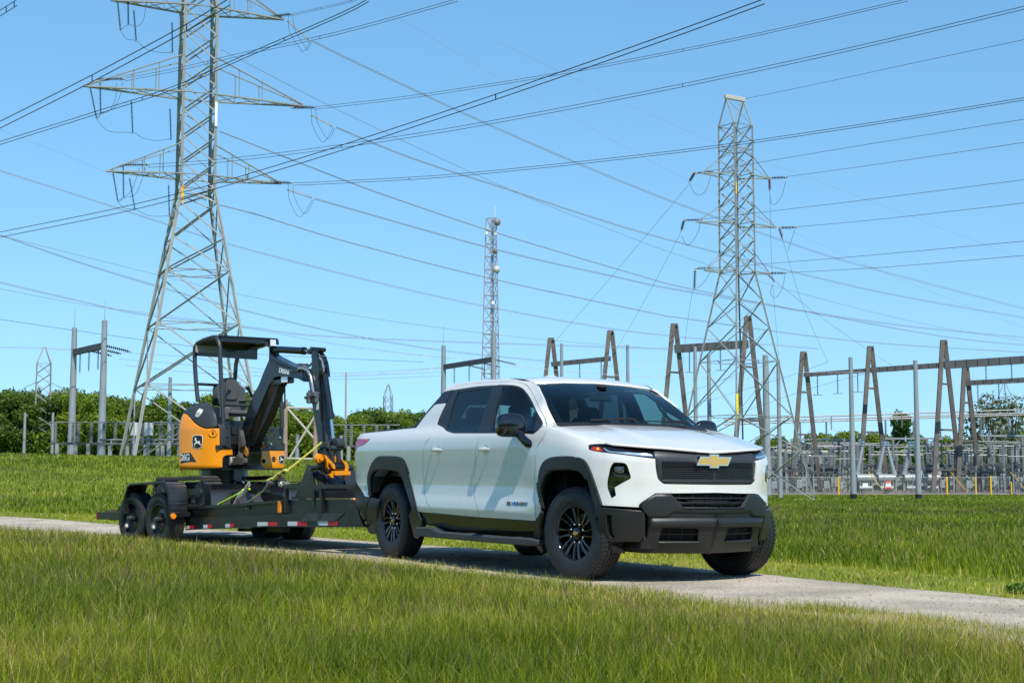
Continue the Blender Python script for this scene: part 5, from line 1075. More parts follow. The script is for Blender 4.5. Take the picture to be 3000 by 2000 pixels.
def build_lines():
    B='thick dark overhead conductors'; 
    def b(pts,y0,y1,r,pair,l,mt=WIRE): wire('power_line',pts,y0,y1,r,mt,l,None,pair)
    b([(0,31),(49,0)],50,47,.018,17,'pair of dark lines crossing the top left corner of the picture')
    b([(0,356),(270,220),(547,71),(672,-4)],52,42,.020,20,'thick dark line pair climbing steeply past the top of the left tower')
    b([(0,415),(277,328),(504,255),(714,163),(1000,38),(1080,-4)],70,50,.020,9,'dark line pair climbing from the left edge under the middle crossarm of the left tower')
    b([(366,230),(547,194),(714,154),(1000,91),(1340,-3)],112,80,.020,8,'dark line pair leaving the middle left crossarm insulator and climbing right')
    b([(850,43),(1000,9),(1046,-3)],112,100,.018,5,'short dark line pair leaving the top right crossarm of the left tower')
    b([(917,314),(1000,305),(1245,275),(1625,215),(2000,144),(2300,80),(2660,-3)],112,80,.020,7,'dark line pair from the middle right crossarm of the left tower to the top edge')
    b([(0,680),(335,612),(598,547),(803,487),(1000,426),(1330,318),(1638,213),(2000,85),(2240,-3)],85,48,.024,15,'thickest dark line pair, from the left edge to the top edge near the right tower')
    b([(433,482),(652,466),(1000,424),(1424,357),(2000,246),(2500,138),(3005,18)],112,70,.022,9,'dark line pair from the bottom left crossarm of the left tower to the top right corner')
    b([(860,536),(1000,530),(1380,506),(2000,439),(2500,368),(3005,286)],112,75,.022,7,'dark line pair from the bottom right crossarm of the left tower, crossing the right tower')
    b([(915,118),(1000,161),(1240,275),(1491,390),(1760,505),(2000,600),(2250,688),(2495,768),(3005,903)],112,230,.030,4,'pale line pair falling right from the top right crossarm of the left tower',WIREL)
    b([(647,145),(1000,327),(1495,556),(1848,696),(2000,751),(2277,840),(2683,944),(3005,999)],112,220,.026,0,'thin pale line falling right from the top of the left tower body',WIREL)
    b([(985,372),(1200,460),(1495,556),(1750,640),(2000,712),(2540,846),(3005,930)],112,230,.030,3,'pale line pair falling right from the middle right crossarm of the left tower',WIREL)
    b([(643,384),(1000,524),(1165,584),(1460,683),(1875,807),(2000,840),(2300,900),(2754,983),(3005,1010)],112,230,.028,2,'pale line falling right from the middle of the left tower body',WIREL)
    b([(922,581),(1000,603),(1446,728),(1806,810),(2000,850),(2580,944),(3005,987)],112,230,.030,3,'pale line pair falling right from the bottom right crossarm of the left tower',WIREL)
    b([(625,595),(760,630),(1000,703),(1424,812),(1902,914),(2000,931),(2495,997),(3005,1031)],112,220,.026,2,'pale line falling right from the lower body of the left tower',WIREL)
    b([(0,499),(340,607),(558,679),(674,715),(1000,800),(1353,882),(1737,953),(2000,986),(2400,1020)],140,200,.028,3,'pale line pair entering at the left edge above the pole heads and crossing the comms mast',WIREL)
    b([(0,687),(228,766),(437,830),(692,902),(1000,975),(1300,1025),(1600,1056)],120,190,.026,3,'pale line pair spreading right from the left edge below the bottom dark pair',WIREL)
    b([(0,690),(437,799),(692,860),(1000,918),(1400,974),(1759,1009),(1950,1021)],120,190,.024,0,'single pale line spreading right from the left edge towards the brown frames',WIREL)
    b([(0,826),(245,883),(410,918),(723,956),(1000,986),(1940,1020),(2100,1021)],130,185,.026,3,'pale line pair low on the left, passing above the canopy of the excavator',WIREL)
    b([(0,846),(250,893),(500,925),(730,962),(1010,1012),(1320,1050)],130,180,.022,0,'single pale line just below the low left pair',WIREL)
    b([(0,935),(214,967),(550,1013),(800,1040),(1240,1060)],135,180,.024,0,'dark single line low on the left, behind the two grey poles',WIRE)
    b([(0,1016),(120,1018),(215,1022),(300,1008)],140,140,.020,3,'low pale lines reaching the left end of the grey pole frame',WIREL)
    for k,y in enumerate((1045,1062,1078)):
        b([(325+k*22,y-14+k*3),(560,y+2+k*5),(800,1085+k*9),(1000,1093+k*9),(1290,1077+k*12)],140,175,.022,0,('top','middle','lowest')[k]+' of three pale lines running behind the excavator canopy',WIREL)
    b([(1000,1097),(1130,1092),(1270,1078),(1350,1066)],170,172,.022,2,'pale line pair ending at the insulators of the frame behind the cab roof',WIREL)
    b([(1000,1018),(1300,1046),(1700,1068),(2000,1080),(2300,1090),(2600,1088),(2830,1075)],175,178,.020,0,'sagging pale line across the tops of the brown substation frames',WIREL)
    b([(1480,1068),(1760,1094),(2000,1104),(2300,1108)],172,178,.018,3,'lowest pale line pair just above the cab roof',WIREL)
    for pts,l in (([(2084,500),(2500,430),(3005,349)],'upper left circuit line leaving the right tower top crossarm to the right'),([(2304,518),(2600,477),(3005,417)],'line leaving the right end of the top crossarm of the right tower'),([(2052,643),(2500,590),(3005,526)],'line leaving the left end of the middle crossarm of the right tower'),([(2330,665),(2600,640),(3005,594)],'line leaving the right end of the middle crossarm of the right tower'),([(2085,785),(2500,752),(3005,706)],'line leaving the left end of the bottom crossarm of the right tower'),([(2298,799),(2600,782),(3005,748)],'line leaving the right end of the bottom crossarm of the right tower'),([(2183,290),(2400,245),(2700,180),(3005,116)],'thin top line from the capped peak of the right tower')):
        b(pts,120,88,.019,0,l,WIRE)
    for pts,l in (([(2019,540),(1800,800),(1622,1005)],'long down line from the top left crossarm of the right tower to a brown frame'),([(1995,680),(1900,860),(1790,1050)],'down line from the middle left crossarm of the right tower to the second brown frame'),([(2029,850),(2012,960),(2000,1070)],'short steep down line left of the right tower'),([(2255,555),(2262,800),(2281,1042)],'vertical down line right of the right tower'),([(2291,695),(2350,890),(2426,1060)],'slanting down line right of the right tower'),([(2268,821),(2420,940),(2616,1073)],'long slanting down line from the bottom right crossarm of the right tower'),([(2281,1042),(2240,1070),(2150,1100),(1990,1160)],'line falling left from the foot of the vertical down line'),([(2426,1060),(2300,1105),(2100,1165),(1900,1225)],'line falling left from the foot of the slanting down line'),([(2616,1073),(2400,1130),(2250,1180),(2100,1235)],'line falling left from the foot of the long slanting line')):
        b(pts,120,170,.016,0,l,WIRE)
    for pts,l in (([(550,66),(1000,10),(1100,-3)],''),):
        pass
    for i,pts in enumerate(([(1100,12),(1500,250),(1850,440),(2000,520),(2500,760),(3000,960)],[(1450,120),(2000,378),(2500,570),(3000,760)],[(0,380),(300,500),(480,600)])):
        b(pts,260,330,.022,0,('very faint thin line crossing the sky from above the middle to the lower right','very faint thin line high on the right behind the right tower','very faint thin line on the left edge of the sky')[i],WIREL)
def pole(px,pt,Y,r,label,mt=None,top_=None,name='steel_pole',lean=0,cat='pole',base=None):
    x,z=gz(px,Y); root=thing(name,label,cat,loc=(x,Y,z)); h=zpx(pt,Y)-z; b=MB(); b.cyl((0,0,-.5),(lean,0,h),r*1.25,r*.85,14); b.obj('shaft',mt or POLE,root); return root,h
def gantry(Y,px0,px1,ptop,pbeam,label,r=.0,ins=(),a0=True,a1=True,Yb=None,beam0=None,wb=.55,mt=None,bm=None):
    """two A-shaped frames and the beam between them"""
    Yb=Yb or Y; P=[]; root=thing('a_frame_gantry',label,'gantry',loc=(*gz(px0,Y)[:1],Y,gz(px0,Y)[1])); o=np.array(root.location)
    for k,(px,YY,on,pt) in enumerate(((px0,Y,a0,ptop[0]),(px1,Yb,a1,ptop[1]))):
        x,z=gz(px,YY); t=zpx(pt,YY); P.append((x,YY,z,t))
        if not on: continue
        b=MB(); h=t-z; sp=h*.155; 
        d=np.array([.8,.6,0]) 
        for s in(-1,1): b=MB(); b.beam(np.array([x,YY,z-.5])+d*s*sp-o,np.array([x,YY,t])+d*s*.22-o,.50,.34,up=(0,1,0)); b.obj('leg',mt or BROWN,root)
        b=MB(); b.box(np.array([x,YY,t+.05])-o,(.75,.5,.28),r=.03); b.obj('a_frame_cap',mt or BROWN,root)
        for f in (.42,.72,.16): b=MB(); zz=z+h*f; w_=sp*(1-f)+.2; b.beam(np.array([x,YY,zz])-d*w_-o,np.array([x,YY,zz])+d*w_-o,.16,.22); b.obj('a_frame_tie',mt or BROWN,root)
    z0b=zpx(pbeam[0],Y); z1b=zpx(pbeam[1],Yb); p0=np.array([P[0][0],Y,z0b]); p1=np.array([P[1][0],Yb,z1b])
    b=MB(); b.beam(p0-o,p1-o,.45,wb); 
    for k in range(1,9): q=p0+(p1-p0)*k/9; b.beam(q-o-np.array([0,.27,wb/2]),q-o+np.array([0,-.27,wb/2]),.10,.05,up=(1,0,0))
    b.obj('beam',bm or GREYB,root)
    for i,(f,L) in enumerate(ins):
        q=p0+(p1-p0)*f; string('insulator_string',q-[0,0,wb/2],q-[0,0,wb/2+L],.13,INS,f'dark insulator number {i+1} from the left hanging under the beam of the {label[:60]}' if 0 else INSL(label,i,len(ins)),None,12)
        b=MB(); b.cyl(q-o-[0,0,wb/2+L+.1]-np.array([.55,0,0]),q-o-[0,0,wb/2+L+.1]+np.array([.55,0,0]),.04,n=6); 
        b.obj('insulator_yoke',GREYB,root)
    return root
_short={}
def INSL(label,i,n):
    pos=('leftmost','second','third','fourth','fifth')[i] if n>1 else 'single'
    return f'{pos} dark insulator hanging under the beam of the {_short.get(label,"frame")}'
def build_frames():
    # steel pole frames
    Y=145
    for (a,b,ta,tb,pb,lab,Yy) in (((212,960),(300,938),0,0,((1032),(1012)),'grey two-pole steel frame with a sloping beam left of the left tower',140),((1299,1012),(1446,972),0,0,(1075,1052),'grey two-pole steel frame with a sloping beam behind the cab roof',168)):
        x0,z0=gz(a[0],Yy); x1,z1=gz(b[0],Yy-6); root=thing('pole_gantry',lab,'pole gantry',loc=(x0,Yy,z0)); o=np.array([x0,Yy,z0])
        for (px,pt,YY) in ((a[0],a[1],Yy),(b[0],b[1],Yy-6)):
            x,z=gz(px,YY); m=MB(); m.cyl(np.array([x,YY,z-.5])-o,np.array([x,YY,zpx(pt,YY)])-o,.40,.24,16); m.obj('pole',POLE,root)
            m=MB(); m.cyl(np.array([x,YY,zpx(pt,YY)])-o,np.array([x,YY,zpx(pt-60,YY)])-o,.035,.015,6); m.obj('lightning_rod',POLE,root)
        p0=np.array([x0,Yy,zpx(pb[0],Yy)]); p1=np.array([x1,Yy-6,zpx(pb[1],Yy-6)]); MB().beam(p0-o,p1-o,.4,.55).obj('beam',GREYB,root)
        for k,f in enumerate((.22,.52,.82)):
            q=p0+(p1-p0)*f-[0,0,.3]; string('insulator_string',q,q-[0,0,1.65],.12,INS,f'{("left","middle","right")[k]} dark insulator hanging under the beam of the {"left" if a[0]<500 else "cab roof"} pole frame',None,10)
        for k in range(3):
            q=p0+(p1-p0)*(.35+.3*k)-[0,0,.0]; string('insulator_string',q+[.3,-.3,0],q+[2.6,-.6,-.55],.15,INS,f'{("left","middle","right")[k]} dark slanting insulator string on the {"left" if a[0]<500 else "cab roof"} pole frame',None,12)
    Y=172
    _short.update({'pair of brown A-shaped frames joined by a beam directly above the cab roof':'frames above the cab roof','pair of brown A-shaped frames joined by a beam behind the right lattice tower':'frames behind the right tower','long row beam on brown A-shaped frames right of the right tower':'first right hand bay','brown A-shaped frame bay in the middle of the right hand row':'middle right hand bay','last bay of the long beam, running to the right edge':'last right hand bay','lower second beam on a brown A-shaped frame at the right edge':'lower second beam'})
    gantry(175,1615,1790,(994,972),(1067,1050),'pair of brown A-shaped frames joined by a beam directly above the cab roof',ins=((.48,2.3),(.84,2.3)))
    gantry(165,1978,2195,(952,930),(1022,1008),'pair of brown A-shaped frames joined by a beam behind the right lattice tower',ins=((.2,2.2),(.62,2.2)),wb=.9)
    gantry(178,2357,2554,(1034,1018),(1098,1084),'long row beam on brown A-shaped frames right of the right tower',ins=((.2,2.2),(.50,2.2),(.8,2.2)),wb=.5,a1=True)
    gantry(174,2554,2770,(1018,1000),(1084,1069),'brown A-shaped frame bay in the middle of the right hand row',ins=(),a0=False,wb=.62)
    gantry(168,2770,3060,(1000,980),(1069,1050),'last bay of the long beam, running to the right edge',ins=((.42,2.0),(.68,2.0)),a0=False,wb=.9)
    gantry(176,2832,3060,(1076,1060),(1122,1110),'lower second beam on a brown A-shaped frame at the right edge',ins=((.15,1.9),(.42,1.9)),wb=.6)
    for px,pt,Yy,r,l in ((1646,1006,160,.20,'slim grey pole between the two brown frames above the cab roof'),(1840,1010,160,.20,'slim grey pole right of the brown frames above the cab roof'),(2038,1015,150,.20,'slim grey pole left of the right lattice tower'),(2245,1040,160,.36,'thick grey pole just right of the right lattice tower'),(2282,1052,138,.19,'slim grey pole standing in front of the headlamp side of the substation'),(2495,1046,128,.21,'slim grey pole in the grass left of the middle bay, black at its foot'),(2685,1055,126,.21,'slim grey pole in the grass under the right hand beam, black at its foot'),(700,1118,120,.13,'slim grey pole behind the excavator seat'),(497,1105,118,.16,'slim grey pole inside the left lattice tower'),(2078,1040,170,.24,'thick grey pole inside the right lattice tower'),(1013,1090,150,.10,'thin pale wooden pole left of the small lattice tower'),(74,1208,146,.15,'short grey pole left of the small tower at the left edge'),(156,1208,146,.15,'short grey pole right of the small tower at the left edge'),(872,1272,112,.15,'short grey pole under the dipper arm of the excavator'),(1000,1275,112,.15,'short grey pole left of the truck tail light')):
        root,h=pole(px,pt,Yy,r,l,mat('pale_wood',(.36,.32,.27),.8,var=.2,vscale=3) if 'wooden' in l else None)
        if 'black at' in l: m=MB(); m.cyl((0,0,-.3),(0,0,.42),r*1.42,n=14); m.obj('foot_wrap',SATB,root)
    for px,pt,Yy,l,wd in ((837,1170,110,'brown wooden post of the frame behind the excavator boom',.16),(925,1190,110,'brown wooden post of the frame behind the dipper arm',.16)):
        pole(px,pt,Yy,wd,l,mat('brown_wood',(.30,.21,.16),.85,var=.25,vscale=3),name='wooden_pole')
    root=thing('cross_brace','pale timber cross brace and rails between the two brown wooden posts behind the boom','brace',loc=(*gz(880,110)[:1],110,gz(880,110)[1])); o=np.array(root.location)
    b=MB()
    for a,c in (((837,1360),(925,1215)),((837,1190),(925,1290)),((790,1193),(950,1196)),((790,1342),(940,1345))): b.cyl(at(*a,110)-o,at(*c,110)-o,.09,n=8)
    b.obj('timbers',mat('pale_wood2',(.42,.38,.33),.8),root)
    # small far towers
    for px,top,Yy,l,w,arm in ((125,1015,150,'small lattice tower standing before the wood at the far left',.75,True),(1137,1126,215,'small lattice tower above the trees left of the truck cab',.62,True),(2945,1120,250,'far small lattice tower seen through the pale tree at the right edge',.9,False)):
        x,z0=gz(px,Yy); h=zpx(top,Yy)-z0; lattice('small_lattice_tower',l,Yy,px,0,R_(20),[(0,1.55 if w>.7 else 1.3),(h*.35,w),(h*.86,w*.9),(h,.08)],list(np.linspace(0,h*.86,11)),[h*.35,h*.6,h*.86],.11,.06,arms=[(h*.62,2.6,1.)] if arm else [],steps=False)
    # communications mast
    Yy=230; x,z0=gz(1440,Yy); h=zpx(640,Yy)-z0; root=thing('communications_mast','slender three-sided radio mast with round dishes above the cab roof','radio mast',loc=(x,Yy,z0)); M_=mat('mast_steel',(.33,.32,.36),.5,.3)
    C=[(math.cos(a),math.sin(a)) for a in (R_(200),R_(320),R_(80))]; W=lambda z: float(np.interp(z,[0,h*.25,h],[2.3,1.75,.95]))
    for c in C:
        b=MB(); 
        for a,d in zip(np.linspace(0,h,9)[:-1],np.linspace(0,h,9)[1:]): b.cyl((c[0]*W(a),c[1]*W(a),a-.1),(c[0]*W(d),c[1]*W(d),d),.10,n=6)
        b.obj('leg',M_,root)
    b=MB(); n=20
    for k in range(n):
        a,d=h*k/n,h*(k+1)/n
        for i in range(3):
            p,q=C[i],C[(i+1)%3]; b.cyl((p[0]*W(a),p[1]*W(a),a),(q[0]*W(d),q[1]*W(d),d),.045,n=4,cap=False); b.cyl((q[0]*W(a),q[1]*W(a),a),(p[0]*W(d),p[1]*W(d),d),.045,n=4,cap=False); b.cyl((p[0]*W(d),p[1]*W(d),d),(q[0]*W(d),q[1]*W(d),d),.05,n=4,cap=False)
    b.obj('bracing',M_,root); b=MB(); b.cyl((.5,0,h),(.5,0,h+2.0),.04,n=6); b.obj('whip_antenna',WHS,root); b=MB(); b.box((0,0,h*.5),(.35,.35,h),r=0); b.obj('cable_ladder',M_,root)
    for px,py,r,m in ((1458,650,.62,1),(1451,735,.42,1),(1457,789,.60,0)):
        c=at(px,py,Yy-1)-np.array([x,Yy,z0]); b=MB(); pr=[(.001,-.35),(r*.5,-.3),(r*.8,-.15),(r,.12),(r,.25),(.001,.25)]; b.lathe(pr,18,(0,0,0),1); o=b.obj('dish',mat('dish_grey',(.20,.20,.20),.5) if m else mat('dish_pale',(.45,.47,.45),.5),root); o.location=c; o.rotation_euler=(0,0,R_(35))
    for px,py in((1426,683),(1452,684),(1444,887)): c=at(px,py,Yy-1)-np.array([x,Yy,z0]); MB().box(c,(.42,.3,.5),r=.05).obj('antenna_box',WHS,root)
def insul(b,x,y,z0,h,r=.14,n=10):
    b.cyl((x,y,z0),(x,y,z0+h),r*.55,n=8)
    for i in range(n): z=z0+h*(i+.2)/n; b.cyl((x,y,z),(x,y,z+h*.5/n),r,r*.6,8,cap=True)
def build_substation():
    Y0=176
    near_=lambda px: near(px,RIGHTM)
    # gravel yard edge
    x0=(2250-1500)/F*Y0; n=60; V=[];
    for i in range(n+1):
        x=x0-8+i*1.4; 
        for y in (170,171.5,240): V.append((x,y,float(tz(x,y))+(.02 if y==170 else .22)))
    MB().add(V,[(i*3+j,(i+1)*3+j,(i+1)*3+j+1,i*3+j+1) for i in range(n) for j in range(2)]).obj('gravel_yard',vary('yard_gravel',[(.35,(.14,.125,.11)),(.65,(.24,.22,.20))],3),kind='structure')
    # chain link fence
    fr=thing('chain_link_fence','long low chain link fence along the front of the substation','fence',loc=(x0,171,float(tz(x0,171)))); o=np.array(fr.location); L=46; zt=2.0
    cl=bpy.data.materials.new('chain_link'); cl.use_nodes=True; nt=cl.node_tree; p=nt.nodes['Principled BSDF']; p.inputs['Base Color'].default_value=(.2,.21,.21,1); N=nt.nodes.new; Lk=nt.links.new
    p.inputs['Alpha'].default_value=.12; p.inputs['Roughness'].default_value=.5
    nseg=15
    for k in range(nseg+1): b=MB(); x=-4+k*3.3; zz=float(tz(x0+x,171))-o[2]; b.cyl((x,0,zz-.3),(x,0,zz+zt+.15),.045,n=6); b.obj('post',GALV,fr)
    b=MB(); P=[(-4+k*3.3,0,float(tz(x0-4+k*3.3,171))-o[2]+zt) for k in range(nseg+1)]; b.tube(P,.035,6); b.obj('top_rail',GALV,fr)
    b=MB(); V=[(q[0],.05,q[2]-zt) for q in P]+[(q[0],.05,q[2]) for q in P]; m=len(P); b.add(V,[(i,i+1,m+i+1,m+i) for i in range(m-1)]); b.obj('mesh_panel',cl,fr,smooth=0)
    for px,l,h in ((2452,'stout yellow bollard leftmost before the substation fence',2.0),(2488,'slim yellow post second from the left before the substation',1.9),(2498,'yellow post beside the grey pole foot',2.1),(2768,'yellow bollard right of the second slim pole',2.0),(2852,'yellow bollard in the middle of the right hand group',1.9),(2896,'tallest yellow bollard of the right hand group',2.1),(2956,'short yellow post near the right edge',1.4)):
        x,z=gz(px,168.5); r=thing('bollard',l,'bollard',loc=(x,168.5,z)); MB().cyl((0,0,-.2),(0,0,h),.11 if '2.' in str(h) else .09,n=12).obj('post',YEL,r); MB().lathe([(.11,0),(.08,.05),(.001,.08)],12,(0,0,h),2).obj('cap',YEL,r)
    x,z=gz(2598,170.5); s=thing('warning_sign','red and white warning sign on the substation fence','sign',loc=(x,170.6,z+.55)); MB().box((0,0,.6),(.62,.02,.95)).obj('sign_plate',WHS,s); MB().box((0,-.016,.93),(.62,.012,.28)).obj('red_band',REDS,s); MB().box((0,-.016,.25),(.62,.012,.20)).obj('red_band',REDS,s); text('DANGER',.15,.002,WHS,'lettering',s,Matrix.Translation((-.28,-.024,.87))@Matrix.Rotation(R_(90),4,'X'))
    x,z=gz(2531,170.5); s=thing('fence_sign','plain pale notice board on the substation fence','sign',loc=(x,170.6,z+.6)); MB().box((0,0,.5),(.6,.02,.5)).obj('sign_plate',WHS,s); MB().box((0,.02,.2),(.05,.02,.5)).obj('bracket',GALV,s)
    for px,l in ((2570,'left yellow guy guard slanting behind the fence'),(2810,'middle yellow guy guard slanting behind the fence'),(2985,'right yellow guy guard slanting at the right edge')):
        x,z=gz(px+22,172); g=thing('guy_guard',l,'guy wire',loc=(x,172,z)); MB().cyl((0,0,0),(-2.0,.2,2.6),.045,n=6).obj('guard_sleeve',YEL,g); MB().cyl((-2.0,.2,2.6),(-6.4,.6,8.4),.02,n=4).obj('wire',WIREL,g)
    # high bus pipes across the yard
    for k,(y0,y1,Yy,l) in enumerate(((1228,1205,186,'top'),(1236,1212,190,'middle'),(1243,1217,194,'lower'))):
        a=at(2120,y0,Yy); c=at(3020,y1-(6 if k==0 else 3),Yy); r=thing('bus_pipe',f'{l} of three long grey bus pipes above the substation','bus pipe',loc=tuple(a),group='long bus pipes'); MB().cyl((0,0,0),c-a,.09,n=8).obj('pipe',PORC,r)
        b=MB(); 
        for f in (.12,.35,.58,.81): q=(c-a)*f; b.cyl(q,q-[0,0,1.2],.07,n=6)
        b.obj('support_insulators',PORC,r)
    # portal supports with insulator columns
    for k,(px0,px1,pt,Yy,l) in enumerate(((2340,2500,1288,184,'first'),(2590,2760,1284,184,'second'),(2868,3040,1276,182,'third'))):
        x,z=gz(px0,Yy); x1=(px1-1500)/F*Yy; h=zpx(pt,Yy)-z; r=thing('steel_portal',f'{l} steel portal table from the left in the substation, carrying insulators','portal',loc=(x,Yy,z)); w=x1-x
        for f in(.14,.72): MB().beam((w*f,0,-.3),(w*f,0,h),.32,.28).obj('column',mat('portal_steel',(.16,.17,.18),.6),r); 
        MB().beam((0,0,h),(w,0,h),.3,.22).obj('top_beam',POLE,r)
        for f in(.14,.72):
            b=MB(); b.beam((w*f-1.0,0,h-.1),(w*f,0,h-1.2),.1); b.beam((w*f+1.0,0,h-.1),(w*f,0,h-1.2),.1); b.obj('knee_brace',GALV,r)
        for f in(.02,.5,.96): b=MB(); insul(b,w*f,0,h+.1,2.2,.17,12); b.obj('insulator_column',PORC,r)
    # circuit breakers with V bushings
    for k,(px,l) in enumerate(((2530,'left'),(2592,'second'),(2668,'third'),(2722,'right'))):
        Yy=175; x,z=gz(px,Yy); r=thing('circuit_breaker',f'{l} grey circuit breaker tank with slanting bushings behind the fence','circuit breaker',loc=(x,Yy,z)); 
        b=MB(); b.cyl((-.9,0,1.9),(.9,0,1.9),.52,n=18); b.cyl((-1.0,0,1.9),(-.9,0,1.9),.58,n=18); b.cyl((.9,0,1.9),(1.0,0,1.9),.58,n=18); b.obj('tank',TANK,r)
        b=MB(); b.cyl((-.8,-.3,.75),(.7,-.3,.75),.28,n=14); b.obj('lower_tank',TANK,r)
        b=MB(); [b.beam((sx,sy,-.2),(sx,sy,1.5),.1) for sx in(-.7,.7) for sy in(-.4,.4)]; b.obj('support_frame',GALV,r)
        for s in((-1,1) if k in(1,2) else (1,) if k==3 else (-1,)):
            b=MB(); p0=np.array([s*.45,0,2.35]); p1=np.array([s*1.05*(1 if k!=0 else 1),.1,5.6]) if k in(1,2) and 0 else np.array([s*-.15 if 0 else s*.15*-1,0,0])
            p0=np.array([s*.95,0,2.3]); p1=np.array([s*.22,0,5.7]) 
            b.cyl(p0,p0+(p1-p0)*.12,.36,.34,14); b.cyl(p0+(p1-p0)*.12,p1,.27,.16,14)
            for i in range(16): q=p0+(p1-p0)*(.14+.8*i/16); b.cyl(q,q+(p1-p0)*.02,.31-.009*i,.22-.006*i,12)
            b.obj('bushing',mat('bushing_grey',(.27,.31,.33),.4),r)
            b=MB(); b.lathe([(.12,0),(.26,.1),(.26,.2),(.12,.3)],12,p1,2); b.lathe([(.12,.35),(.24,.42),(.24,.5),(.12,.6)],12,p1,2); b.obj('corona_rings',CHROME,r)
    # ranks of insulator posts on steel stands: build one, copy
    st=thing('insulator_stand','steel stand carrying three grey insulator columns in the substation yard','insulator stand',group='insulator stands in the substation'); 
    for sx in(-1.6,0,1.6): b=MB(); insul(b,sx,0,3.1,2.3,.19,11); b.obj('insulator_column',PORC,st)
    MB().beam((-2.0,0,3.0),(2.0,0,3.0),.25,.3).obj('top_beam',GREYB,st); 
    for sx in(-1.5,1.5): MB().beam((sx,0,-.3),(sx,0,3.0),.18).obj('column',GALV,st)
    b=MB(); b.beam((-1.5,0,.3),(1.5,0,2.6),.10); b.beam((1.5,0,.3),(-1.5,0,2.6),.10); b.beam((-1.5,0,1.4),(1.5,0,1.4),.12); b.beam((-.5,.2,0),(-.5,.2,3),.10); b.beam((.7,.2,0),(.7,.2,3),.10); b.obj('cross_bracing',GREYB,st); MB().cyl((-2.2,0,5.5),(2.2,0,5.5),.08,n=8).obj('top_bus',PORC,st)
    MB().box((.4,0,1.2),(.8,.5,1.1),r=.03).obj('control_box',TANK,st)
    first=True; rows=[(176,.8),(180,1.0),(186,1.02),(192,1.0),(198,1.05),(204,1.02),(210,1.1)]
    rr=random.Random(4)
    for j,(Yy,s) in enumerate(rows):
        px=2255+j*13
        while px<3030:
            if j<3 and 2500<px<2745: px=2750
            o_=st if first else copytree(st); first=False; x,z=gz(px,Yy); o_.location=(x,Yy+rr.uniform(-1,1),z+.2); o_.rotation_euler=(0,0,rr.uniform(-.1,.1)); o_.scale=(s,s,s*rr.uniform(.85,1.12)); px+=rr.uniform(66,92)
            o_['label']='insulator stand in the '+('front','second','third','fourth','fifth','sixth','rear')[j]+' rank of the yard, '+near((x/o_.location[1])*F+1500,RIGHTM)
    # low clutter: cabinets, junction boxes, conduits
    ca=thing('control_cabinet','grey control cabinet on legs behind the substation fence','cabinet',group='cabinets behind the fence'); MB().box((0,0,1.3),(.9,.6,1.3),r=.04).obj('housing',TANK,ca); MB().box((0,-.31,1.3),(.75,.03,1.1),r=.01).obj('door',mat('cabinet_door',(.42,.45,.44),.45),ca); 
    b=MB(); b.beam((-.35,0,-.2),(-.35,0,.7),.08); b.beam((.35,0,-.2),(.35,0,.7),.08); b.obj('legs',GALV,ca)
    for k,px in enumerate((2470,2610,2790,2880,2990)):
        o_=ca if k==0 else copytree(ca); x,z=gz(px,177); o_.location=(x,176+rr.uniform(0,6),z+.1); o_.scale=(rr.uniform(.5,.9),1,rr.uniform(.6,1.0)); o_['label']='grey control cabinet on legs in the substation, '+near(px,RIGHTM)
    for k,(px,py,l) in enumerate(((2398,1337,'left'),(2828,1330,'middle'),(2968,1330,'right'))):
        c=at(px,py,185); r=thing('pole_transformer',f'{l} grey can shaped transformer on a stand in the substation','transformer',loc=tuple(c)); MB().cyl((0,0,-.9),(0,0,.6),.50,n=16).obj('can',TANK,r); b=MB(); b.cyl((0,0,.6),(0,0,1.2),.12,n=8); b.cyl((.2,0,.6),(.25,0,1.0),.08,n=8); b.obj('bushing',PORC,r); b=MB(); b.beam((.0,.3,-6.5),(0,.3,-.9),.16); b.obj('support',GALV,r)
    # left side switchgear behind the trailer
    st2=thing('switch_stand','steel switch stand with grey insulators behind the berm on the left','switch stand',group='switch stands left of the left tower'); 
    for sx in(-2.6,-1.1,-.6,.5,1.6,2.6): b=MB(); insul(b,sx,0,2.9,2.3,.18,11); b.obj('insulator_column',PORC,st2)
    MB().beam((-3.0,0,2.8),(3.0,0,2.8),.25,.28).obj('top_beam',GREYB,st2); MB().cyl((-3.2,0,5.3),(3.6,0,5.3),.07,n=8).obj('top_bus',PORC,st2)
    for sx in(-2.4,-.8,.3,2.2): MB().beam((sx,0,-2),(sx,0,2.8),.3).obj('column',GALV,st2)
    for k,(px,Yy) in enumerate(((252,128),(455,132),(560,128),(1050,128))):
        o_=st2 if k==0 else copytree(st2); x,z=gz(px,Yy); o_.location=(x,Yy,z-.2); o_.scale=(1,1,.74)
        o_['label']=('steel switch stand with pale bus bar between the two grey poles at the left','steel switch stand inside the feet of the left lattice tower','steel switch stand behind the rear of the excavator','steel switch stand behind the tail of the truck')[k]
    for k,(px,l) in enumerate(((392,'left'),(436,'right'))):
        c=at(px,1256,126); r=thing('grey_drum',f'{l} of the two pale drum shaped capacitors beside the left lattice tower','drum',loc=tuple(c)); MB().cyl((0,0,-.55),(0,0,.55),.40,n=16).obj('body',INSW,r); b=MB(); b.beam((0,0,-3.2),(0,0,-.55),.22); b.obj('support',POLE,r)
    r=thing('pipe_rack','long pale pipe rack rails behind the berm left of the excavator','pipe rack',loc=tuple(at(500,1288,124))); 
    for dz in(0,-.35): MB().cyl((-6,0,dz),(6.5,0,dz),.09,n=8).obj('rail',PORC,r)
    b=MB(); [b.beam((sx,0,-4),(sx,0,0),.12) for sx in(-5,-2,1,4)]; b.obj('uprights',GALV,r)
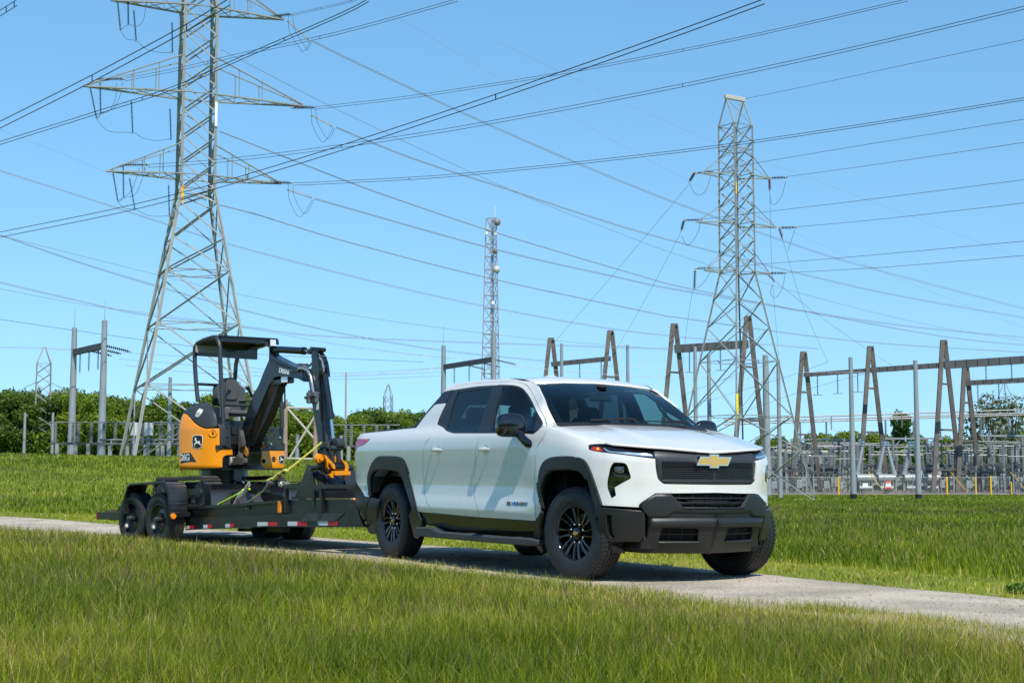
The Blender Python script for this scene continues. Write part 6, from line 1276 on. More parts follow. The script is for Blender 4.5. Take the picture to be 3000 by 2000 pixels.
    r=thing('pipe_rail','low pale pipe rail on posts between the excavator and the truck','rail',loc=tuple(at(960,1352,108))); MB().cyl((-5,0,0),(4,0,0),.08,n=8).obj('rail',PORC,r); b=MB(); [b.beam((sx,0,-1),(sx,0,0),.1) for sx in(-4,-2,0,2)]; b.obj('uprights',GALV,r)
def build_infra():
    build_tower_left(); build_tower_right(); build_lines(); build_frames(); build_substation()
# ------------------------------------------------------------------ equipment trailer with mini excavator
_h=at(463.7,1518.8,19.7); KF=yawframe(.68,-.73,[_h[0],_h[1],_h[2]-.38])
U=lambda p,y: KF.un(p[0],p[1],1,y)            # photo pixel -> point on the plane local y
UX=lambda p,x: KF.un(p[0],p[1],0,x)
TBL=mat('trailer_black',(.014,.014,.016),.32,0,.25,var=.5,vscale=4,rvar=.14); TYRE2=mat('trailer_tyre',(.022,.023,.024),.75,var=.35,vscale=9)
YP=mat('machine_yellow',(.82,.285,.004),.30,0,.5,var=.03,vscale=4); MB_=mat('machine_black',(.006,.007,.009),.26,0,.35,rvar=.06); MG=mat('machine_grey',(.030,.034,.039),.42); VIN=mat('seat_vinyl',(.075,.072,.073),.38,rvar=.08)
TRK=mat('rubber_track',(.040,.037,.033),.85,var=.4,vscale=9,bump=.5,bscale=40); STR=mat('strap_yellow',(.72,.62,.13),.6); LIME=mat('lime_paint',(.38,.62,.02),.35); ORG=mat('amber_lamp',(.85,.22,.01),.2,0,.6); REDL=mat('red_lamp',(.55,.01,.01),.2,0,.6); REDT=mat('red_tape',(.60,.015,.03),.3); WHT=mat('white_tape',(.62,.66,.66),.3); ROD=mat('chrome_rod',(.55,.57,.58),.15,.9)
def xz(pts,y,n=4,closed=True): q=cr(pts,closed,n); return np.array([[*U(p,y)[[0,2]]] for p in q])
def plate(mb,pts,y0,y1,yp=None,n=4,holes=(),mi=0):
    q=cr(pts,True,n)
    if yp is None:                     # the traced outline includes the far edge: pull right-facing sides in by the thickness
        c=q if area(q)>0 else q[::-1]; d=np.roll(c,-1,0)-np.roll(c,1,0); nx=d[:,1]/(np.hypot(*d.T)+1e-9); c=c.copy(); c[:,0]-=np.maximum(0,nx)*(y1-y0)*125; q=c
    P=np.array([[*U(p,y0 if yp is None else yp)[[0,2]]] for p in q]); return mb.prism(P,y0,y1,axis=1,mi=mi,holes=[xz(h,y0 if yp is None else yp,3) for h in holes])
DEER=[(.06,.30),(.16,.33),(.26,.40),(.30,.50),(.28,.62),(.24,.68),(.12,.70),(.11,.74),(.22,.80),(.14,.92),(.10,1.0),(.16,.97),(.20,.90),(.25,.86),(.22,.98),(.27,1.0),(.28,.90),(.33,.84),(.40,.92),(.44,.90),(.38,.82),(.34,.76),(.38,.66),(.44,.60),(.62,.56),(.72,.56),(.80,.64),(.82,.56),(.80,.46),(.84,.36),(.95,.20),(.98,.05),(.92,.12),(.80,.24),(.66,.32),(.56,.36),(.42,.36),(.34,.30),(.20,.26),(.14,.20),(.22,.08),(.26,.04),(.18,.04),(.10,.18)]
def logo(parent,P,ex,ez,n,w,h):
    """leaping deer badge: black shield, white rim, white deer"""
    ex=np.array(ex);ez=np.array(ez);n=np.array(n)
    sh=cr([(-.5,.30),(-.38,.47),(0,.5),(.38,.47),(.5,.30),(.48,-.15),(.40,-.38),(0,-.5),(-.40,-.38),(-.48,-.15)],True,4)
    def flat(poly,d0,d1,m,nm,pa):
        b=MB(); b.prism(poly,d0,d1,axis=2); V=b.verts(); b.V=[P+V[:,:1]*ex+V[:,1:2]*ez+V[:,2:]*n]; return b.obj(nm,m,pa,smooth=0)
    o=flat(sh*[w,h],.0,.003,mat('badge_white',(.75,.75,.74),.3),'badge',parent); flat(sh*[w*.92,h*.93],.003,.0045,mat('badge_black',(.008,.008,.009),.25),'badge_field',o)
    d=(np.array(DEER)-.5)*[w*.74,h*.66]; flat(d,.0045,.006,MT['badge_white'],'deer_emblem',o)
def frameM(P,ex,ez,n):
    m=Matrix.Identity(4)
    for i in range(3): m[i][0]=ex[i]; m[i][1]=ez[i]; m[i][2]=n[i]; m[i][3]=P[i]
    return m
def trailer_wheel(root,x,y,sg):        # sg -1: outer face towards -y
    R=.357; w=thing('wheel',None,None); w.parent=root; w.matrix_local=Matrix.Translation((x,y,R+.010))@Matrix.Rotation(0 if sg<0 else math.pi,4,'Z')
    t=MB(); hw=.115; prof=[(.205,-.085),(.212,-.100),(.25,-.116),(.28,-.120),(.32,-.113),(.345,-.098),(.354,-.085)]; pr=prof+[(R,-.07)]
    for g in(-.045,0,.045): pr+=[(R,g-.010),(R-.012,g-.007),(R-.012,g+.007),(R,g+.010)]
    pr+=[(R,.07)]+[(r,-y_) for r,y_ in prof[::-1]]; t.lathe(pr,64,axis=1,closed=True)
    for k in range(90):
        a=k*2*math.pi/90
        for y0,y1 in((-.098,-.06),(.06,.098)):
            V=[((R-.02 if j==0 else R-.001)*math.cos(a+da),yy,(R-.02 if j==0 else R-.001)*math.sin(a+da)) for j in(0,1) for yy,da in((y0,-.024),(y1,-.024),(y1,.024),(y0,.024))]
            t.add(V,[(4,5,6,7),(0,1,5,4),(1,2,6,5),(2,3,7,6),(3,0,4,7)])
    t.obj('tyre',TYRE2,w,smooth=40); r=MB(); r.lathe([(.208,-.085),(.208,-.098),(.200,-.100),(.193,-.075),(.180,-.045),(.150,-.030),(.145,-.050),(.09,-.062),(.055,-.055),(.05,-.02),(.001,-.02)],40,axis=1); r.obj('rim',TBL,w,smooth=40)
    h=MB(); h.lathe([(.048,-.02),(.048,-.12),(.040,-.145),(.001,-.15)],18,axis=1)
    for k in range(8): a=k*math.pi/4+.2; h.cyl((.082*math.cos(a),-.055,.082*math.sin(a)),(.082*math.cos(a),-.085,.082*math.sin(a)),.012,n=6)
    h.obj('hub',TBL,w,smooth=40); return w
def build_trailer():
    root=thing('equipment_trailer','black tandem axle equipment trailer with tread plate fender hitched behind the truck','trailer',KF.mat4()); M=lambda p: tr(780,1280,.21053,p); R=lambda p: tr(280,1370,.17007,p)
    x2=-.735; yc=.118
    for y,s in((yc,-1),(2.05,1)):
        for x in(0,x2): trailer_wheel(root,x+(.24 if y>1 else -.03),y,s)
    # near side rail: I-beam + deck edge, rising slightly to the front
    ry=.26; f=MB(); plate(f,R([(1545,850,1),(2352,838,1)])+M([(580,1048,1),(1270,1052,1),(1345,1245,1),(0,1243,1)])+R([(1550,1065,1)]),ry,ry+.06,n=1); f.obj('main_rail',TBL,root)
    f=MB(); plate(f,R([(1560,660,1),(2352,622,1)])+M([(235,870,1),(240,905,1)])+R([(2352,668,1),(1560,708,1)]),ry-.03,ry+.10,n=1); f.obj('deck_edge',TBL,root)
    f=MB(); plate(f,R([(1560,706,1),(2352,668,1)])+M([(240,905,1),(240,1065,1)])+R([(2352,838,1),(1556,852,1)]),ry+.02,ry+.05,n=1); f.obj('side_web',mat('web_black',(.020,.020,.017),.25,rvar=.08,vscale=3),root)
    f=MB(); plate(f,R([(1545,1050,1)])+M([(0,1232,1),(1335,1234,1),(1345,1250,1),(0,1248,1)])+R([(1550,1068,1)]),ry-.04,ry+.10,n=1); f.obj('bottom_flange',TBL,root)
    f=MB(); plate(f,M([(300,872,1),(1222,872,1),(1270,1050,1),(300,1055,1)]),ry+.0,ry+.05,n=1); f.obj('front_side_panel',TBL,root)
    f=MB(); plate(f,M([(580,1050,1),(1090,1052,1),(960,1166,1),(485,1168,1)]),ry-.012,ry+.0,n=1); f.obj('gusset',mat('gusset_grey',(.045,.045,.045),.45,var=.3,vscale=5),root)
    f=MB(); plate(f,M([(555,846,1),(1205,846,1),(1215,870,1),(555,870,1)]),ry+.01,ry+.06,n=1); f.obj('timber_edge',mat('timber_orange',(.62,.33,.14),.7,var=.2,vscale=6),root)
    # stakes and top rail
    for x0 in(245,742): f=MB(); plate(f,M([(x0,660,1),(x0+52,660,1),(x0+52,1050,1),(x0,1050,1)]),ry-.05,ry-.0,n=1); f.obj('stake',TBL,root)
    f=MB(); plate(f,M([(240,660,1),(1168,660,1),(1172,712,1),(240,712,1)]),ry-.055,ry+.01,n=1); f.obj('top_rail',TBL,root)
    # reflective tape
    T=[R([(1548,998),(1615,994),(1620,1058),(1552,1062)]),R([(1615,994),(1690,990),(1692,1054),(1620,1058)]),R([(1852,980),(1925,976),(1930,1046),(1856,1050)]),R([(1925,976),(1998,974),(2000,1042),(1930,1046)]),R([(2234,962),(2310,960),(2312,1030),(2236,1034)]),R([(2310,960),(2380,958),(2380,1028),(2312,1030)]),
       M([(-125,1180),(20,1180),(20,1240),(-125,1240)]),M([(20,1180),(150,1180),(150,1240),(20,1240)]),M([(298,1173),(430,1173),(430,1233),(298,1233)]),M([(430,1173),(566,1173),(566,1233),(430,1233)]),M([(717,1167),(857,1167),(857,1226),(717,1226)]),M([(857,1167),(990,1167),(990,1224),(857,1224)])]
    for i,t in enumerate(T): f=MB(); plate(f,[(a,b,1) for a,b in t],ry-.004,ry-.002,n=1); f.obj('reflective_tape',(WHT,REDT)[i%2],root)
    # fender: bent tread plate with side lip
    fy0,fy1=-.03,.25; prof=xz(R([(500,790),(500,600),(525,460,1),(570,320,1),(612,285,1),(1180,242,1),(1235,300),(1262,440,1),(1275,560,1),(1278,765,1)]),fy0,3,False)
    b=MB(); n=len(prof); th=.008; c=prof.mean(0); nrm=[]
    V=[]
    for i in range(n):
        d=prof[min(i+1,n-1)]-prof[max(i-1,0)]; d/=np.hypot(*d)+1e-9; q=prof[i]+np.array([d[1],-d[0]])*th*(1)
        V+=[(prof[i][0],fy0,prof[i][1]),(prof[i][0],fy1,prof[i][1]),(q[0],fy1,q[1]),(q[0],fy0,q[1])]
    b.add(V,[(i*4+k,i*4+(k+1)%4,(i+1)*4+(k+1)%4,(i+1)*4+k) for i in range(n-1) for k in range(4)]+[(0,1,2,3),(4*n-1,4*n-2,4*n-3,4*n-4)])
    fo=b.obj('fender',TBL,root,smooth=25)
    b=MB(); lip=[(p[0],fy0-.005,p[1]-.0) for p in prof]; b.tube(lip,.018,6); b.obj('fender_lip',TBL,fo)
    b=MB(); k=0   # raised diamond pattern
    a0=np.r_[0,np.cumsum(np.hypot(*np.diff(prof,axis=0).T))]
    for s in np.arange(.05,a0[-1]-.02,.028):
        i=min(np.searchsorted(a0,s),n-1); t=(s-a0[i-1])/(a0[i]-a0[i-1]); p=prof[i-1]*(1-t)+prof[i]*t; d=prof[i]-prof[i-1]; d/=np.hypot(*d); o=np.array([-d[1],d[0]])
        k+=1
        for y in np.arange(fy0+.02+(k%2)*.014,fy1-.01,.028):
            c0=np.array([p[0],y,p[1]]); dd=np.array([d[0],0,d[1]]); oo=np.array([o[0],0,o[1]]); e=np.array([0,1,0])*(1 if (k%2) else -1); ax=dd*.008+e*.006; bx=dd*.002-e*.0025
            b.add([c0-ax,c0+bx,c0+ax,c0-bx,c0+oo*.0035],[(0,1,4),(1,2,4),(2,3,4),(3,0,4)])
    b.obj('tread_pattern',mat('tread_plate',(.16,.165,.18),.25,.2,.4),fo,smooth=0)
    p0=U(R([(1285,762)])[0],fy0); p1=U(R([(1285,845)])[0],fy0); MB().box((p0[0]+.01,(fy0+fy1)/2,(p0[2]+p1[2])/2),(.05,fy1-fy0+.01,p0[2]-p1[2]),r=.005).obj('lamp_bracket',TBL,fo)
    q=UX(R([(1338,830)])[0],p0[0]+.04); MB().cyl(q,q+[.022,-.004,0],.040,.034,16).obj('marker_lamp',ORG,fo)
    q=U(M([(205,968)])[0],ry); MB().box(q+[0,-.02,0],(.07,.03,.15),r=.012).obj('marker_lamp',ORG,root)
    # far fender, deck, cross members, far rail, front wall
    b=MB(); b.box((-.18,2.04,.86),(1.2,.28,.015)); b.box((.60,2.04,.72),(.36,.28,.015),rot=[[.6,0,.8],[0,1,0],[-.8,0,.6]]); b.box((-.95,2.04,.72),(.36,.28,.015),rot=[[.6,0,-.8],[0,1,0],[.8,0,.6]]); b.obj('fender',TBL,root)
    b=MB(); b.beam((-3.1,1.08,.50),(5.3,1.08,.64),1.60,.045,up=(0,1,0)) if 0 else None
    dk=lambda x: .520+.030*x
    V=[(x,y,dk(x)+dz) for x in(-2.05,3.15) for y in(.30,1.86) for dz in(-.04,0)]; b.add(V,[(1,3,7,5),(0,4,6,2),(0,1,5,4),(2,6,7,3),(0,2,3,1),(4,5,7,6)]); b.obj('deck',mat('deck_wood',(.13,.09,.06),.8,var=.4,vscale=6),root)
    b=MB(); b.beam((-2.1,1.92,.37),(3.2,1.92,.52),.08,.28); b.obj('main_rail',TBL,root)
    for x in np.arange(-1.9,3.2,.6): MB().beam((x,.3,dk(x)-.10),(x,1.9,dk(x)-.10),.06,.10).obj('cross_member',TBL,root)
    b=MB(); b.cyl((0,.1,.38),(0,2.15,.38),.05,n=10); b.obj('axle',TBL,root); b=MB(); b.cyl((x2,.1,.38),(x2,2.15,.38),.05,n=10); b.obj('axle',TBL,root)
    # tail beam with red lamp
    a=U((292,1510),ry); c=U((375,1509),ry); MB().beam(a,np.array([-.95,ry,c[2]]),.09,.105).obj('tail_beam',TBL,root); MB().box((a[0]+.6,1.08,a[2]),(.10,1.60,.105)).obj('rear_bumper',TBL,root)
    MB().box(a+[-.01,-.02,0],(.03,.06,.095),r=.01).obj('tail_lamp',REDL,root)
    q=U((355,1494),ry); MB().tube([q+[-.08,0,0],q+[-.06,0,.05],q+[.1,0,.07],q+[.35,0,.05],q+[.5,0,.0]],.012,6).obj('lifting_loop',TBL,root)
    for (x0,x1,y0,y1) in((794,838,1541,1559),(707,724,1546,1556)):
        a=U((x0,y0),.8); c=U((x1,y1),.8); MB().box(((a+c)/2),(abs(c[0]-a[0]),.12,abs(a[2]-c[2])),r=.006).obj('tool_box',TBL,root)
    # tongue
    hitch=np.linalg.inv(KF.M)@(TF.world([-4.95,0,.50])-KF.T)
    for y in(.9,1.7): MB().beam((2.9,y,.50),hitch,.09,.12).obj('tongue_beam',TBL,root)
    MB().box((3.18,1.08,.66),(.05,1.66,.22)).obj('front_board',TBL,root); b=MB(); b.cyl(hitch,hitch+[0,0,.12],.05,n=12); b.obj('coupler',TBL,root)
    return root
def build_excavator():
    EX=KF; root=thing('mini_excavator','yellow and black mini excavator with open canopy strapped on the trailer, boom folded forward','excavator',EX.mat4())
    K=lambda p: tr(500,1150,.19129,p); J=lambda p: tr(520,960,.19133,p); L=lambda p: tr(760,980,.21676,p); M=lambda p: tr(780,1280,.21053,p); R=lambda p: tr(280,1370,.17007,p)
    tz_=.53
    # tracks
    XT=U((617,1417),.36)[0]-.10
    for y0 in(.36,1.40):
        b=MB(); xa,xb,zt,zb=-.80,XT,.93,tz_+.01; r_=.19; P=[]
        for t in np.linspace(90,270,9): P.append((xa+r_+r_*math.cos(R_(t))*1.0,(zt+zb)/2+(zt-zb)/2*math.sin(R_(t))))
        for t in np.linspace(270,450,9): P.append((xb-r_+r_*math.cos(R_(t)),(zt+zb)/2+(zt-zb)/2*math.sin(R_(t))))
        P=np.array(P); P[0,1]-=.03; I=(P-[ (xa+xb)/2,(zt+zb)/2])*[.965,.86]+[(xa+xb)/2,(zt+zb)/2]; n=len(P)
        V=[(p[0],y,p[1]) for y in(y0,y0+.25) for p in P]+[(p[0],y,p[1]) for y in(y0,y0+.25) for p in I]
        for i in range(n):
            j=(i+1)%n; b.add([V[i],V[j],V[n+j],V[n+i]],[(0,1,2,3)]); b.add([V[2*n+i],V[2*n+j],V[3*n+j],V[3*n+i]],[(3,2,1,0)]); b.add([V[i],V[2*n+i],V[2*n+j],V[j]],[(0,1,2,3)]); b.add([V[n+i],V[n+j],V[3*n+j],V[3*n+i]],[(0,1,2,3)])
        A=np.r_[0,np.cumsum(np.hypot(*np.diff(np.vstack([P,P[:1]]),axis=0).T))]; PP=np.vstack([P,P[:1]])
        for s in np.arange(0,A[-1],.055):
            i=min(np.searchsorted(A,s+1e-6),n); t=(s-A[i-1])/(A[i]-A[i-1]+1e-9); p=PP[i-1]*(1-t)+PP[i]*t; d=PP[i]-PP[i-1]; d/=np.hypot(*d)+1e-9; o=np.array([d[1],-d[0]]) ; c=np.array([p[0],y0+.125,p[1]])
            rot=np.array([[d[0],0,o[0]],[0,1,0],[d[1],0,o[1]]]); b.box(c+np.array([o[0],0,o[1]])*.008,(.026,.25,.03),rot=rot)
        tk=b.obj('track',TRK,root,smooth=40)
        b=MB(); b.box((-.05,y0+.125,.72),(1.05,.12,.16),r=.02); b.obj('track_frame',MB_,root)
        for x,r in((-.60,.17),(XT-.2,.15),(-.40,.07),(-.08,.07),(.24,.07)): 
            b=MB(); b.cyl((x,y0+.02,.72 if r>.1 else .60),(x,y0+.23,.72 if r>.1 else .60),r,n=20); b.cyl((x,y0+.0,.72 if r>.1 else .60),(x,y0+.25,.72 if r>.1 else .60),r*.4,n=12); b.obj('roller',MG,tk)
    b=MB(); b.box((0,1.0,.78),(.80,.84,.18),r=.04); b.beam((.3,1.0,.80),(.9,.62,.62),.10,.10); b.beam((.3,1.0,.80),(.9,1.38,.62),.10,.10); b.obj('undercarriage',MB_,root); b=MB(); b.cyl((0,1.0,.86),(0,1.0,1.04),.33,n=32); b.obj('slew_ring',MB_,root)
    b=MB(); b.cyl((.30,.95,.86),(.86,.95,.74),.045,n=10); b.obj('blade_cylinder',MB_,root); b=MB(); b.tube([U(K([(970,1395)])[0],.9),U(K([(1020,1345)])[0],.9),U(K([(1080,1340)])[0],.9),U(K([(1125,1385)])[0],.9)],.012,6); b.obj('hydraulic_hose',mat('hose_grey',(.16,.18,.20),.4),root)
    # blade
    xb=U((617,1417),.36)[0]; zb0,zb1=tz_+.03,U((617,1417),.36)[2]; b=MB(); pr=[(xb,zb0-.0),(xb+.02,zb0),(xb-.035,zb0+.08),(xb-.05,zb0+.16),(xb-.03,zb1-.03),(xb+.01,zb1),(xb-.02,zb1),(xb-.07,zb1-.03),(xb-.09,zb0+.15),(xb-.06,zb0)]
    yr=UX((878,1425),xb)[1]; b.prism(pr,.36,yr,axis=1); b.obj('dozer_blade',mat('blade_steel',(.055,.062,.070),.32,.3,rvar=.1,vscale=3),root,smooth=50); b=MB(); b.prism([(xb+.03,zb0),(xb+.0,zb1),(xb-.10,zb1),(xb-.09,zb0)],.345,.36,axis=1); b.obj('blade_end_plate',MB_,root,smooth=0)
    # house
    XF=.50; HP=cr([(-.60,1.0,1),(-.50,.74),(-.33,.50),(-.20,.395),(-.12,.360),(.0,.370),(.15,.405),(.32,.475),(.44,.56),(XF,.68),(XF+.005,.85),(XF+.01,1.1),(XF,1.45),(XF-.02,1.64),(XF-.08,1.70),(.1,1.72),(-.3,1.64),(-.52,1.38),(-.60,1.0,1)],False,6)
    dd=np.r_[0,np.cumsum(np.hypot(*np.diff(HP,axis=0).T))]; UL2=dd[-1]; IH=[(.9,.06),(1.03,.02),(1.07,0),(1.55,0),(1.68,.02),(1.80,.06),(1.87,.12),(1.92,.22),(1.95,.36)]
    def hf(u,v):
        u=np.asarray(u,float); v=np.asarray(v,float); x=np.interp(u,dd,HP[:,0]); y=np.interp(u,dd,HP[:,1]); e=.04; dx=np.interp(u+e,dd,HP[:,0])-np.interp(u-e,dd,HP[:,0]); dy=np.interp(u+e,dd,HP[:,1])-np.interp(u-e,dd,HP[:,1]); l=np.hypot(dx,dy)+1e-9; i=interp(v,IH); return np.stack([x-dy/l*i,y+dx/l*i,v],-1)
    ufr=float(dd[np.argmin(np.abs(HP[:,1]-1.70)+(HP[:,0]<.3))])
    uL=float(dd[np.argmin(np.hypot(HP[:,0]+.215,HP[:,1]-.405))]); HS=Surf(EX,hf,(uL,ufr),(.95,1.95),nu=220,nv=90); hit=lambda p,n=3: HS.hits(p,n)
    b=MB(); 
    b.prism(HP[:-1]*.96+np.array([0,1.0])*.04,1.03,1.30,axis=2); b.prism(np.array([(-.58,1.0),(-.52,.70),(-.34,.54),(-.14,.42),(.05,.42),(.12,.45),(.12,.78),(-.1,.84),(-.1,1.60),(-.3,1.56),(-.5,1.3)]),1.3,1.72,axis=2); b.prism(np.array([(.1,.44),(.28,.50),(.42,.60),(.44,.68),(.1,.68)]),1.3,1.74,axis=2); b.obj('body_shell',MB_,root)
    yl=K([(165,298,1),(200,308),(260,350),(330,430),(420,505),(520,548),(600,548),(748,545,1),(752,870,1),(948,870,1),(955,955,1),(860,960),(812,985),(797,1040),(797,1150,1),(600,1165),(350,1175),(160,1188,1),(152,1100),(152,700),(156,420)])
    cv=panel(MB(),HS,hit(yl),sp=.05,th=.02,edge=.010).obj('side_cover',YP,root)
    cw=K([(150,200),(160,190,1),(163,300),(150,700),(152,1100),(158,1188,1),(138,1190,1),(128,1100),(127,700),(136,350)])
    panel(MB(),HS,hit(cw),sp=.05,th=.02,edge=.006).obj('rear_cover',YP,root)
    cp=K([(172,292,1),(178,210),(205,158),(300,142),(430,136),(540,137),(600,172),(655,250),(700,370),(716,515,1),(620,533),(530,538),(440,500),(340,420),(270,345),(210,302)])
    cpo=panel(MB(),HS,hit(cp),off=.006,sp=.04,th=.03,edge=.014).obj('top_cap',MG,root)
    b=MB(); 
    def on(px_,off=0): u,v=HS.hit(*px_); P=HS.pt([u],[v],off)[0]; n=HS.nrm(np.array([u]),np.array([v]))[0]; ez=np.array([0,0,1.])-n*n[2]; ez/=np.linalg.norm(ez); ex=np.cross(ez,n); return P,ex,ez,n
    P,ex,ez,n=on(K([(428,345)])[0],.0); b.cyl(P-n*.02,P+n*.022,.045,.04,18); b.obj('fuel_cap',STEEL,cpo); P,ex,ez,n=on(K([(455,290)])[0],.012); b=MB(); b.prism([(-.05,-.02),(.04,-.05),(.05,.02),(-.03,.045)],0,.002,axis=2); V=b.verts(); b.V=[P+V[:,:1]*ex+V[:,1:2]*ez+V[:,2:]*n]; b.obj('decal',WHT,cpo)
    # top deck closing the cap
    b=MB(); us=np.linspace(uL-.3,ufr*.55,16); ring=[HS.pt([u],[1.915],.0)[0] for u in us]; c=np.mean(ring,0)+[-.02,.12,.01]; b.add(ring+[c],[(i,i+1,len(ring)) for i in range(len(ring)-1)]); b.obj('cap_top',MG,cpo)
    P,ex,ez,n=on(K([(413,752)])[0],.003); w1=175*.19129/ (4300/20.) *1.12; logo(cv,P,ex,ez,n,w1,210*.19129/(4300/19.9))
    P,ex,ez,n=on(K([(650,615)])[0],.0); b=MB(); b.lathe([(.001,0),(.03,.0),(.045,.012),(.055,.010),(.06,0)],20,(0,0,0),2); V=b.verts(); b.V=[P+V[:,:1]*ex+V[:,1:2]*ez+V[:,2:]*n]; b.obj('latch_cup',YP,cv); b=MB(); b.cyl(P,P+n*.018,.016,n=12); b.obj('latch',CHROME,cv)
    bd=panel(MB(),HS,hit(K([(160,928,1),(305,918,1),(398,1062,1),(162,1083,1)]),1),off=.003,th=.003,edge=.001,sp=.05).obj('model_plate',mat('plate_black',(.02,.022,.024),.35),cv)
    for ch,kx in (('2',168),('6',205),('G',240)):
        P,ex,ez,n=on(K([(kx+14,1036)])[0],.008); P=P-ex*.035; text(ch,.125,.0015,mat('letter_silver',(.62,.66,.68),.35,.3),'lettering',bd,frameM(P,ex,ez,n),bold=.003)
    # front lower right panel
    fr=panel(MB(),HS,hit(K([(1225,888,1),(1765,892),(1782,905),(1783,1150),(1768,1168,1),(1200,1168,1)])),sp=.06,th=.02,edge=.008).obj('front_panel',YP,root)
    P,ex,ez,n=on(K([(1695,1018)])[0],.003); logo(fr,P,ex,ez,n,120*.19129/(4300/20.)*1.05,125*.19129/(4300/19.9))
    P,ex,ez,n=on(K([(1423,1045)])[0],0); b=MB(); b.cyl(P-n*.01,P+n*.006,.030,n=18); b.obj('hole_disc',DARK,fr)  # black disc standing in for the darkness inside a hole
    for k,yy in enumerate((985,1012,1042)): 
        a,_,_,n=on(K([(1545 if k==1 else 1556,yy)])[0],.004); c,_,_,_=on(K([(1608 if k==1 else 1596,yy)])[0],.004); b=MB(); b.tube([a,c],.008,6); b.obj('vent_slot',DARK,fr)
    panel(MB(),HS,hit(K([(1340,1065,1),(1372,1065,1),(1372,1130,1),(1340,1130,1)]),1)+[.03,0] if 0 else hit(K([(1310,1065,1),(1342,1065,1),(1342,1130,1),(1310,1130,1)]),1),off=.004,th=.003,edge=0,sp=.1).obj('decal',WHT,fr)
    panel(MB(),HS,hit(K([(1215,752,1),(1735,770,1),(1742,882,1),(1215,882,1)]),1),off=.0,th=.02,edge=.006,sp=.08).obj('sill_panel',MG,root)
    panel(MB(),HS,hit(K([(1745,770,1),(1770,775,1),(1775,888,1),(1747,885,1)]),1),off=.0,th=.02,edge=.003,sp=.08).obj('corner_post',MB_,root)
    st=panel(MB(),HS,hit(K([(1340,762,1),(1432,766,1),(1432,850,1),(1340,848,1)]),1),off=.004,th=.003,edge=0,sp=.1).obj('warning_decal',mat('decal_orange',(.8,.16,.03),.5),root); panel(MB(),HS,hit(K([(1350,785,1),(1420,788,1),(1420,838,1),(1350,836,1)]),1),off=.006,th=.002,edge=0,sp=.1).obj('decal_field',DARK,st)
    gh=[K([(x,y,1),(x+26,y,1),(x+26,y+9,1),(x,y+9,1)]) for x in range(1455,1580,34) for y in range(548,690,17)]
    gp=panel(MB(),HS,hit(K([(1340,515,1),(1715,525,1),(1722,762,1),(1340,748,1)]),1),off=.0,th=.01,edge=0,sp=.1,holes=[hit(h,1) for h in gh]).obj('grille_panel',MG,root)
    fl=panel(MB(),HS,hit(K([(718,478,1),(915,490,1),(935,862,1),(768,856,1),(754,545,1)]),1),off=-.004,th=.02,edge=.004,sp=.08).obj('front_plate',MG,root)
    for q in((862,520),(868,662),(843,470)): P,ex,ez,n=on(K([q])[0],0); b=MB(); b.cyl(P,P+n*.012,.012,n=8); b.obj('bolt',CHROME,fl)
    for q in((1660,542),(1667,684),(1532,784)): P,ex,ez,n=on(K([q])[0],0); b=MB(); b.cyl(P,P+n*.014,.012,n=8); b.obj('bolt',CHROME,gp)
    b=MB(); b.box((.25,1.05,1.335),(.50,.95,.05)); b.obj('floor',MB_,root)
    for k in range(5):
        a,_,_,_=on(K([(938,520+k*26)])[0],.0); c,_,_,_=on(K([(1010,525+k*26)])[0],.0); b=MB(); b.tube([a,c],.008,5); b.obj('grille_bar',MG,root)
    # canopy hoops
    yl_,yr_=.70,1.50
    pl=[U(p,yl_) for p in J([(705,1535),(690,1200),(672,900),(655,500),(650,300),(632,215),(590,140),(540,145),(400,190),(310,235),(268,300),(262,400),(268,600),(285,850),(312,1120)])]
    b=MB(); b.tube(pl,.030,10); b.obj('canopy_hoop',MG,root,smooth=60)
    x_fr=pl[6][0]; zt=pl[6][2]; xr=pl[10][0]; zr=pl[10][2]
    b=MB(); qq=[U(p,yr_) for p in J([(880,790),(895,560),(915,460),(955,380),(1030,320),(1150,292),(1290,280),(1370,245)])]; b.tube(qq,.030,10); b.obj('canopy_hoop',MG,root,smooth=60)
    b=MB(); b.tube([U(p,1.58) for p in J([(1602,1530),(1590,1200),(1572,1000),(1560,900)])],.030,10); b.obj('front_post',MG,root,smooth=60)
    b=MB(); b.tube([U(p,1.60) for p in J([(1640,860),(1645,1150),(1650,1200),(1620,1235),(1598,1245)])],.012,8); b.obj('grab_rail',MB_,root)
    for a,c in (((320,860),(640,878)),((710,1178),(1110,1190)),((1515,1190),(1590,1196))):
        b=MB(); yA=(yl_,yl_,1.5)[[320,710,1515].index(a[0])]; p=U(J([a])[0],yA); xx=p[0]; q=UX(J([c])[0],xx); b.cyl(p,q,.020,n=8); b.obj('guard_rail',MG,root)
    # roof slab: corners from the photograph at the front edge height
    fl_=UX(J([(660,112)])[0],x_fr+.02); frr=UX(J([(1535,162)])[0],x_fr+.02); bl=U(J([(300,238)])[0],yl_); br=np.array([bl[0],frr[1],bl[2]])
    b=MB(); V=[]
    for P in(fl_,frr,br,bl): V.append(P+[0,0,.0])
    fd=.085
    V=[fl_,frr,frr-[0,0,fd],fl_-[0,0,fd]]; b.add([*V,*[v-[.05,0,0] for v in V]],[(0,1,2,3),(7,6,5,4),(0,4,5,1),(1,5,6,2),(2,6,7,3),(3,7,4,0)])
    n=8
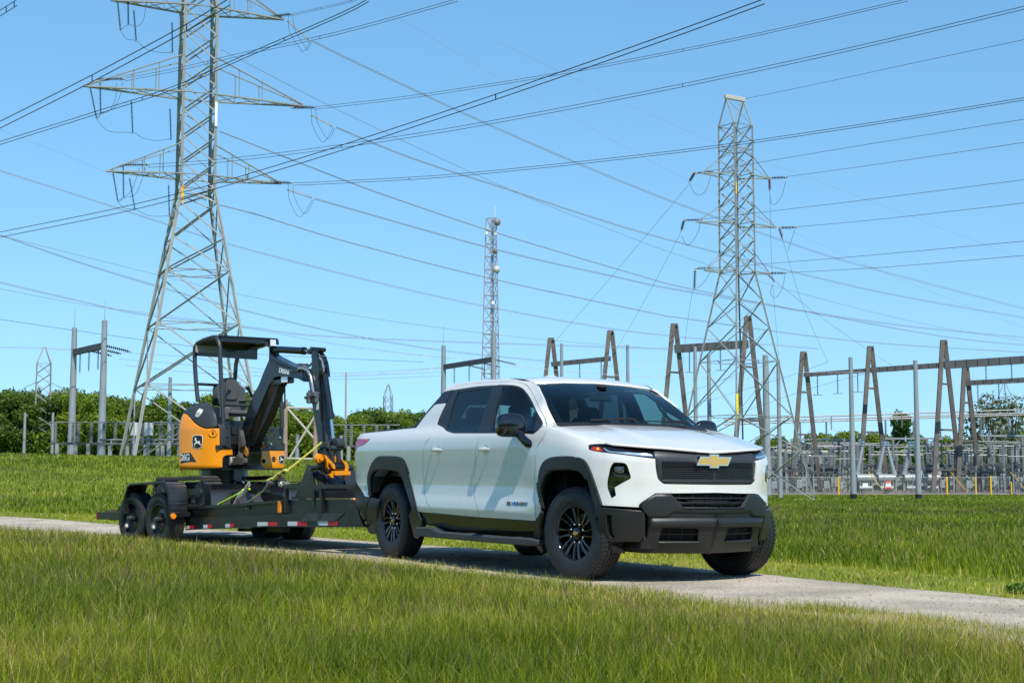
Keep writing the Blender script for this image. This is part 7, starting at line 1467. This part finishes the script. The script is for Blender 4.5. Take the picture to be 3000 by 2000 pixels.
    for i in range(n):
        t0,t1=i/n,(i+1)/n; pr_=lambda t: (fl_*(1-t)+bl*t, frr*(1-t)+br*t, .03*math.sin(math.pi*min(1,t*1.0)))
        a0,c0,h0=pr_(t0); a1,c1,h1=pr_(t1); b.add([a0+[0,0,h0-.01],c0+[0,0,h0-.01],c1+[0,0,h1-.01],a1+[0,0,h1-.01],a0+[0,0,h0-.035],c0+[0,0,h0-.035],c1+[0,0,h1-.035],a1+[0,0,h1-.035]],[(0,1,2,3),(7,6,5,4),(0,3,7,4),(1,5,6,2),(0,4,5,1),(2,6,7,3)])
    zz=U(J([(280,430)])[0],yl_); b.add([bl,br,br*[1,1,0]+[0,0,zz[2]],bl*[1,1,0]+[0,0,zz[2]]],[(0,1,2,3)]); b.add([bl-[.02,0,0],br-[.02,0,0],(br*[1,1,0]+[-.02,0,zz[2]]),(bl*[1,1,0]+[-.02,0,zz[2]])],[(3,2,1,0)])
    ro=b.obj('canopy_roof',MB_,root)
    q=UX(J([(440,330)])[0],bl[0]+.02); b=MB(); b.box(q,(.006,.34,.10)); b.obj('instruction_decal',mat('decal_grey',(.30,.28,.26),.6,var=.5,vscale=40),ro)
    q=UX(J([(1435,238)])[0],x_fr+.03); b=MB(); b.box(q,(.09,.115,.115),r=.02); wl=b.obj('work_light',MB_,ro); b=MB(); b.box(q+[.047,0,0],(.012,.095,.095),r=.012); b.obj('lens',mat('lamp_glass',(.80,.82,.84),.12,.3,.8,var=.25,vscale=40),wl)
    b=MB(); b.tube([UX(J([p])[0],x_fr) for p in((1500,200),(1535,190),(1540,260))],.014,6); b.obj('light_bracket',MB_,ro)
    # seat
    xs=-.12; sb=np.array([UX(p,xs)[1:] for p in cr(J([(720,790),(765,765),(860,765),(905,800),(950,870),(1015,925),(1042,1010),(1046,1150),(1035,1260,1),(740,1262,1),(620,1100),(607,960),(625,890),(690,850)]),True,4)])
    b=MB(); b.prism(sb,xs-.12,xs-.0,axis=0); so_=b.obj('seat',VIN,root,smooth=40); ib=np.array([UX(p,xs+.0)[1:] for p in cr(J([(735,810),(780,785),(850,785),(890,815),(935,900),(905,1060),(870,1090),(770,1090),(725,1050)]),True,4)]); b=MB(); b.prism(ib,xs-.01,xs+.025,axis=0); b.obj('seat_bolster',mat('seat_inner',(.075,.072,.072),.45),so_)
    a=UX(J([(750,1268)])[0],xs+.25); c=UX(J([(1072,1345)])[0],xs+.25); b=MB(); b.box(((xs+.16),(a[1]+c[1])/2,(a[2]+c[2])/2),(.46,abs(c[1]-a[1]),abs(a[2]-c[2])+.02),r=.03); b.obj('seat_cushion',VIN,root)
    b=MB(); b.box((xs+.02,(a[1]+c[1])/2,1.42),(.35,.30,.16)); b.obj('seat_base',DARK,root)
    for (p0,p1,p2,xx) in(((700,1170),(735,1060),(790,965),.12),((1150,1060),(1120,1000),(1075,915),.1)):
        P0,P1,P2=[UX(J([p])[0],xx) for p in(p0,p1,p2)]; b=MB(); b.tube([P0,P1,P2],[.028,.016,.024],8); b.cyl(P2-(P2-P1)*.35,P2+(P2-P1)*.1,.026,.030,10); b.obj('joystick',MB_,root)
    for px0,px1,py0,py1,xx in((605,760,1210,1420,.08),(1040,1150,1095,1130,.05)):
        a=UX(J([(px0,py0)])[0],xx); c=UX(J([(px1,py1)])[0],xx); b=MB(); b.box((xx-.08,(a[1]+c[1])/2,(a[2]+c[2])/2),(.36,abs(a[1]-c[1]),abs(a[2]-c[2])),r=.02); b.obj('arm_console',mat('console_grey',(.10,.10,.105),.5),root)
    a=UX(J([(555,1080)])[0],0); c=UX(J([(610,1190)])[0],0); b=MB(); b.box((0,(a[1]+c[1])/2,(a[2]+c[2])/2),(.1,abs(a[1]-c[1]),abs(a[2]-c[2])),r=.01); b.obj('control_lever_box',DARK,root)
    for x in(.30,.38): b=MB(); b.tube([(x,1.0,1.36),(x+.02,1.02,1.50),(x-.05,1.03,1.58)],.010,6); b.obj('travel_lever',MB_,root)
    # boom: foot casting, arm, rams (all in a vertical fore-and-aft plane)
    yb=1.0
    b=MB(); sw=K([(1035,560,1),(1085,575),(1120,700),(1125,820),(1180,800),(1260,880),(1270,1000),(1150,1165,1),(1100,1165,1),(1090,900),(1040,980),(900,1000,1),(890,1100,1),(1010,1100),(1110,1080)])
    plate(b,K([(1110,800,1),(1180,830),(1290,800),(1330,880),(1300,1165,1),(1130,1165,1),(1095,1000)]),yb-.11,yb+.11,n=3); b.obj('swing_post',MB_,root)
    b=MB(); plate(b,K([(1110,805),(1135,815),(1180,880),(1185,950),(1160,975),(1125,915)]),yb-.125,yb-.11,n=3); b.obj('swing_lug',mat('rusty_yellow',(.50,.20,.03),.5,var=.4,vscale=20),root)
    b=MB(); plate(b,K([(1030,575),(1060,555),(1090,580),(1120,700),(1128,800),(1090,850),(1060,930),(990,990),(900,985,1),(885,1040),(900,1100),(1000,1095),(1110,1090),(1115,1000),(1050,960)]),yb-.20,yb-.14,n=3); b.obj('swing_bracket',mat('bracket_dark',(.06,.055,.05),.45,var=.4,vscale=12),root)
    b=MB(); a=U(K([(800,1058)])[0],yb-.17); c=U(K([(890,1060)])[0],yb-.17); b.cyl(a,c,.032,n=10); b.obj('swing_ram',mat('ram_rust',(.45,.30,.16),.4,.4),root); b=MB(); q=U(K([(935,1045)])[0],yb-.17); b.cyl(q-[0,.05,0],q+[0,.05,0],.062,n=18); b.obj('swing_pin',STEEL,root)
    bo=MB(); bp=L([(135,150,1),(212,150,1),(226,262),(290,322),(500,428),(645,462,1),(670,560),(655,610),(600,635),(530,598,1),(430,578),(300,560),(250,600),(200,700)])+K([(1440,240),(1360,450),(1290,700),(1270,880,1),(1190,880),(1120,760),(1085,600),(1110,480),(1180,270),(1270,20)])+J([(1240,880),(1310,700),(1400,490)])+L([(128,330)])
    plate(bo,bp,yb-.075,yb+.075,n=3); boom=bo.obj('boom',MB_,root,smooth=30)
    rib=MB(); rib.tube([U(p,yb-.078) for p in L([(135,330),(220,375),(350,430),(440,465)])],.010,5); rib.obj('boom_rib',MB_,boom)
    a=U(L([(262,508)])[0],yb-.076); c=U(L([(425,542)])[0],yb-.076); e=c-a; Lx=np.linalg.norm(e); e/=Lx; ezv=np.array([-e[2],0,e[0]]); ezv=ezv if ezv[2]>0 else -ezv; text('DEERE',Lx/3.2,.002,mat('letter_white',(.82,.83,.82),.4),'lettering',boom,frameM(a,e,ezv,np.array([0,-1.,0])),bold=.003)
    b=MB(); plate(b,L([(300,690),(240,680,1)])+K([(1560,30),(1440,330),(1340,590),(1250,850,1),(1290,900),(1350,790),(1450,560),(1560,350),(1660,100),(1690,0)])+L([(315,700)]),yb-.06,yb+.06,n=3); b.obj('boom_ram',mat('guard_dark',(.016,.013,.012),.5),root,smooth=30)
    def ram(nm,p0,p1,p2,y,r,rr):
        A,B_,C_=[U(p,y) for p in(p0,p1,p2)]; b=MB(); b.cyl(A,B_,r,n=18); d=(B_-A)/np.linalg.norm(B_-A); b.cyl(B_-d*.05,B_+d*.0,r*1.12,n=18); o=b.obj(nm,MB_,root,smooth=50); b=MB(); b.cyl(B_,C_,rr,n=12); b.obj('piston_rod',ROD,o,smooth=50); b=MB(); b.cyl(C_-[0,.06,0],C_+[0,.06,0],rr*1.8,n=12); b.obj('clevis',MB_,o); return o
    ram('arm_ram',*L([(245,200),(610,220),(715,232)]),yb,.046,.020); ram('bucket_ram',*L([(882,540),(968,1138),(1003,1445)]),yb-.0,.044,.020)
    b=MB(); plate(b,L([(708,205,1),(735,193),(765,215),(800,290),(833,420),(835,500),(818,620,1),(840,900),(862,1200),(886,1500,1),(812,1500,1),(780,1350),(738,1090),(700,860),(664,620,1),(672,560),(704,460),(706,330)]),yb-.10,yb-.05,n=3); ar=b.obj('dipper_arm',MB_,root,smooth=30)
    b=MB(); plate(b,L([(765,195),(830,205),(880,290),(920,380),(945,540,1),(930,572),(900,520),(868,390),(820,280)]),yb+.05,yb+.09,n=3); b.obj('arm_cheek',MB_,ar,smooth=30)
    b=MB(); plate(b,L([(800,460,1),(850,520),(900,900),(945,1450,1),(870,1500,1),(815,1100),(790,700)]),yb-.05,yb+.09,n=3); b.obj('arm_box',mat('arm_inner',(.035,.038,.044),.4),ar,smooth=30)
    for y_ in(298,380,455): a=U(L([(790,y_)])[0],yb); b=MB(); b.cyl(a+[0,-.10,0],a+[.06,.09,0],.012,n=8); b.obj('cross_pin',MG,ar)
    a=U(L([(790,200)])[0],yb); b=MB(); b.cyl(a-[0,.11,0],a+[0,.11,0],.028,n=12); b.obj('arm_pin',MB_,ar)
    b=MB(); b.tube([U(p,yb-.12) for p in L([(525,460),(600,460),(655,490),(695,570),(715,680),(735,800),(738,850)])],.020,8); b.obj('steel_pipe',mat('pipe_silver',(.38,.40,.41),.28,.7),root,smooth=60)
    b=MB(); b.tube([U(p,yb-.10) for p in L([(600,430),(650,440),(690,410),(715,375)])],.014,6); b.tube([U(p,yb-.11) for p in L([(810,310),(850,360),(865,430),(870,500)])],.012,6); b.obj('hydraulic_hose',MT['hose_grey'],root)
    b=MB(); a=U(L([(725,850)])[0],yb-.11); b.box(a,(.22,.07,.14),r=.01); b.cyl(a+[-.1,-.05,.0],a+[.12,-.05,.03],.02,n=8); b.cyl(a+[0,-.06,-.08],a+[0,-.06,.09],.018,n=8); b.obj('valve_block',mat('valve_grey',(.16,.16,.16),.4,.5,var=.5,vscale=30),root)
    b=MB(); a=U(L([(475,480)])[0],yb-.085); b.box(a,(.20,.03,.06),r=.005); b.obj('pipe_clamp',MB_,root)
    b=MB(); plate(b,L([(500,395),(560,385),(620,400),(640,430),(560,430),(500,425)]),yb-.06,yb+.04,n=3); b.obj('hose_fitting',MT['valve_grey'],root)
    q=U(L([(378,608)])[0],yb); b=MB(); b.box(q,(.20,.11,.10),r=.02); wl=b.obj('work_light',MB_,root); b=MB(); b.box(q+[.02,-.058,0],(.15,.012,.085),r=.01); b.obj('lens',MT['lamp_glass'],wl); b=MB(); b.box(U(L([(290,640)])[0],yb),(.2,.10,.10),r=.02); b.obj('ram_mount',MB_,root)
    q=U(L([(785,960)])[0],yb-.105); b=MB(); b.box(q,(.05,.003,.10)); b.obj('decal',WHT,ar)
    # linkage, coupler, bucket
    b=MB(); plate(b,M([(742,150),(765,90),(815,55),(862,85),(886,150,1),(862,162),(840,125),(780,150),(758,185)]),yb-.14,yb-.10,n=3); b.obj('bucket_link',MG,root,smooth=30)
    b=MB(); plate(b,M([(740,130,1),(885,140,1),(900,200),(905,300),(880,380,1),(820,300),(770,240),(745,200)]),yb-.06,yb+.06,n=3); b.obj('arm_tip',MG,root,smooth=30)
    a=U(M([(890,152)])[0],yb-.12); b=MB(); c=UX(M([(1035,158)])[0],a[0]); b.cyl(a,c,.032,n=16); b.obj('link_pin',MG,root); b=MB(); e=UX(M([(1000,95)])[0],a[0]); b.cyl(e-[.02,.05,0],e+[-.02,.07,0],.075,n=20); b.obj('rod_eye',MG,root)
    xq=a[0]
    for p0,p1,w in(((905,190),(925,370),.05),((1000,190),(1010,370),.05)):
        A=UX(M([p0])[0],xq); B_=UX(M([p1])[0],xq); b=MB(); b.beam(A,B_,w,.04,up=(1,0,0)); b.obj('link_arm',MG,root)
    YF=lambda pts,x0,x1,nm,m: MB().prism(np.array([UX(p,x0)[1:] for p in cr(pts,True,3)]),x0,x1,axis=0).obj(nm,m,root,smooth=30)
    A=UX(M([(918,415)])[0],xq+.04); B_=UX(M([(1062,415)])[0],xq+.04); b=MB(); b.cyl(A,B_,.060,n=20); b.obj('coupler_pin',MB_,root)
    YF(M([(772,242,1),(800,256),(860,320),(920,385),(926,440,1),(905,440),(860,370),(835,355,1),(825,400),(850,450,1),(822,428),(812,350)]),xq+.05,xq+.10,'coupler_plate',YP)
    YF(M([(1014,308,1),(1045,330),(1090,358),(1112,400),(1108,468,1),(1062,462,1),(1066,400),(1050,365)]),xq+.05,xq+.10,'coupler_plate',YP); YF(M([(930,275,1),(960,262),(990,285),(992,358,1),(930,352,1)]),xq-.05,xq-.02,'coupler_plate',YP)
    YF(M([(905,470,1),(1062,466,1),(1120,478,1),(1118,524,1),(905,530,1),(900,500)]),xq+.06,xq+.14,'coupler_bar',YP)
    YF(M([(848,522,1),(905,500,1),(925,535),(912,565),(885,560)]),xq+.06,xq+.10,'coupler_hook',YP); YF(M([(1060,520,1),(1118,515,1),(1108,548),(1088,565),(1068,548)]),xq+.06,xq+.10,'coupler_hook',YP)
    q=UX(M([(722,297)])[0],xq); b=MB(); b.cyl(q,q+[.05,0,0],.062,.055,18); b.cyl(q+[.05,0,0],q+[.08,0,0],.030,n=6); b.obj('coupler_knob',YP,root); YF(M([(725,240,1),(770,240,1),(850,450,1),(880,500),(855,520),(780,470),(700,400),(725,350)]),xq-.02,xq+.04,'coupler_body',MB_)
    y0=.72; ck=M([(575,375,1),(608,395),(612,450),(650,510),(680,600),(686,700),(665,780),(640,842,1),(395,838,1),(425,760),(480,640),(535,480)])
    b=MB(); plate(b,ck,y0,y0+.02,n=4); bk=b.obj('bucket',mat('bucket_black',(.020,.021,.023),.33,0,.3,rvar=.1,vscale=4),root,smooth=30)
    P=xz(M([(590,392),(612,430),(645,500),(690,590),(710,690),(695,790),(640,850)]),y0,4,False); P=P; y1=UX(M([(1200,600)])[0],float(P[:,0].mean()))[1]+.05
    b=MB(); n=len(P); V=[(p[0],y,p[1]) for y in(y0+.02,y1) for p in P]+[(p[0]-.015,y,p[1]-.01) for y in(y0+.02,y1) for p in P]; b.add(V,[(i,i+1,n+i+1,n+i) for i in range(n-1)]+[(2*n+i+1,2*n+i,3*n+i,3*n+i+1) for i in range(n-1)]); b.obj('bucket_shell',MT['bucket_black'],bk,smooth=60)
    b=MB(); plate(b,ck,y1,y1+.02,yp=y0,n=4); b.obj('bucket_cheek',MT['bucket_black'],bk,smooth=30); b=MB(); a=U(M([(612,428)])[0],y0); b.cyl(a,[a[0],y1,a[2]],.030,n=14); b.obj('bucket_tube',MT['bucket_black'],bk)
    for px_ in(835,1095):
        xm=P[:,0]; b=MB(); yy=UX(M([(px_,600)])[0],float(P[:,0].max()))[1]; V=[(p[0]+o,yy+s,p[1]+o*.3) for s in(0,.02) for p,o in[(p,.02) for p in P]+[(p,-.0) for p in P[::-1]]]; m=2*n; b.add(V,[tuple(range(m)),tuple(reversed(range(m,2*m)))]+[(i,(i+1)%m,m+(i+1)%m,m+i) for i in range(m)]); b.obj('wear_rib',MT['bucket_black'],bk,smooth=30)
    b=MB(); b.box((P[-1][0]-.2,(y0+y1)/2,P[-1][1]),(.5,y1-y0,.03)); b.obj('bucket_lip',MT['bucket_black'],bk)
    return root
def build_straps():
    M=lambda p: tr(780,1280,.21053,p); K=lambda p: tr(500,1150,.19129,p); y=.30
    def th(name,lab,cat): r=thing(name,lab,cat,KF.mat4()); return r
    s=th('ratchet_strap','yellow ratchet strap from the dipper arm down to the near rail of the trailer','strap')
    A=U((943,1295),.85); B_=U(M([(285,470)])[0],y+.05); b=MB(); b.beam(A,B_,.008,.020,up=(0,1,.4)); b.obj('upper_webbing',STR,s)
    b=MB(); P=[U(p,y+.03) for p in M([(275,455),(230,480),(170,520),(110,575),(50,600),(15,610)])]; b.tube(P,[.016,.022,.024,.026,.026,.018],10); b.obj('webbing_bundle',STR,s,smooth=60)
    b=MB()
    for p in M([(240,478),(180,525),(90,590)]): q=U(p,y+.03); d=np.array([.75,0,.5]); d/=np.linalg.norm(d); b.cyl(q-d*.006,q+d*.006,.028,n=14)
    b.obj('binding_cord',SATB,s); a=U(K([(1530,1380)])[0],y); c=U(K([(1445,1480)])[0],y); b=MB(); b.beam(a,c,.04,.03); b.cyl(a-[0,.05,0],a+[0,.05,0],.026,n=12); b.obj('ratchet',mat('ratchet_steel',(.16,.16,.17),.35,.6),s)
    e=U((729,1468),y-.03); b=MB(); b.beam(c,e,.008,.024,up=(0,1,.4)); b.obj('lower_webbing',STR,s); b=MB(); b.tube([e,e+[-.03,-.01,-.05],e+[0,-.02,-.10]],.014,6); b.obj('hook',MT['ratchet_steel'],s)
    l=th('lever_binder','lime green lever chain binder leaning against the blade','chain binder'); a=U((639,1477),y); c=U((715,1437),y+.05); b=MB(); b.beam(a,c,.018,.035,up=(0,1,0)); b.obj('lever',LIME,l)
    b=MB(); P=[U(p,y+.04) for p in((700,1452),(712,1445),(718,1436),(727,1431),(722,1424))]; b.tube(P,[.02,.035,.026,.034,.02],8); b.obj('binder_head',LIME,l,smooth=60); b=MB(); b.tube([U(p,y+.04) for p in((715,1436),(708,1443),(700,1448))],.028,8); b.obj('hook',LIME,l)
    ch=th('chain','pale steel chain running through the lime green binder','chain'); b=MB(); pts=cr([(729,1418),(724,1426),(716,1440),(702,1452),(695,1464),(688,1478)],False,8)
    for i,p in enumerate(pts[::2]): q=U(p,y+.0); t=np.linspace(0,2*math.pi,8,endpoint=False); e1=np.array([1,0,0]) if i%2 else np.array([.3,1,0]); b.tube([q+.020*math.cos(a_)*e1/np.linalg.norm(e1)+.028*math.sin(a_)*np.array([0,0,1]) for a_ in t],.006,5,closed=True)
    b.obj('chain_links',mat('chain_steel',(.42,.41,.34),.4,.6),ch)
    c2=th('loose_chain','small chain heap on the top rail beside the strap','chain'); b=MB(); rr=random.Random(2)
    for i in range(16): q=U((818+i*1.9,1417+rr.uniform(-3,3)),y); e1=np.array([rr.uniform(-1,1),rr.uniform(-1,1),rr.uniform(-.3,.3)]); e1/=np.linalg.norm(e1); t=np.linspace(0,2*math.pi,8,endpoint=False); b.tube([q+.018*math.cos(a_)*e1+.024*math.sin(a_)*np.array([0,0,1]) for a_ in t],.005,5,closed=True)
    b.obj('chain_links',MT['chain_steel'],c2)
build_ground(); build_grass(); build_trees(); build_infra(); build_trailer(); build_excavator(); build_straps(); build_truck()
